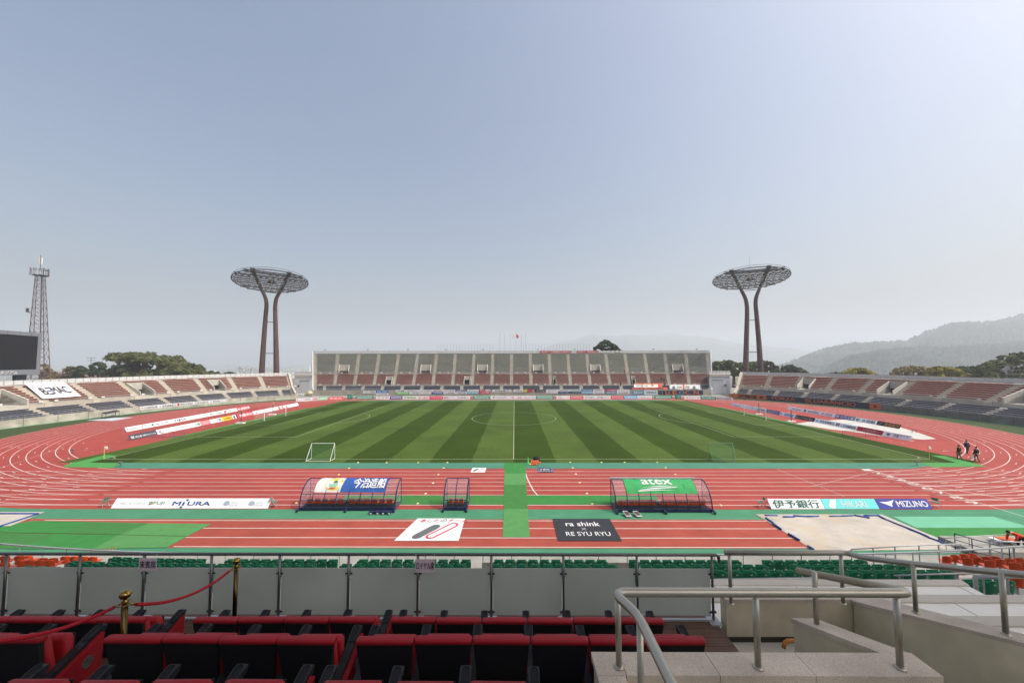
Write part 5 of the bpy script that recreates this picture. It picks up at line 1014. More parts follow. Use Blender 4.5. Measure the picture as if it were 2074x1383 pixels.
# ------------------------------------------------------------------ floodlight masts
RUST = mat('mast_brown', (104,80,78), k=.62, rough=.6, var=.12, scale=.4); TRUSS = mat('truss_brown', (52,44,48), k=.7, rough=.6, var=.1)
LENS = mat('lamp_glass', (214,216,222), k=.9, rough=.25, var=0)
def plane_pt(px, py, O, n):
    r = ray(px, py); return CP + r*((O-CP).dot(n)/r.dot(n))
_lamp = None
def mast(C, r, t, az, legsL, legsR, ties, armL, armR, label, rod):
    global _lamp
    C = Vector(C); n = Vector((math.sin(t)*math.cos(az), math.sin(t)*math.sin(az), -math.cos(t))); u = n.cross(Vector((0,0,1))).normalized(); v = n.cross(u).normalized()
    if v.z < 0: v = -v
    o = E_('floodlight_mast', (C.x, C.y, 0), label, 'floodlight', 'two ring shaped floodlight masts')
    Yp = 150.
    def leg(pts, base):
        P = [yp(a, b, Yp) for a, b in pts]; P[0] = Vector((P[0].x, P[0].y, 0)) if P[0].z < 0 else P[0]
        q = P[0]+(P[0]-P[1])*(P[0].z/(P[1].z-P[0].z)); P = [q]+P; rr = [1.12, 1.08, .92, .80, .76, .70, .62]; S2 = []; R2 = []
        for i in range(len(P)-1):
            p0, p1, p2, p3 = P[max(i-1, 0)], P[i], P[i+1], P[min(i+2, len(P)-1)]
            for k in range(4):
                t = k/4; S2.append(.5*((2*p1)+(p2-p0)*t+(2*p0-5*p1+4*p2-p3)*t*t+(3*p1-p0-3*p2+p3)*t**3)); R2.append(rr[i]+(rr[i+1]-rr[i])*t)
        S2.append(P[-1]); R2.append(rr[-1]); P = S2; rr = R2; N = len(P)
        mb = MB()
        mb.tube(P, rr, 14)
        mb.obj('leg', RUST, o, smooth=True); return P[-1]
    a = leg(legsL, 0); b = leg(legsR, 0)
    for (x0, y0_, x1, y1_) in ties: MB().tube([yp(x0,y0_,Yp), yp(x1,y1_,Yp)], .14, 6).obj('tie_beam', TRUSS, o)
    MB().tube([C+(u*math.cos(2*math.pi*k/64)+v*math.sin(2*math.pi*k/64))*r for k in range(64)], .2, 6, closed=True).obj('ring', TRUSS, o, smooth=True)
    MB().tube([C+Vector((0,0,.9))+(u*math.cos(2*math.pi*k/64)+v*math.sin(2*math.pi*k/64))*(r-.1) for k in range(64)], .07, 5, closed=True).obj('upper_ring', TRUSS, o, smooth=True)
    for (pb, pt_), s in ((armL, a), (armR, b)):
        p = plane_pt(*pb, C, n); q = plane_pt(*pt_, C, n); d = (q-p).normalized(); w_ = d.cross(n).normalized()
        for e in (0,): MB().tube([s, p-n*.0], .5, 10).obj('arm_foot', RUST, o, smooth=True)
        mb = MB()
        mb.obox(p.lerp(q,.5)-n*.35, d*((q-p).length/2), w_*.48, n*.12).obox(p.lerp(q,.5)+n*.35, d*((q-p).length/2), w_*.48, n*.12)
        L = (q-p).length; k = int(L/1.5)
        for i in range(k): c = p+d*(L*(i+.5)/k); mb.obox(c, d*.12, w_*.46, n*.35)
        mb.obox(q, d*.35, w_*.75, n*.55); mb.obj('arm', TRUSS, o)
    # cross trusses parallel to the field side
    lamps = []
    for j in range(5):
        y = -r*.66+j*r*.33; hw = math.sqrt(max(.1, r*r-y*y)); tb = MB()
        A, B = C+v*y-u*hw, C+v*y+u*hw
        tb.tube([A, B], .27, 5).tube([A-n*.7, B-n*.7], .16, 4)
        nn = int(hw*2/1.6)
        for i in range(nn+1): p = A.lerp(B, i/nn); tb.tube([p, p-n*.7], .05, 4)
        tb.obj('cross_truss', TRUSS, o)
        lt = MB()
    for j in range(-3, 4):
        x = j*r*.28; hw = math.sqrt(max(.1, r*r-x*x)); MB().tube([C+u*x-v*hw, C+u*x+v*hw], .055, 4).obj('rib', TRUSS, o)
    ys = [-r*.8+i*r*1.6/9 for i in range(10)]; k = 0
    for j, y in enumerate(ys):
        hw = math.sqrt(r*r-y*y)-.9; m = int(hw*2/1.95); thin = MB(); A = C+v*y-n*(-.25)
        thin.tube([A-u*hw, A+u*hw], .11, 4).obj('lamp_bar', TRUSS, o)
        for i in range(m+1):
            if k >= 100: break
            p = C+u*(-hw+2*hw*i/m)+v*y+n*.45
            if _lamp is None or _lamp[1] is not o:
                lm = MB(); ax = n; w0 = Vector((0,0,0))
                lm.mi(0).add([u*(.44*math.cos(2*math.pi*q/12))+v*(.44*math.sin(2*math.pi*q/12))+n*.18 for q in range(12)], [tuple(range(12))])
                lm.mi(1).add([(u*(.58*math.cos(2*math.pi*q/12))+v*(.58*math.sin(2*math.pi*q/12)))*e+n*z for e, z in ((1,.17),(.45,-.35)) for q in range(12)], [(q, (q+1) % 12, 12+(q+1) % 12, 12+q) for q in range(12)]+[tuple(range(12, 24))])
                src = lm.obj('floodlight', [LENS, TRUSS], o, local=True); _lamp = (src, o); src.location = p-wl(o)
            else:
                c = _lamp[0].copy(); COL.objects.link(c); c.parent = o; c.location = p-wl(o)
            k += 1
    MB().obox(C+n*.1, u*1.6, v*.2, n*.3).obox(C+n*.1, u*.2, v*1.5, n*.3).obox(C+n*.1, (u+v)*.9, (u-v)*.13, n*.3).obox(C+n*.1, (u-v)*.9, (u+v)*.13, n*.3).obj('centre_hub', mat('hub_brown', (70,46,48), var=0), o)
    MB().tube([C, yp(*rod, C.y)], .05, 4).obj('lightning_rod', STEEL, o)
mast((-100.03,150,45.34), 13.24, .165, -.889, [(530,756),(533.5,700),(538,640),(539.8,618),(537.5,603),(531,589)], [(560,756),(559,700),(557.6,640),(557.6,618),(560.5,603),(568,590)],
     [(541,652.5,554,652.5),(538.5,715.5,554.5,715.8),(537,591,560,594)], ((529,585),(511.5,546)), ((569,589),(586,554)), 'ring shaped floodlight mast on two brown legs behind the left stand', (550.5,524))
mast((96.51,150,45.8), 13.39, .133, -1.993, [(1510,756),(1511.5,700),(1513,640),(1512.4,618),(1509,603),(1501,587)], [(1541,756),(1537.5,700),(1532.5,640),(1530.5,618),(1531.5,603),(1538,585)],
     [(1516,648.8,1529,648),(1516,713,1532.5,713),(1509,588.5,1532,587)], ((1500,584),(1481.5,550)), ((1539,582),(1557,541)), 'ring shaped floodlight mast on two brown legs behind the right stand', (1517.7,519))

# ------------------------------------------------------------------ scoreboard, antenna mast, poles
R0 = yp(86, 675, 102); zt = R0.z; dr_ = Vector((3.2,-10,0)).normalized(); Lp = R0+dr_*30; zb = 9.1
o = E_('scoreboard', R0+dr_*8, 'big dark video scoreboard in grey frame above the left stand', 'scoreboard'); nrm = Vector((-dr_.y, dr_.x, 0)); nrm = nrm if nrm.x > 0 else -nrm
def sbx(a, b, z0, z1, d0, d1, nm, m):
    A, B = R0+dr_*a, R0+dr_*b; q = []
    for p, d in ((A,d0),(B,d0),(B,d1),(A,d1)): p = p+nrm*d; q.append((p.x,p.y))
    return MB().prism(q, z0, z1).obj(nm, m, o)
FR = mat('board_frame', (138,142,150), k=.75, var=.04, scale=.2)
sbx(0, 30, zb, zt, -1.6, -.12, 'cabinet', mat('cabinet_dark', (64,68,76), var=.05))
sbx(0, 30, zt-.95, zt, -.12, 0, 'frame', FR); sbx(0, 1.15, zb, zt-.95, -.12, 0, 'frame', FR); sbx(1.15, 30, zb, zb+1.35, -.12, 0, 'frame', FR)
sbx(1.15, 30, zb+1.35, zt-.95, -.12, -.06, 'screen', mat('screen_dark', (26,27,32), k=.8, rough=.6, var=.03, scale=.2))
sbx(3.2, 6, 5.8, zb, -1.2, -.4, 'support', mat('support_dark', (40,46,54), var=0)); sbx(11, 14, 5.8, zb, -1.2, -.4, 'support', MATS['support_dark'])
e = R0+dr_*18.2; d = -dr_
tz = Vector((e.x, e.y, zb+.25))+nrm*.02
lt = MB(); lettering(lt, 'ニンジニアスタジアム', tz, d*11.7, Vector((0,0,.9)), (0,1,0,1), .03, .035, shear=.02); lt.obj('lettering', WHITE, o)
jt = MB()
for k in range(1, 9): p = R0+dr_*(3.2*k)+nrm*.01; jt.obox((p.x,p.y,zt-.47), dr_*.03, nrm*.01, (0,0,.47))
jt.obj('frame_joints', mat('joint_grey', (70,72,78), var=0), o)

AY = 150.; base = yp(78,762,AY); top = yp(81.5,558,AY)
o = E_('antenna_mast', (base.x, AY, 0), 'tall red brown lattice antenna mast behind the scoreboard', 'mast')
ANT = mat('lattice_red', (120,98,102), k=.7, var=.1); zb_, zt_ = 0., top.z
def corner(k, z):
    f = z/zt_; cx = base.x+(top.x-base.x)*f; w_ = 3.9+(1.45-3.9)*f; a = R_(25+90*k); return Vector((cx+w_*math.cos(a), AY+w_*math.sin(a), z))
NL = 15; zs = [zt_*(1-(1-i/NL)**1.15) for i in range(NL+1)]
for k in range(4):
    MB().tube([corner(k, 0), corner(k, zt_)], .17, 5, r2=.1).obj('corner_leg', ANT, o)
    b = MB()
    for i in range(NL):
        a1, a2, b1, b2 = corner(k, zs[i]), corner(k, zs[i+1]), corner((k+1) % 4, zs[i]), corner((k+1) % 4, zs[i+1])
        b.tube([a1, b2], .06, 4).tube([b1, a2], .06, 4).tube([a2, b2], .06, 4)
    b.obj('lattice_face', ANT, o)
cx = lambda z: Vector((base.x+(top.x-base.x)*z/zt_, AY, z))
MB().tube([cx(0)+Vector((.8,0,0)), cx(zt_)+Vector((.6,0,0))], .16, 5).tube([cx(0)+Vector((.2,.3,0)), cx(zt_)+Vector((.1,.3,0))], .1, 5).obj('cable_ladder', mat('ladder_dark', (84,64,72), var=0), o)
pf = MB()
for z in (zt_, zt_+2.5): pf.tube([cx(z)+Vector((2.3*math.cos(2*math.pi*k/8),2.3*math.sin(2*math.pi*k/8),0)) for k in range(8)], .13, 4, closed=True)
for k in range(8): a = 2*math.pi*k/8; pf.tube([cx(zt_)+Vector((2.3*math.cos(a),2.3*math.sin(a),0)), cx(zt_+2.5)+Vector((2.3*math.cos(a),2.3*math.sin(a),0))], .09, 4)
pf.lathe([(2.1,-.1),(2.1,.1)], cx(zt_), 8); pf.obj('platform', mat('platform_dark', (80,76,84), var=0), o)
for k in range(10):
    a = 2*math.pi*k/10+.3; p = cx(zt_+.6)+Vector((2.6*math.cos(a),2.6*math.sin(a),0)); MB().bx(p.x-.09,p.x+.09,p.y-.09,p.y+.09,p.z-.8,p.z+2.4).obj('antenna_panel', mat('panel_pale', (196,200,204), var=0) if k % 3 else ANT, o)
MB().tube([cx(zt_+2), cx(zt_+8.5)], .1, 5).obj('top_pole', ANT, o)
for dx in (-.45,.45): p = cx(zt_+5.2); MB().bx(p.x+dx-.18,p.x+dx+.18,p.y-.15,p.y+.15,p.z-.6,p.z+2.3).obj('top_antenna', WHITE, o)
p = yp(59.5,628,AY); MB().bx(p.x-.9,p.x+.5,p.y-.5,p.y+.5,p.z-.9,p.z-.75).bx(p.x-.9,p.x-.85,p.y-.5,p.y+.5,p.z-.9,p.z+.8).tube([(p.x+.9,p.y,p.z-1.5),(p.x-.8,p.y,p.z-.8)], .07, 4).tube([(p.x-.85,p.y,p.z+.75),(p.x+1.2,p.y,p.z+.75)], .06, 4).tube([(p.x-.85,p.y,p.z),(p.x+1.2,p.y,p.z)], .05, 4).obj('side_platform', MATS['platform_dark'], o)

POLE = mat('pole_white', (226,228,230), var=0); gpn = 'bare thin poles behind the far stand'
src = None; Yq = 172.
xs_ = [887+6.2*i for i in range(19)]+[1042+6.1*i for i in range(3,26)]
for i, px in enumerate(xs_):
    p0, p1 = yp(px,716,Yq), yp(px,696.5,Yq)
    if src is None: src = MB().tube([(0,0,0),(0,0,p1.z)], .045, 4).obj('thin_pole', mat('pole_thin', (178,182,188), var=0)); oo = src
    else: oo = dup(src)
    oo.location = (p0.x, Yq, 0); T(oo, 'bare thin grey pole rising above the top edge of the far stand', 'pole', gpn)
for px, yt, lb in ((1012.5,672,'tall thin pole left of the two flagpoles'),(1022.5,676,'tall thin pole just left of the white flagpole'),(1056,676,'tall thin pole right of the orange flag'),(1065,676,'outermost tall thin pole right of the flags')):
    p = yp(px, yt, 170); T(MB().tube([(p.x,170,0),(p.x,170,p.z)], .06, 5).obj('thin_pole', MATS['pole_thin']), lb, 'pole', 'tall bare poles beside the flags')
for px, yt, fl_, lb in ((1034.5,674,(236,236,236),'white flagpole with limp white flag behind the far stand'), (1045,675,(206,84,50),'white flagpole with limp orange flag behind the far stand')):
    p = yp(px, yt, 170); o = E_('flagpole', (p.x,170,0), lb, 'flagpole', 'two flagpoles'); MB().tube([(p.x,170,0),(p.x,170,p.z)], .13, 6, r2=.08).obj('pole', POLE, o)
    vs = [];  z = p.z-.2
    MB().add([(p.x,170,z),(p.x+1.0,170.2,z-.7),(p.x+1.3,169.9,z-1.6),(p.x+.7,170.1,z-2.3),(p.x,170,z-1.4),(p.x,170.04,z),(p.x+1.0,170.24,z-.7),(p.x+1.3,169.94,z-1.6),(p.x+.7,170.14,z-2.3),(p.x,170.04,z-1.4)], [(0,1,2,3,4),(5,6,7,8,9)]).obj('flag_cloth', ck(fl_, var=0), o)
for px, yt, lb in ((185,724,'grey utility pole with cross arms left of the small round tree'), (143,748,'short grey utility pole by the dark twin trees'), (240,738,'grey utility pole left of the big tree')):
    p = yp(px, yt, 185); o = E_('utility_pole', (p.x,185,0), lb, 'pole', 'utility poles beyond the left stand'); MB().tube([(p.x,185,-1),(p.x,185,p.z)], .25, 6, r2=.16).obj('pole', mat('pole_grey', (168,170,172), var=0), o)
    if px == 185:
        for dz in (.4,1.6): MB().bx(p.x-2.2,p.x+2.2,184.9,185.1,p.z-dz,p.z-dz+.18).obj('cross_arm', MATS['pole_grey'], o)
        for dx in (-2,-1,1,2): MB().tube([(p.x+dx,185,p.z-.3),(p.x+dx,185,p.z+.3)], .08, 4).obj('insulator', MATS['pole_grey'], o)
# small lighting gantry at the right edge
o = E_('lighting_gantry', yp(2055,760,100), 'grey scaffold gantry above the right stand at the frame edge', 'gantry'); g = MB()
for px in (2040,2052,2066,2082): a, b = yp(px,782,100), yp(px,737,100); g.tube([a, b], .04, 4)
for py in (741,750,758,766): g.tube([yp(2034,py,100), yp(2095,py,100)], .035, 4)
for i in range(4): g.tube([yp(2036+14*i,768,100), yp(2050+14*i,741,100)], .025, 4)
g.obj('frame', mat('scaffold_grey', (150,150,148), var=.05), o); a = yp(2036,748,100); MB().obox(a, (.9,0,.45), (0,.3,0), (-.15,0,.3)).obj('spotlight', mat('spot_grey', (110,112,116), var=0), o)

# ------------------------------------------------------------------ trees beyond the stands
def leafmat(nm, rgb, v=.45):
    return mat(nm, rgb, k=.78, rough=.8, var=v, scale=.35, spec=.15)
BARK = mat('bark', (92,76,62), var=.2)
def crown(lumps, n, size, seed, m, parent, flat=.75):
    rn = random.Random(seed); mb = MB(); tot = sum(l[3]**2 for l in lumps); vs = []; fs = []
    for (x, y, z, r) in lumps:
        for _ in range(int(n*r*r/tot)):
            a = rn.uniform(0, 2*math.pi); c = rn.uniform(-.55, 1); s = math.sqrt(max(0,1-c*c)); rr = r*(1-.28*rn.random()**2)*(1+.12*math.sin(5*a+x)+.1*math.sin(7*c+y))
            p = Vector((x+rr*s*math.cos(a), y+rr*s*math.sin(a), z+rr*c*flat))
            nrm = Vector((s*math.cos(a), s*math.sin(a), c+.3))+Vector((rn.gauss(0,.5), rn.gauss(0,.5), rn.gauss(0,.5))); nrm.normalize()
            u = nrm.cross(Vector((rn.gauss(0,1), rn.gauss(0,1), rn.gauss(0,1)))).normalized(); v = nrm.cross(u); q = size*rn.uniform(.6, 1.35); k = len(vs)
            vs += [p-u*q-v*q*.6, p+u*q-v*q*.5, p+u*q*.7+v*q*.7, p-u*q*.8+v*q*.6]; fs.append((k, k+1, k+2, k+3))
    me = bpy.data.meshes.new('crown'); o = wl(parent); me.from_pydata([(a.x-o.x, a.y-o.y, a.z-o.z) for a in vs], [], fs); me.materials.append(m)
    ob = bpy.data.objects.new('crown', me); COL.objects.link(ob); ob.parent = parent; return ob
def tree(prof, Y, m, label, seed, n=3000, size=.5, group=None, base=754, nm='tree', gaps=1., depth=.8):
    """prof: silhouette points (px, ytop) from left to right"""
    rn = random.Random(seed); P = [yp(a, b, Y) for a, b in prof]; x0, x1 = P[0].x, P[-1].x; zb = yp(prof[0][0], base, Y).z-1
    o = E_(nm, ((x0+x1)/2, Y, 0), label, 'tree', group)
    def top(x):
        for a, b in zip(P, P[1:]):
            if a.x <= x <= b.x: return a.z+(b.z-a.z)*(x-a.x)/(b.x-a.x+1e-6)
        return P[0].z
    W = x1-x0; lumps = []; step = max(1.2, W/11.); k = int(W/step)
    for i in range(k+1):
        for j in range(5):
            x = x0+W*(i+.5*rn.random())/(k+.5); zt = top(x); r = step*rn.uniform(.62, 1.05); r = min(r, max(.9, (zt-zb)*.5))
            z = zt-r*.72 if j < 2 else zb+(zt-zb-r)*rn.random(); y = Y+rn.uniform(-1, 1)*W*.22*depth
            lumps.append((x, y, max(z, zb), r))
    crown(lumps, n, size, seed, m, o)
    t = MB(); c = (x0+x1)/2; H = max(p.z for p in P)
    t.tube([(c,Y,-2),(c+.3,Y,zb+1),(c,Y,H*.6+zb*.4)], W*.028+.25, 7, r2=.15)
    for i in range(6): a = rn.uniform(0,6.28); t.tube([(c,Y,zb*.8+rn.random()),(c+W*.3*math.cos(a),Y+W*.2*math.sin(a),zb+(H-zb)*.65)], .25, 5, r2=.06)
    t.obj('trunk', BARK, o); return o
LG = leafmat('leaf_olive', (92,98,54)); LD = leafmat('leaf_dark', (66,78,50)); LY = leafmat('leaf_yellow', (156,146,62)); LM = leafmat('leaf_mid', (92,106,62))
gl = 'trees beyond the left stand'; gr_ = 'trees beyond the right stand'
tree([(245,733),(249,722),(256,716.5),(272,714.5),(292,713),(305,717),(325,719.5),(345,723),(358,730),(372,735),(386,743),(400,748),(412,757)], 178, LG, 'broad domed olive green tree above the left stand, largest of all', 11, 15000, .5, gl, 760)
tree([(214,754),(224,748),(236,741),(247,738),(256,745),(262,754)], 172, LD, 'dark low tree leaning against the left foot of the big domed tree', 12, 2500, .45, gl, 762)
tree([(186,744),(190,735),(200,733),(209,736),(212,745)], 182, LD, 'small round dark tree right of the crossarm utility pole', 13, 1500, .42, gl, 756)
tree([(152,757),(154,744),(162,740.5),(170,743),(176,757)], 176, LD, 'dark tree, right one of the twin trees left of the utility pole', 14, 1500, .42, gl, 765)
tree([(126,762),(134,748),(144,742),(152,742),(160,757)], 180, leafmat('leaf_brownish', (104,92,66)), 'brownish tree, left one of the twin trees', 15, 1300, .4, gl, 765)
tree([(84,760),(88,738),(94,737),(104,752),(112,760)], 178, leafmat('leaf_ochre', (128,112,70)), 'ochre small tree at the foot of the antenna mast', 16, 900, .4, gl, 765)
tree([(412,755),(424,752),(432,750.5),(440,753),(446,756)], 200, LD, 'low dark bush top left of the bare trees', 17, 500, .45, gl, 759)
tree([(454,756),(462,753),(470,753),(478,756.5)], 205, LD, 'tiny dark bush top below the bare trees', 18, 350, .45, gl, 759)
tree([(100,763),(125,752),(160,756),(205,757),(235,758),(250,762)], 195, leafmat('leaf_pinkish', (150,122,116), .3), 'pinkish bare scrub row behind the utility poles', 19, 2200, .4, gl, 767)
tree([(1205,712),(1206,703),(1213,699),(1219,692),(1227,688.5),(1234,692),(1242,699),(1250,703),(1257,711)], 182, LD, 'single dark tree rising behind the far stand', 21, 3200, .5, None, 716)
tree([(1439,745),(1443,737),(1452,731),(1462,735),(1472,729),(1484,734),(1500,738),(1516,733),(1530,733)], 176, LM, 'dense green tree mass beside the far stand, left of the right mast', 22, 5200, .5, gr_, 755)
tree([(1515,745),(1522,735),(1536,731),(1550,731),(1560,735),(1568,743),(1571,753)], 186, LD, 'rounded dark tree behind the legs of the right mast', 23, 3200, .48, gr_, 756)
tree([(1582,754),(1588,744),(1598,738.5),(1610,743),(1622,746),(1632,755)], 172, LD, 'small dome shaped dark tree right of the right mast', 24, 1800, .45, gr_, 757)
tree([(1686,755),(1700,753),(1712,754),(1722,757)], 160, LM, 'low green bush edge left of the yellow tree', 25, 400, .42, gr_, 758)
tree([(1712,757),(1722,750),(1734,745.5),(1746,745),(1756,750),(1764,757)], 150, LY, 'yellow green tree top above the right stand, leftmost of its colour', 26, 1500, .42, gr_, 760)
tree([(1818,758),(1824,746),(1840,742),(1856,741.5),(1870,745),(1880,757)], 140, leafmat('leaf_straw', (150,134,86)), 'straw coloured thin tree in the yellow group', 27, 1500, .4, gr_, 762)
tree([(1876,757),(1884,746),(1896,742.5),(1912,742),(1926,747),(1942,750),(1950,758)], 138, LY, 'bright yellow green tree in the middle of the right group', 28, 2400, .4, gr_, 764)
tree([(1936,757),(1944,746),(1960,741.5),(1976,743),(1990,749),(1996,758)], 142, LM, 'muted green tree left of the tall right edge trees', 29, 2000, .4, gr_, 765)
tree([(1980,765),(1990,748),(2006,738),(2022,733),(2036,728),(2046,720),(2060,715),(2080,714),(2105,722)], 128, LG, 'tall dark olive trees at the right edge of the frame', 30, 6500, .42, gr_, 770)
def bare(px, yt, Y, lb, seed, h0=758):
    rn = random.Random(seed); p = yp(px, yt, Y); b = yp(px, h0, Y); o = E_('bare_tree', (p.x, Y, 0), lb, 'tree', 'leafless trees'); mb = MB(); H = p.z-b.z
    def br(a, d, L, r, k):
        e = a+d*L; mb.tube([a, e], r, 4, r2=r*.6)
        if k:
            for _ in range(3): q = (d+Vector((rn.gauss(0,.45), rn.gauss(0,.3), rn.uniform(-.05,.35)))).normalized(); br(e, q, L*rn.uniform(.55,.8), r*.6, k-1)
    br(Vector((p.x,Y,b.z-1.5)), Vector((0,0,1)), H*.45, .14, 4); mb.obj('branches', mat('twig_grey', (150,140,136), var=0), o); MB().tube([(p.x,Y,-2),(p.x,Y,b.z-1.4)], .2, 6).obj('trunk', BARK, o)
for px, yt, sd_, lb in ((486,741,1,'leafless tree left of the left mast, left one'), (496,739,2,'leafless tree left of the left mast, middle one'), (508,741,3,'leafless tree nearest the left mast'), (1576,742,4,'leafless tree between the round tree and the small dome tree'), (228,731,5,'leafless thin tree beside the big domed tree')): bare(px, yt, 190, lb, sd_)

# ------------------------------------------------------------------ hills, mountain, distant city
from mathutils import noise as mn
def ridge(nm, prof, D, depth, zb, rgb, seed, bump=7., cols=150, rows=40, v=.35, sc=.012):
    xs = [p[0] for p in prof]; vs = []; fs = []
    def yy(x):
        for a, b in zip(prof, prof[1:]):
            if a[0] <= x <= b[0]: t = (x-a[0])/(b[0]-a[0]); return a[1]+(b[1]-a[1])*t
        return prof[-1][1]
    for i in range(cols+1):
        px = xs[0]+(xs[-1]-xs[0])*i/cols; crest = yp(px, yy(px), D)
        for j in range(rows+1):
            t = j/rows
            if t <= .75: s = t/.75; s2 = s*s*(3-2*s)*.6+s*.4; q = D-depth*(1-s)
            else: s = (t-.75)/.25; s2 = 1-.5*s; q = D+depth*.6*s
            x = CP.x+(crest.x-CP.x)*q/D; z = zb+(crest.z-zb)*s2
            nz = mn.fractal(Vector((x*sc*.35, q*sc*.35, seed)), 1., 2., 4); z += (crest.z-zb)*.10*nz*math.sin(math.pi*min(s2,1)) if t < .75 else 0
            z += bump*(abs(mn.noise(Vector((x*sc*4, q*sc*4, seed+5))))+.6*abs(mn.noise(Vector((x*sc*9, q*sc*9, seed)))))
            vs.append((x, q, z))
    for i in range(cols):
        for j in range(rows): k = i*(rows+1)+j; fs.append((k, k+rows+1, k+rows+2, k+1))
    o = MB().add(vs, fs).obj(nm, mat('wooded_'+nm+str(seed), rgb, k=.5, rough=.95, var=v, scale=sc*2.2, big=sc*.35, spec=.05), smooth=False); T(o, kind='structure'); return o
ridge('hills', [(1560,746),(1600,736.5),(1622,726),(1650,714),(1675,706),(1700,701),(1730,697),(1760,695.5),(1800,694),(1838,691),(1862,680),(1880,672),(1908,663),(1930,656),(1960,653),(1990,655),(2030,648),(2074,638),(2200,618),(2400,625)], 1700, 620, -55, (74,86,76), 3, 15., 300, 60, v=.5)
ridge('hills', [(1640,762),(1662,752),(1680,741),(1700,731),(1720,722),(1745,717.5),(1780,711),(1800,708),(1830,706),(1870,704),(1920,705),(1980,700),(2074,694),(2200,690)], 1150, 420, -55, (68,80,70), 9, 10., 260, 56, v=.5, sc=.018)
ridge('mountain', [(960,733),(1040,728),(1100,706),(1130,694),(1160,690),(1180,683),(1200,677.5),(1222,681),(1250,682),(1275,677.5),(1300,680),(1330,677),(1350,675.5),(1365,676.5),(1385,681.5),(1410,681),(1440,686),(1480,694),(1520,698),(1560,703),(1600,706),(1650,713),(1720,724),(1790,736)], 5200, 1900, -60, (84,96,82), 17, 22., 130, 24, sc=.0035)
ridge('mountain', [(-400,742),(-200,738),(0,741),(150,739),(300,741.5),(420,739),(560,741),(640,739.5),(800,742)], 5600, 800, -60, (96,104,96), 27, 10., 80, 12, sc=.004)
rn = random.Random(5); cm_ = [ck(c, var=0) for c in ((205,205,205),(178,172,166),(150,146,146),(226,224,220))]; pr = []
for m in cm_: mb = MB().bx(-.5,.5,-.5,.5,0,1).bx(-.3,.1,-.3,.2,1,1.12); pr.append(mb.obj('distant_building', m))
nb = 0
for i in range(230):
    D = rn.uniform(900, 3600); px = rn.choice((rn.uniform(-150, 640), rn.uniform(280, 640))); x = CP.x+(px-1037)/FPX*D
    h = rn.choice((5,6,7,9,12)) if rn.random() < .93 else rn.uniform(20, 30); wd = rn.uniform(8, 22) if h < 15 else rn.uniform(18, 34)
    k = rn.randrange(4); oo = pr[k] if nb < 4 and i == k else dup(pr[k]); 
    oo.location = (x, D, height(x, D)-.5); oo.scale = (wd, wd*.7, h); oo.rotation_euler.z = rn.uniform(0, 3); nb += 1
    T(oo, 'tiny pale building in the hazy town far beyond the left stand', 'building', 'buildings of the hazy town beyond the left stand')
for q in pr:
    if 'label' not in q: bpy.data.objects.remove(q)
for px, wpx, yt, lb in ((349,14,739,'pale long hospital like block above the slope of the big tree'), (626,5,741,'small pale tower block just left of the far stand')):
    D = 1900; a = yp(px, yt, D); wd = wpx/FPX*D; z0 = height(a.x, D)
    o = E_('distant_building', (a.x, D, z0), lb, 'building'); MB().bx(a.x-wd/2,a.x+wd/2,D-8,D+8,z0,a.z-3).obj('wall', cm_[3], o); MB().bx(a.x-wd/4,a.x+wd/5,D-6,D+6,a.z-3,a.z).obj('roof', cm_[0], o)
rn = random.Random(9)
tv = MB(); yq = yp(1722,687,1650); MB_ = MB().tube([(yq.x,1650,yq.z-30),(yq.x,1650,yq.z)], .8, 4).bx(yq.x-2,yq.x+2,1649,1651,yq.z-6,yq.z-4).obj('relay_mast', STEEL); T(MB_, 'tiny relay mast on the wooded ridge at right', 'mast')
# ------------------------------------------------------------------ the hazy air
hz = MB().bx(-9000, 9000, -60, 7200, -62, 470).obj('haze', []); T(hz, kind='stuff')
hm_ = bpy.data.materials.new('haze'); hm_.use_nodes = True; n = hm_.node_tree.nodes; n.remove(n['Principled BSDF'])
pv = n.new('ShaderNodeVolumePrincipled'); pv.inputs['Color'].default_value = (.87,.93,1,1); pv.inputs['Density'].default_value = .00037; pv.inputs['Anisotropy'].default_value = .2
hm_.node_tree.links.new(pv.outputs[0], n['Material Output'].inputs['Volume']); hz.data.materials.append(hm_)
# ------------------------------------------------------------------ the near stand
ALU = mat('rail_steel_dark', (128,128,126), k=.75, metal=.75, rough=.38, var=.06, scale=12); RAILM = mat('handrail_steel', (196,190,176), k=.85, metal=.75, rough=.4, var=.05, scale=10)
BEIGE = mat('render_beige', (222,210,182), k=.9, rough=.9, var=.09, big=.9, scale=3, bump=.25, detail=8); GRAN = mat('granite_coping', (214,198,182), k=.86, rough=.8, var=.22, scale=90, detail=6, big=1.5)
DECK = mat('deck_brown', (120,94,82), k=.75, rough=.7, var=.12, scale=4); TERR = mat('terrace_grey', (172,170,164), var=.08, scale=1.)
def off(x): return .0055*max(0, abs(x)-12)**2
near = E_('near_stand', (0,12,0), 'roofed near stand the picture is taken from, with brown deck', 'stand')
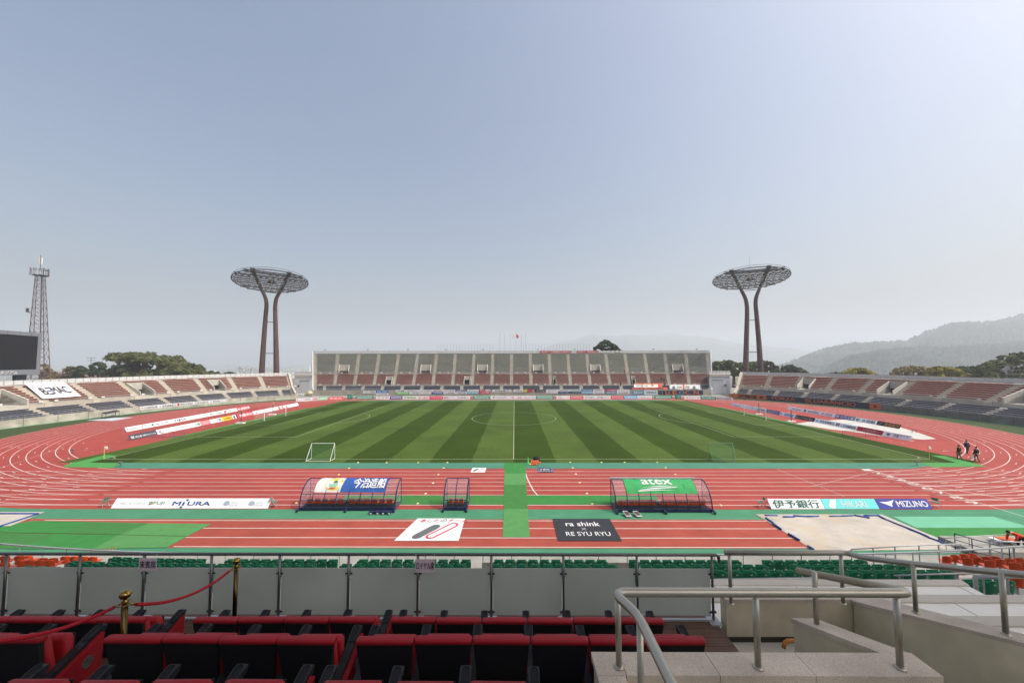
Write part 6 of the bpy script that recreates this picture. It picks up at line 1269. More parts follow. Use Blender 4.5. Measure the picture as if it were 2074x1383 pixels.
# deck levels in planks
def planks(x0, x1, y0, y1, z, n, nm='deck'):
    mb = MB(); d = (y1-y0)/n
    for i in range(n): mb.bx(x0, x1, y0+d*i+.004, y0+d*(i+1)-.004, z-.03, z)
    mb.obj(nm, DECK, near); MB().bx(x0, x1, y0, y1, z-.6, z-.032).obj('deck_base', mat('base_dark', (58,52,50), var=0), near)
planks(-14, 3.54, 5.02, 6.72, 8.05, 9); planks(-14, 3.54, 3.78, 5.0, 8.6, 7); planks(-14, .74, 1.0, 3.76, 9.0, 13)
MB().bx(-14,3.54,5.0,5.02,8.02,8.58).bx(-14,.74,3.76,3.78,8.57,8.98).obj('step_riser', MATS['base_dark'], near)
st_ = MB().bx(2.45,3.3,5.70,5.76,8.05,8.06).bx(2.3,3.42,5.57,5.63,8.05,8.06); st_.obj('step_strips', mat('strip_white', (205,208,210), var=0), near)
# lower terraces in front of the glass down to the field wall
rows = []
for y_, z_ in ((1135,3.9),(1144.5,4.45),(1156,5.05),(1176,5.72)): rows.append((gp(1040,y_,z_).y, z_))
tr_ = MB(); PN = lambda t, r: (t, r+off(t))
lv = [(rows[0][0]-.9, rows[0][0]+.9, 2.6), (rows[1][0]-.9, rows[0][0]-.9, 3.6), (rows[2][0]-.9, rows[1][0]-.9, 4.2), (rows[3][0]-.9, rows[2][0]-.9, 4.86), (6.74, rows[3][0]-.9, 5.5)]
for a, b, z in lv: tr_.sweep(PN, -48, 48, 48, a, b, -.1, z)
tr_.obj('lower_terrace', TERR, near)
MB().sweep(PN, -48, 48, 48, rows[0][0]+.9, rows[0][0]+1.1, -.1, 2.66).obj('field_wall', CONC2, near)
yr = rows[0][0]+1.0
rl = MB(); rail(rl, PN, -46, 46, yr, 2.66, .97, 70, .025, (.35,)); 
for zz in (3.65,): rl.sweep(PN, -46, 46, 46, yr-.03, yr+.03, zz-.02, zz+.03)
rl.obj('front_railing', STEEL, near)
pst = MB()
for i, x in enumerate((-1.35,-.05,1.3,2.7,4.1,8.3)): pst.bx(x, x+1.25, yr-.12, yr-.08, 2.75, 3.36+.06*(i % 2))
pst.obj('rail_sheets', mat('sheet_dirty_white', (176,168,158), var=.25, scale=3), near)
# roof, columns and rear wall (they shade the seats)
ROOF = mat('roof_white', (228,228,226), k=.95, var=.04)
MB().hexa([(-44,-9,29.0),(44,-9,29.0),(44,10.5,30.4),(-44,10.5,30.4)], [(-44,-9,29.5),(44,-9,29.5),(44,10.5,31.0),(-44,10.5,31.0)]).obj('roof', ROOF, near)
MB().bx(-50,50,-14,.6,9.0,10.85).bx(-50,50,-14,-5,10.85,12.5).obj('upper_terrace', mat('terrace_pale', (186,182,176), var=.05), near)
for x in (-40,-20,20,40): MB().bx(x-.35,x+.35,-8.4,-7.7,10.8,29.1).obj('column', ROOF, near)
# stairwell walls with granite coping
def wall_seg(nm, lb, plan, ztop, zb, cop=.05, grp=None, over=.02):
    """plan: four ground corners; ztop: four heights; body, coping"""
    o = E_(nm, (plan[0][0], plan[0][1], zb), lb, 'wall', grp)
    MB().hexa([(x,y,zb) for x, y in plan], [(x,y,z-cop) for (x, y), z in zip(plan, ztop)]).obj('wall_body', BEIGE, o)
    cx_ = sum(p[0] for p in plan)/4; cy_ = sum(p[1] for p in plan)/4
    ex = [(x+(over if x > cx_ else -over), y+(over if y > cy_ else -over)) for x, y in plan]
    MB().hexa([(x,y,z-cop) for (x, y), z in zip(ex, ztop)], [(x,y,z) for (x, y), z in zip(ex, ztop)]).obj('coping', GRAN, o)
    return o
gw_ = 'beige stairwell walls with granite coping'
fw = E_('stairwell_parapet', (2.2,3.45,8), 'wide granite topped parapet nearest the camera at lower right', 'wall', gw_)
za = 9.63
MB().bx(.90,3.95,3.51,3.72,7.2,za-.06).bx(.90,1.11,1.0,3.51,7.2,za-.06).obj('wall_body', BEIGE, fw)
cp = MB(); j = .006
for a, b in ((.88,1.14),(1.14+j,1.98),(1.98+j,2.84),(2.84+j,3.97)): cp.bx(a, b, 3.48, 3.75, za-.06, za)
cp.bx(.88,1.13,2.6,3.48-j,za-.06,za).bx(.88,1.13,1.0,2.6-j,za-.06,za); cp.obj('coping', GRAN, fw)
wall_seg('stairwell_wall', 'narrow sloping wall descending away from the granite parapet', [(3.73,3.76),(3.96,3.76),(3.76,4.66),(3.51,4.66)], [9.62,9.62,9.33,9.33], 6.4, grp=gw_)
X0_ = gp(1472,1265,8.05).x; YW_ = gp(1472,1265,8.05).y; ZW_ = yp(1600,1212,YW_).z
XC_ = yp(1728,1214,YW_).x; cA = yp(1728,1215,YW_); cB = yp(2074,1301,4.45); dC = (cB-cA)*.5; cE = cB+dC
wall_seg('stairwell_wall', 'low beige wall across the stairwell behind the handrail', [(X0_,YW_),(XC_+.08,YW_+.01),(XC_+.08,YW_+.18),(X0_,YW_+.18)], [ZW_]*4, 7.86, grp=gw_)
wall_seg('stairwell_wall', 'long beige wall rising to the right edge beside the white tiers', [(cA.x-.02,cA.y-.02),(cE.x,cE.y),(cE.x+.24,cE.y+.06),(cA.x+.27,cA.y+.16)], [cA.z,cE.z,cE.z,cA.z], 4.5, grp=gw_)
MB().bx(X0_,XC_,YW_+.1,YW_+.2,6.4,7.85).bx(X0_+.02,6.6,3.75,YW_,6.0,6.4).obj('stairwell_floor', mat('stair_dark', (70,68,62), var=.1), near)
sw = MB()
for i in range(5): sw.bx(3.86, 5.6, 6.1-.5*(i+1), 6.1-.5*i, 6.3, 6.9+.18*i)
sw.obj('stair_flight', mat('stair_grey', (110,104,98), var=.08), near)
p = Vector((3.6,4.9,0)); a = [yp(1606,1296.5,5.4), yp(1597,1297,5.4), yp(1591,1300,5.4), yp(1588,1304,5.4), yp(1587.5,1311,5.4)]
T(MB().tube([yp(1660,1296,5.4)]+a, .027, 10).obj('wall_handrail', mat('handrail_orange', (206,132,58), k=.8, rough=.45, var=.05), smooth=True), 'short orange handrail end in the dark stairwell opening', 'handrail')
# white covered tiers on the right
TILE = mat('white_tier', (240,235,226), k=1., rough=.55, var=.05, scale=.8)
wt = E_('covered_tiers', (9,7.3,7.5), 'three broad white covered tiers right of the stairwell wall', 'tiers')
def tierbox(xa, xb, y0, y1, z, xfar=None):
    xfar = xb if xfar is None else xfar
    xn = xa; xa = max(xa, cA.x+.3+(cE.x-cA.x)*(cA.y-y1)/(cA.y-cE.y)) if y1 < 6.4 else xa; xn = max(xn, cA.x+.3+(cE.x-cA.x)*(cA.y-y0)/(cA.y-cE.y)) if y1 < 6.4 else xa
    MB().hexa([(xn,y0,z-.5),(xb,y0,z-.5),(xfar,y1,z-.5),(xa,y1,z-.5)], [(xn,y0,z),(xb,y0,z),(xfar,y1,z),(xa,y1,z)]).obj('tread', TILE, wt)
    MB().hexa([(xa,y1,z-.5),(xfar,y1,z-.5),(xfar,y1+.16,z-.5),(xa,y1+.16,z-.5)], [(xa,y1,z+.03),(xfar,y1,z+.03),(xfar,y1+.16,z+.07),(xa,y1+.16,z+.07)]).obj('border_strip', mat('tile_edge', (214,206,194), k=.88, var=.05), wt)
    j = MB()
    for k in range(7): x = max(xa, xn)+1.15+1.9*k; j.bx(x, x+.012, y0, y1, z, z+.004)
    j.obj('joints', mat('joint_tile', (150,146,140), var=0), wt)
tierbox(4.3, 22, 3.9, 6.1, 8.25); tierbox(3.8, 22, 6.32, 7.55, 7.7); z1_ = 7.15; e0 = gp(1987,1202,z1_).x; e1 = gp(1961,1186,z1_).x
tierbox(3.7, e0, 7.8, gp(1800,1187,z1_).y, z1_, e1)
MB().bx(3.6,24,6.74,9.0,5.4,6.6).bx(7.3,24,3.6,6.4,5.4,7.6).obj('tier_base', TERR, wt)
# handrails
def handrail(lb, path, posts, r=.04, rp=.0275, m=RAILM, grp='steel handrails around the stairwell', plates=True):
    o = E_('handrail', path[0], lb, 'handrail', grp); pts = [Vector(path[0])]
    for i in range(1, len(path)-1):
        a, b, c = Vector(path[i-1]), Vector(path[i]), Vector(path[i+1]); d0 = (b-a).normalized(); d1 = (c-b).normalized(); L = min(.12, (b-a).length*.45, (c-b).length*.45)
        for k in range(5): t = k/4; pts.append((b-d0*L)*(1-t)**2+b*2*t*(1-t)+(b+d1*L)*t*t)
    pts.append(Vector(path[-1])); MB().tube(pts, r, 16).obj('rail', m, o, smooth=True)
    for x, y, z0, z1 in posts:
        MB().tube([(x,y,z0),(x,y,z1)], rp, 12).obj('post', m, o, smooth=True)
        if plates: MB().lathe([(rp*1.7,0),(rp*1.7,.008),(rp*1.2,.02)], (x,y,z0), 16).obj('base_ring', m, o, smooth=True)
    return o
zr = 10.31
handrail('thick steel handrail on the granite parapet, nearest the camera', [(1.18,1.2,zr),(1.18,2.6,zr),(1.18,3.25,zr),(1.05,3.55,zr),(3.80,3.55,zr),tuple(yp(1617,1155,5.2))],
         [(1.10,3.57,za,zr),(1.18,3.2,8.9,zr),(2.38,3.57,za,zr),(3.68,3.57,za,zr),(yp(1654,1262,4.5).x,4.5,9.36,9.97)])
x_ = lambda px, py, z: gp(px, py, z)
A0 = yp(1468,1118,6.2); A1 = yp(1716,1119,6.2); A2 = yp(1748,1129,5.95); A3 = yp(1855,1142,5.43); A4 = yp(2037,1160,4.6); A5 = A4+(A4-A3)*1.4
b1, b2, b3, b4 = yp(1480,1210,6.23), yp(1707,1210,6.23), yp(1855,1237,5.43), yp(2037,1281,4.6)
handrail('steel handrail along the low beige wall, bending down to the right edge', [A0,A1,A2,A3,A4,A5], [(b1.x,b1.y,8.52,A0.z),(b2.x,b2.y,8.52,A1.z),(b3.x,b3.y,b3.z-.02,A3.z),(b4.x,b4.y,b4.z-.02,A4.z)], .04, .0275)
# glass railing before the red seats
gr0 = E_('glass_railing', (-3,6.5,8.05), 'long dark steel railing with frosted glass panes before the red seats', 'railing')
FRO = bpy.data.materials.new('frosted_glass'); FRO.use_nodes = True; n = FRO.node_tree.nodes; l = FRO.node_tree.links; pb = n['Principled BSDF']
pb.inputs['Base Color'].default_value = (.50,.52,.48,1); pb.inputs['Roughness'].default_value = .5; 
gn = n.new('ShaderNodeNewGeometry'); tn = n.new('ShaderNodeTexNoise'); tn.inputs['Scale'].default_value = .9; tn.inputs['Detail'].default_value = 6; l.new(gn.outputs['Position'], tn.inputs['Vector'])
cr = n.new('ShaderNodeMapRange'); cr.inputs[1].default_value = .3; cr.inputs[2].default_value = .7; cr.inputs[3].default_value = .8; cr.inputs[4].default_value = 1.15; l.new(tn.outputs[0], cr.inputs[0])
vs_ = n.new('ShaderNodeVectorMath'); vs_.operation = 'SCALE'; vs_.inputs[0].default_value = (.52,.54,.50); l.new(cr.outputs[0], vs_.inputs['Scale']); l.new(vs_.outputs[0], pb.inputs['Base Color'])
trn = n.new('ShaderNodeBsdfTranslucent'); trn.inputs[0].default_value = (.74,.76,.70,1)
mx = n.new('ShaderNodeMixShader'); mx.inputs[0].default_value = .5; l.new(pb.outputs[0], mx.inputs[1]); l.new(trn.outputs[0], mx.inputs[2]); l.new(mx.outputs[0], n['Material Output'].inputs[0])
pxs = [5,155,287,424,563,704,845,995,1142,1292,1445]; PX = [yp(px, 1250, 6.52).x for px in pxs]; PX = [PX[0]-1.25*k for k in (4,3,2,1)]+PX
xe = PX[-1]
MB().tube([(PX[0],6.52,9.14),(xe+.06,6.52,9.14),(xe+.115,6.52,9.12),(xe+.125,6.52,9.02)], .026, 12).obj('top_rail', ALU, gr0, smooth=True)
for i, x in enumerate(PX):
    MB().tube([(x,6.52,8.05),(x,6.52,9.14)], .021, 10).obj('post', ALU, gr0, smooth=True)
    for zc in (8.80, 8.17): MB().bx(x-.06,x+.06,6.53,6.56,zc,zc+.025).obj('clamp', mat('clamp_dark', (50,50,52), var=0), gr0)
    MB().bx(x-.09,x+.09,6.4,6.62,8.05,8.065).obj('base_plate', STEEL, gr0)
    if i: MB().bx(PX[i-1]+.03, x-.03, 6.535, 6.547, 8.13, 8.90).obj('glass_pane', FRO, gr0)
MB().bx(PX[0], xe, 6.5, 6.54, 8.055, 8.085).obj('floor_channel', STEEL, gr0)
def paper(pa, pb_, yt, yb_, s, lb):
    a, b, d = yp(pa, yb_, 6.47), yp(pb_, yb_, 6.47), yp(pa, yt, 6.47)
    o = MB().bx(a.x,b.x,6.465,6.468,a.z,d.z).obj('paper_sign', mat('paper_pinkish', (226,206,210), k=.9, var=.03)); T(o, lb, 'sign', 'paper signs hung on the glass railing')
    lt = MB(); lettering(lt, s, (a.x,6.465,a.z), (b.x-a.x,0,0), (0,0,d.z-a.z), (.06,.96,.22,.8), .002, .03); lt.obj('lettering', mat('ink_black', (24,20,24), var=0), o)
    MB().tube([(a.x+.01,6.46,d.z-.02),(a.x+.01,6.47,9.17)], .003, 4).tube([(b.x-.01,6.46,d.z-.02),(b.x-.01,6.47,9.17)], .003, 4).obj('string', WHITE, o)
paper(281,317,1129.5,1155.5,'来賓席','paper sign with three kanji tied to the railing at left')
paper(841,881,1131.5,1158.5,'ロイヤル席','paper sign with kana tied to the railing at the middle')
# brass posts and rope
BRASSD = mat('brass_dark', (84,68,38), k=1., metal=1., rough=.22, var=0); BRASS = mat('brass', (158,128,68), k=1., metal=1., rough=.16, var=0); ROPE = mat('rope_red', (176,30,44), k=.85, rough=.8, var=.15, scale=60, bump=.3)
def brass(px, Y, zb_, lb):
    t = yp(px, 1204 if Y < 5 else 1136, Y); x = t.x; o = E_('rope_stand', (x,Y,zb_), lb, 'post', 'brass rope stands'); zt = t.z
    MB().tube([(x,Y,zb_+.02),(x,Y,zt-.1)], .03, 16).obj('pole', BRASSD, o, smooth=True)
    MB().lathe([(.012,-.1),(.03,-.085),(.035,-.07),(.014,-.055),(.018,-.045),(.042,-.028),(.054,-.004),(.053,.016),(.040,.036),(.02,.046),(.004,.05)], (x,Y,zt), 24).obj('knob', BRASS, o, smooth=True)
    MB().lathe([(.17,0),(.165,.02),(.05,.05),(.03,.06)], (x,Y,zb_), 24).obj('base', BRASS, o, smooth=True)
    MB().tube([(x+.06*math.cos(k*math.pi/8), Y+.06*math.sin(k*math.pi/8), zt-.1) for k in range(16)], .006, 6, closed=True).obj('hook_ring', BRASS, o, smooth=True)
    return Vector((x,Y,zt-.1))
k1 = brass(254, 4.35, 8.6, 'brass rope stand with ball knob, near one in the aisle'); k2 = brass(479, 5.85, 8.05, 'brass rope stand with ball knob, far one by the glass railing')
def rope(a, b, sag, lb, ends=True):
    pts = []; d = (b-a)
    for i in range(41): t = i/40; pts.append(a+d*t+Vector((0,0,-sag*4*t*(1-t))))
    o = E_('barrier_rope', a, lb, 'rope', 'red barrier ropes'); tw = MB()
    i0, i1 = 2, 38
    for s_ in range(3):
        q = []
        for i in range(i0*6, i1*6+1):
            t = i/240; p = a+d*t+Vector((0,0,-sag*4*t*(1-t))); tg = (d+Vector((0,0,-sag*4*(1-2*t)))).normalized(); u = tg.cross(Vector((0,0,1))).normalized(); v = u.cross(tg); an = i*.55+s_*2*math.pi/3
            q.append(p+(u*math.cos(an)+v*math.sin(an))*.008)
        tw.tube(q, .0115, 6)
    tw.obj('strands', ROPE, o, smooth=True)
    e = MB()
    for i, j_ in ((0,2),(40,38)): e.tube([pts[i], pts[j_]], .013, 10)
    e.obj('end_caps', BRASS, o, smooth=True)
rope(k1+Vector((.05,0,0)), k2+Vector((-.05,0,0)), .16, 'red twisted rope sagging between the two brass stands')
e0_ = yp(-60,1300,3.6); rope(e0_, k1+Vector((-.05,0,0)), .10, 'red twisted rope running from the near brass stand to the left edge')

# ------------------------------------------------------------------ red seats
REDS = mat('seat_red', (182,28,40), k=.66, rough=.55, var=.06, scale=5, bump=.05); BLK = mat('seat_black', (30,30,34), k=.7, rough=.6, var=.05); ARM = mat('arm_plastic', (50,52,58), k=.6, rough=.42, var=.04)
BADGE = mat('badge_metal', (150,146,140), metal=.6, rough=.4, var=.1, scale=60)
def rbox(x0, x1, y0, y1, z0, z1, r=.03, k=3):
    """box with rounded edges along x"""
    mb = MB(); prof = []
    for cx_, cy_, a0 in ((y1-r,z1-r,0),(y0+r,z1-r,90),(y0+r,z0+r,180),(y1-r,z0+r,270)):
        for i in range(k+1): a = R_(a0+90*i/k); prof.append((cx_+r*math.cos(a), cy_+r*math.sin(a)))
    n = len(prof); xs = [(x0, .82), (x0+r*.7, 1), (x1-r*.7, 1), (x1, .82)]; cy0, cz0 = (y0+y1)/2, (z0+z1)/2; vs = []; fs = []
    for x, s in xs:
        for y, z in prof: vs.append((x, cy0+(y-cy0)*s if s < 1 else y, cz0+(z-cz0)*(1-(1-s)*.5) if s < 1 else z))
    for i in range(3):
        for q in range(n): fs.append((i*n+q, i*n+(q+1) % n, (i+1)*n+(q+1) % n, (i+1)*n+q))
    fs.append(tuple(range(n))[::-1]); fs.append(tuple(3*n+q for q in range(n))); return mb.add(vs, fs)
def shear(mb, f): mb.v = [(x, y+f*(z-.5), z) for x, y, z in mb.v]; return mb
def make_seat():
    o = E_('theatre_seat', (0,0,0), 'x', 'seat')
    shear(rbox(-.292,.292,-.055,.045,.934,.995,.030,5), -.16).obj('headroll', REDS, o, smooth=True, local=True)
    shear(MB().hexa([(-.215,-.05,.2),(.215,-.05,.2),(.215,-.01,.2),(-.215,-.01,.2)], [(-.288,-.045,.945),(.288,-.045,.945),(.288,0,.945),(-.288,0,.945)]), -.16).obj('back_shell', BLK, o, local=True)
    shear(rbox(-.27,.27,-.005,.085,.36,.95,.04,4), -.16).obj('backrest', REDS, o, smooth=True, local=True)
    rbox(-.25,.25,.14,.25,.34,.82,.045,4).obj('tip_up_cushion', REDS, o, smooth=True, local=True)
    MB().bx(-.24,.24,.25,.262,.36,.79).obj('cushion_shell', BLK, o, local=True)
    return o
def add_arm(o, x):
    mb = MB(); w0 = .036; w1 = .052
    prof = [(-.1,.47,w0),(-.12,.50,w0),(-.1,.54,w0),(.2,.64,.044),(.44,.722,w1),(.49,.73,w1*.96),(.505,.715,w1*.9),(.48,.67,w1*.88),(.2,.575,.042)]; n = len(prof)
    mb.add([(x-q, y, z) for y, z, q in prof]+[(x+q, y, z) for y, z, q in prof], [tuple(range(n))[::-1], tuple(range(n, 2*n))]+[(i, (i+1) % n, n+(i+1) % n, n+i) for i in range(n)])
    mb.bx(x-.02,x+.02,.0,.34,0,.54)
    a = mb.obj('armrest', ARM, o, local=True)
    c = MB(); pts = []
    for i in range(16):
        t = 2*math.pi*i/16; ca, sa = math.cos(t), math.sin(t); q = (abs(ca)**4+abs(sa)**4)**-.25; pts.append(Vector((x+.042*ca*q, .385+.09*sa*q, .71+.09*sa*q*.30)))
    c.tube(pts, .006, 6, closed=True); c.obj('cup_rim', ARM, a, smooth=True, local=True)
    MB().add([p-Vector((0,0,.004)) for p in pts], [tuple(range(16))]).obj('cup_hole', BLK, a, local=True)
def add_end(o, X):
    prof = [(.04,.06),(.34,.06),(.40,.2),(.43,.68),(.18,.58),(-.02,.50),(-.06,.40)]
    n = len(prof); P_ = MB().add([(X-.03,y,z) for y, z in prof]+[(X+.03,y,z) for y, z in prof], [tuple(range(n))[::-1], tuple(range(n, 2*n))]+[(i, (i+1) % n, n+(i+1) % n, n+i) for i in range(n)]).obj('end_panel', REDS, o, local=True)
    MB().add([(X+.034, .26+.055*math.cos(2*math.pi*i/20), .47+.06*math.sin(2*math.pi*i/20)) for i in range(20)]+[(X+.03, .26+.055*math.cos(2*math.pi*i/20), .47+.06*math.sin(2*math.pi*i/20)) for i in range(20)], [tuple(range(20)), tuple(range(20,40))]+[(i, (i+1) % 20, 20+(i+1) % 20, 20+i) for i in range(20)]).obj('number_badge', BADGE, P_, local=True)
    lt = MB(); lettering(lt, 'V2-2', (X+.035,.215,.475), (0,.09,0), (0,0,.035), (0,1,0,1), .001, .01); lettering(lt, '1-10', (X+.035,.215,.43), (0,.09,0), (0,0,.035), (0,1,0,1), .001, .01); lt.obj('lettering', BLK, P_, local=True)
protos = []
for nA, nE in ((1,0),(2,0),(2,1)):
    q = make_seat(); add_arm(q, -.3)
    if nA > 1: add_arm(q, .3)
    if nE: add_end(q, .36)
    protos.append(q)
usedp = [0,0,0]
RW_ = [('front row', 5.15, 8.06), ('second row', 4.06, 8.6), ('third row', 2.97, 9.0)]
blocks = [('left block', -4.78-.6*7, 7), ('middle block', -4.12, 4), ('right block', -1.5, 6)]
for ri, (rn_, ry, rz_) in enumerate(RW_):
    for bn, xs0, cnt in blocks:
        cn = cnt if not (ri == 2 and bn == 'right block') else 3
        if ri == 2 and bn == 'left block': continue
        for i in range(cn):
            k = 0 if i < cn-1 else (2 if bn != 'right block' else 1)
            o = protos[k] if not usedp[k] else dup(protos[k]); usedp[k] = 1; o.location = (xs0+.6*(i+.5), ry+random.uniform(-.008,.008), rz_); o.rotation_euler.z = R_(random.uniform(-.8,.8))
            T(o, 'red and black theatre seat, %s from the left, %s of the %s' % (ORD[i], rn_, bn), group='red theatre seats behind the glass railing')

# ------------------------------------------------------------------ green and orange seats below
GS = mat('seat_green', (32,140,96), k=.72, rough=.45, var=.06, scale=4); PLATE = mat('number_tag', (190,200,196), var=0)
def make_green(m, rim, h=.48, w=.236, nm='stadium_seat'):
    o = E_(nm, (0,0,0), 'x', 'seat'); nx, nz = 8, 6; vs = []; fs = []
    for sgn in (0, 1):
        for j in range(nz+1):
            for i in range(nx+1):
                u = -1+2*i/nx; v = j/nz; ww = w*(.86+.14*min(1, v*1.6)) if v < .72 else w*(1-.42*((v-.72)/.28)**2.2); z = -h+h*v-(.035*u*u*u*u if v > .9 else 0)
                vs.append((u*ww, .055*u*u-.08*(v-1)*0-.06*v+(0 if sgn else .022), z))
    k = (nx+1)*(nz+1)
    for s_ in (0, 1):
        for j in range(nz):
            for i in range(nx): q = s_*k+j*(nx+1)+i; fs.append((q, q+1, q+nx+2, q+nx+1))
    edge = [i for i in range(nx+1)]+[j*(nx+1)+nx for j in range(1, nz+1)]+[nz*(nx+1)+i for i in range(nx-1, -1, -1)]+[j*(nx+1) for j in range(nz-1, 0, -1)]
    for a, b in zip(edge, edge[1:]+edge[:1]): fs.append((a, b, b+k, a+k))
    MB().add(vs, fs).obj('backrest', m, o, smooth=False, local=True)
    return o
g0 = make_green(GS, None)
MB().hexa([(-.2,.06,-.44),(.2,.06,-.44),(.2,.14,-.44),(-.2,.14,-.44)], [(-.19,.16,-.06),(.19,.16,-.06),(.19,.22,-.08),(-.19,.22,-.08)]).obj('tip_up_pan', GS, g0, local=True)
MB().bx(-.03,.03,-.03,.1,-.85,-.38).obj('bracket', STEEL, g0, local=True)
MB().add([(-.045,-.064,-.13),(.03,-.064,-.13),(.03,-.067,-.08),(-.045,-.067,-.08)], [(0,1,2,3)]).obj('number_tag', PLATE, g0, local=True)
ug = [0]
blk = {0: [(205,276,4),(298,411,5),(451,683,0),(721,955,0),(998,1232,0),(1273,1503,0),(1545,1760,0)], 1: [(118,638,0),(686,945,0),(995,1251,0),(1299,1557,0),(1601,1846,0)], 2: [(15,560,0),(1190,1618,0),(1666,1940,0)], 3: [(1447,1645,0),(1660,1745,0),(1753,2056,0)]}
nm_ = ['lowest row','second lowest row','third lowest row','uppermost row']
bnm = [['left of the kanji sign','right of the kanji sign','around the far rope stand','around the kana sign','middle block','next to the railing end','beyond the bending handrail'], ['long left block','block at the kana sign','middle block','block at the railing end','block beyond the handrail'], ['long left block','block at the railing end','block beyond the handrail'], ['left group','middle group','right group']]
for ri, (Yb, zb_) in enumerate(rows):
    for bi, (a, b, _) in enumerate(blk[ri]):
        yim = (1135,1144.5,1156,1176)[ri]; A = gp(a+12, yim, zb_).x; B = gp(b-12, yim, zb_).x; n = max(2, round((B-A)/.5)+1)
        for i in range(n):
            x = A+(B-A)*i/(n-1); o = g0 if not ug[0] else dup(g0); ug[0] = 1; y = Yb+off(x)
            o.location = (x, y, zb_+.02); o.rotation_euler.z = math.atan(-.011*max(0, abs(x)-12)*(1 if x > 0 else -1))*-1
            T(o, 'green tip-up seat, %s from the left, %s, %s' % (ORD[i], nm_[ri], bnm[ri][bi]), group='green tip-up seats below the glass railing')
OSM = mat('seat_orange_shell', (226,86,36), k=.85, rough=.4, var=.08, scale=4)
o0 = make_green(OSM, None, .32, .175, 'stadium_seat'); MB().hexa([(-.17,-.02,-.36),(.17,-.02,-.36),(.17,.34,-.34),(-.17,.34,-.34)], [(-.17,-.02,-.33),(.17,-.02,-.33),(.17,.36,-.31),(-.17,.36,-.31)]).obj('seat_pan', OSM, o0, local=True)
MB().bx(-.03,.03,.05,.12,-.6,-.34).obj('bracket', STEEL, o0, local=True)
os_ = [(1919,1125,3.5,'lowest right row, first'),(1936,1122.7,3.5,'lowest right row, second'),(1954,1121,3.5,'lowest right row, third'),(1971,1120,3.5,'lowest right row, fourth'),(1961,1128.5,3.9,'second right row, first'),(1980,1127,3.9,'second right row, second'),(1999,1126,3.9,'second right row, third'),(2017,1125.5,3.9,'second right row, fourth'),
 (2006,1133,4.3,'third right row, first'),(2027,1131.5,4.3,'third right row, second'),(2047,1130,4.3,'third right row, third'),(2066,1129,4.3,'third right row, fourth'),(2057,1138,4.7,'fourth right row, first'),(2079,1137,4.7,'fourth right row, second'),(1915,1139,4.5,'right, half hidden under the handrail, left one'),(1940,1143,4.6,'right, half hidden under the handrail, right one'),(2062,1166,5.6,'right edge, above the white tiers'),
 (9,1124,3.9,'left edge, upper pair, left one'),(38,1124,3.9,'left edge, upper pair, right one'),(56,1124,3.6,'left, behind the first railing post'),(40,1133,4.2,'left middle row, first'),(60,1132.5,4.2,'left middle row, second'),(80,1132.5,4.2,'left middle row, third'),(100,1132.8,4.2,'left middle row, fourth'),(86,1128.5,3.9,'left, tucked behind the middle row, left one'),(107,1128.5,3.9,'left, tucked behind the middle row, right one'),
 (131,1125,3.6,'left, row under the handrail, first'),(150,1125,3.6,'left, row under the handrail, second'),(169,1125.6,3.6,'left, row under the handrail, third'),(187,1126,3.6,'left, row under the handrail, fourth'),(8,1138.5,4.5,'left edge, lowest pair'),(-12,1146,4.9,'cut by the left edge')]
for i, (px, py, z, lb) in enumerate(os_):
    o = o0 if i == 0 else dup(o0); o.location = gp(px, py, z); o.rotation_euler.z = R_(-22 if px > 1000 else 16); T(o, 'orange plastic seat, '+lb, group='orange plastic seats at both sides')
# terraces carrying the orange seats at both sides are part of the lower terrace; rails between the rows
def srail(name, lb, pts, posts, r=.025, m=STEEL, grp=None, mids=()):
    o = E_(name, pts[0], lb, 'railing', grp); MB().tube(pts, r, 8).obj('rail', m, o, smooth=True)
    for d in mids: MB().tube([Vector(p)-Vector((0,0,d)) for p in pts], r*.7, 6).obj('middle_rail', m, o)
    for p, h in posts: MB().tube([p, Vector(p)-Vector((0,0,h))], r*.9, 6).obj('post', m, o)
    return o
Yg = rows[3][0]-.55
q = [yp(1448,1172.5,Yg), yp(1700,1170,Yg)]; srail('low_railing', 'thin steel rail before the uppermost green seats, left part', q, [(q[0].lerp(q[1], t), .7) for t in (.05,.33,.62,.9)], grp='thin rails behind the green seats')
q = [yp(1812,1165,Yg), yp(2000,1159,Yg)]; srail('low_railing', 'thin steel rail before the uppermost green seats, right part', q, [(q[0].lerp(q[1], t), .7) for t in (.05,.35,.65,.95)], grp='thin rails behind the green seats')
q = [yp(1975,1168,9.3), yp(2100,1166,9.3)]; srail('low_railing', 'thicker grey rail above the white tiers at the right edge', q, [(q[0], .9), (q[0].lerp(q[1], .5), .9), (q[1], .9)], .05, grp='thin rails behind the green seats')
q = [gp(1912,1089.5,.95), gp(2062,1080.3,.95)]; srail('field_railing', 'long steel railing on the field edge at the far right', q, [(q[0].lerp(q[1], t), .9) for t in (.02,.33,.66,.97)], mids=(.5,), grp='steel railings at the right field edge')
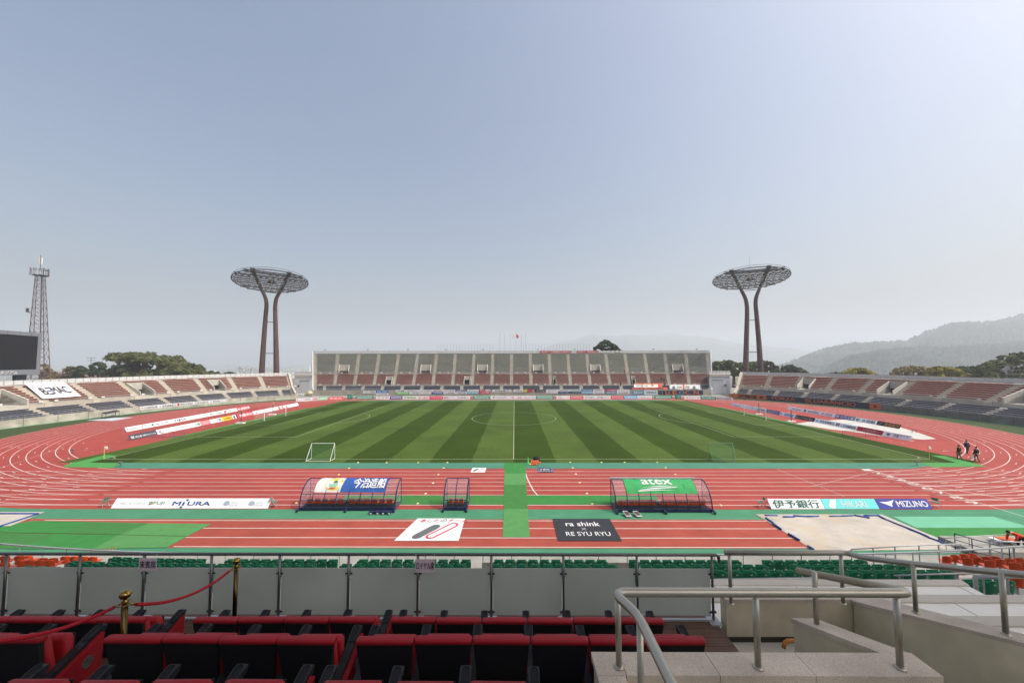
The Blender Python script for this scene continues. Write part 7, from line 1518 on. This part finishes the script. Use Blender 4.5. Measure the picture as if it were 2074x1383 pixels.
q = [yp(1724,1112,19.3), yp(1855,1104,19.3), yp(1945,1101,19.3)]; srail('field_railing', 'steel railing behind the right green seats ending at the ramp', q, [(q[0].lerp(q[2], t), .8) for t in (.0,.2,.4,.62,.8,1.)], .03, mids=(.4,), grp='steel railings at the right field edge')
q = [yp(2002,1096,19.0), yp(2095,1098,19.0)]; srail('field_railing', 'steel railing above the orange seats at the right edge', q, [(q[0].lerp(q[1], t), 1.) for t in (.02,.28,.55,.9)], .03, grp='steel railings at the right field edge')
BL_ = mat('ramp_blue', (36,50,92), var=0); q = [gp(1933,1080,1.15), gp(1968,1090.5,1.15), gp(2005,1100,1.15), gp(2044,1110,1.15)]
srail('ramp_railing', 'dark blue three bar railing descending beside the ramp', q, [(p, 1.15) for p in q], .028, BL_, mids=(.38,.76))
A, B = gp(1935,1110,.0), gp(2100,1098,.0)
T(MB().hexa([(A.x,A.y-1.2,.02),(B.x,A.y-1.2,.02),(B.x,A.y+1.0,.02),(A.x,A.y+1.0,.02)], [(A.x,A.y-1.2,.35),(B.x,A.y-1.2,.35),(B.x,A.y+1.0,.35),(A.x,A.y+1.0,.35)]).obj('concrete_ramp', CONC2), 'low pale concrete ramp block beside the blue railing', 'ramp')
p = gp(2036,1109,.0); o = E_('work_table', (p.x,p.y,0), 'low white table with an orange top before the bending person', 'table')
MB().bx(p.x-.7,p.x+.7,p.y-.3,p.y+.35,.52,.56).obj('table_top', WHITE, o); MB().bx(p.x-.35,p.x+.55,p.y-.2,p.y+.25,.562,.62).obj('orange_cover', ck((232,110,60)), o)
for dx in (-.6,.6):
    for dy in (-.22,.28): MB().tube([(p.x+dx,p.y+dy,.02),(p.x+dx*.8,p.y+dy,.52)], .02, 5).obj('leg', STEEL, o)
q = [gp(180+20,1109,.5), gp(232,1092,1.1), gp(245,1106,.4)]
T(MB().tube([yp(190,1117,21), yp(228,1109.5,21), yp(229,1117,21)], .02, 5).tube([yp(228,1109.5,21), yp(236,1105,21), yp(233,1115,21)], .02, 5).obj('hanging_strap', mat('strap_orange', (206,150,84), var=0)), 'tangled orange strap tied to the left front rail', 'strap')
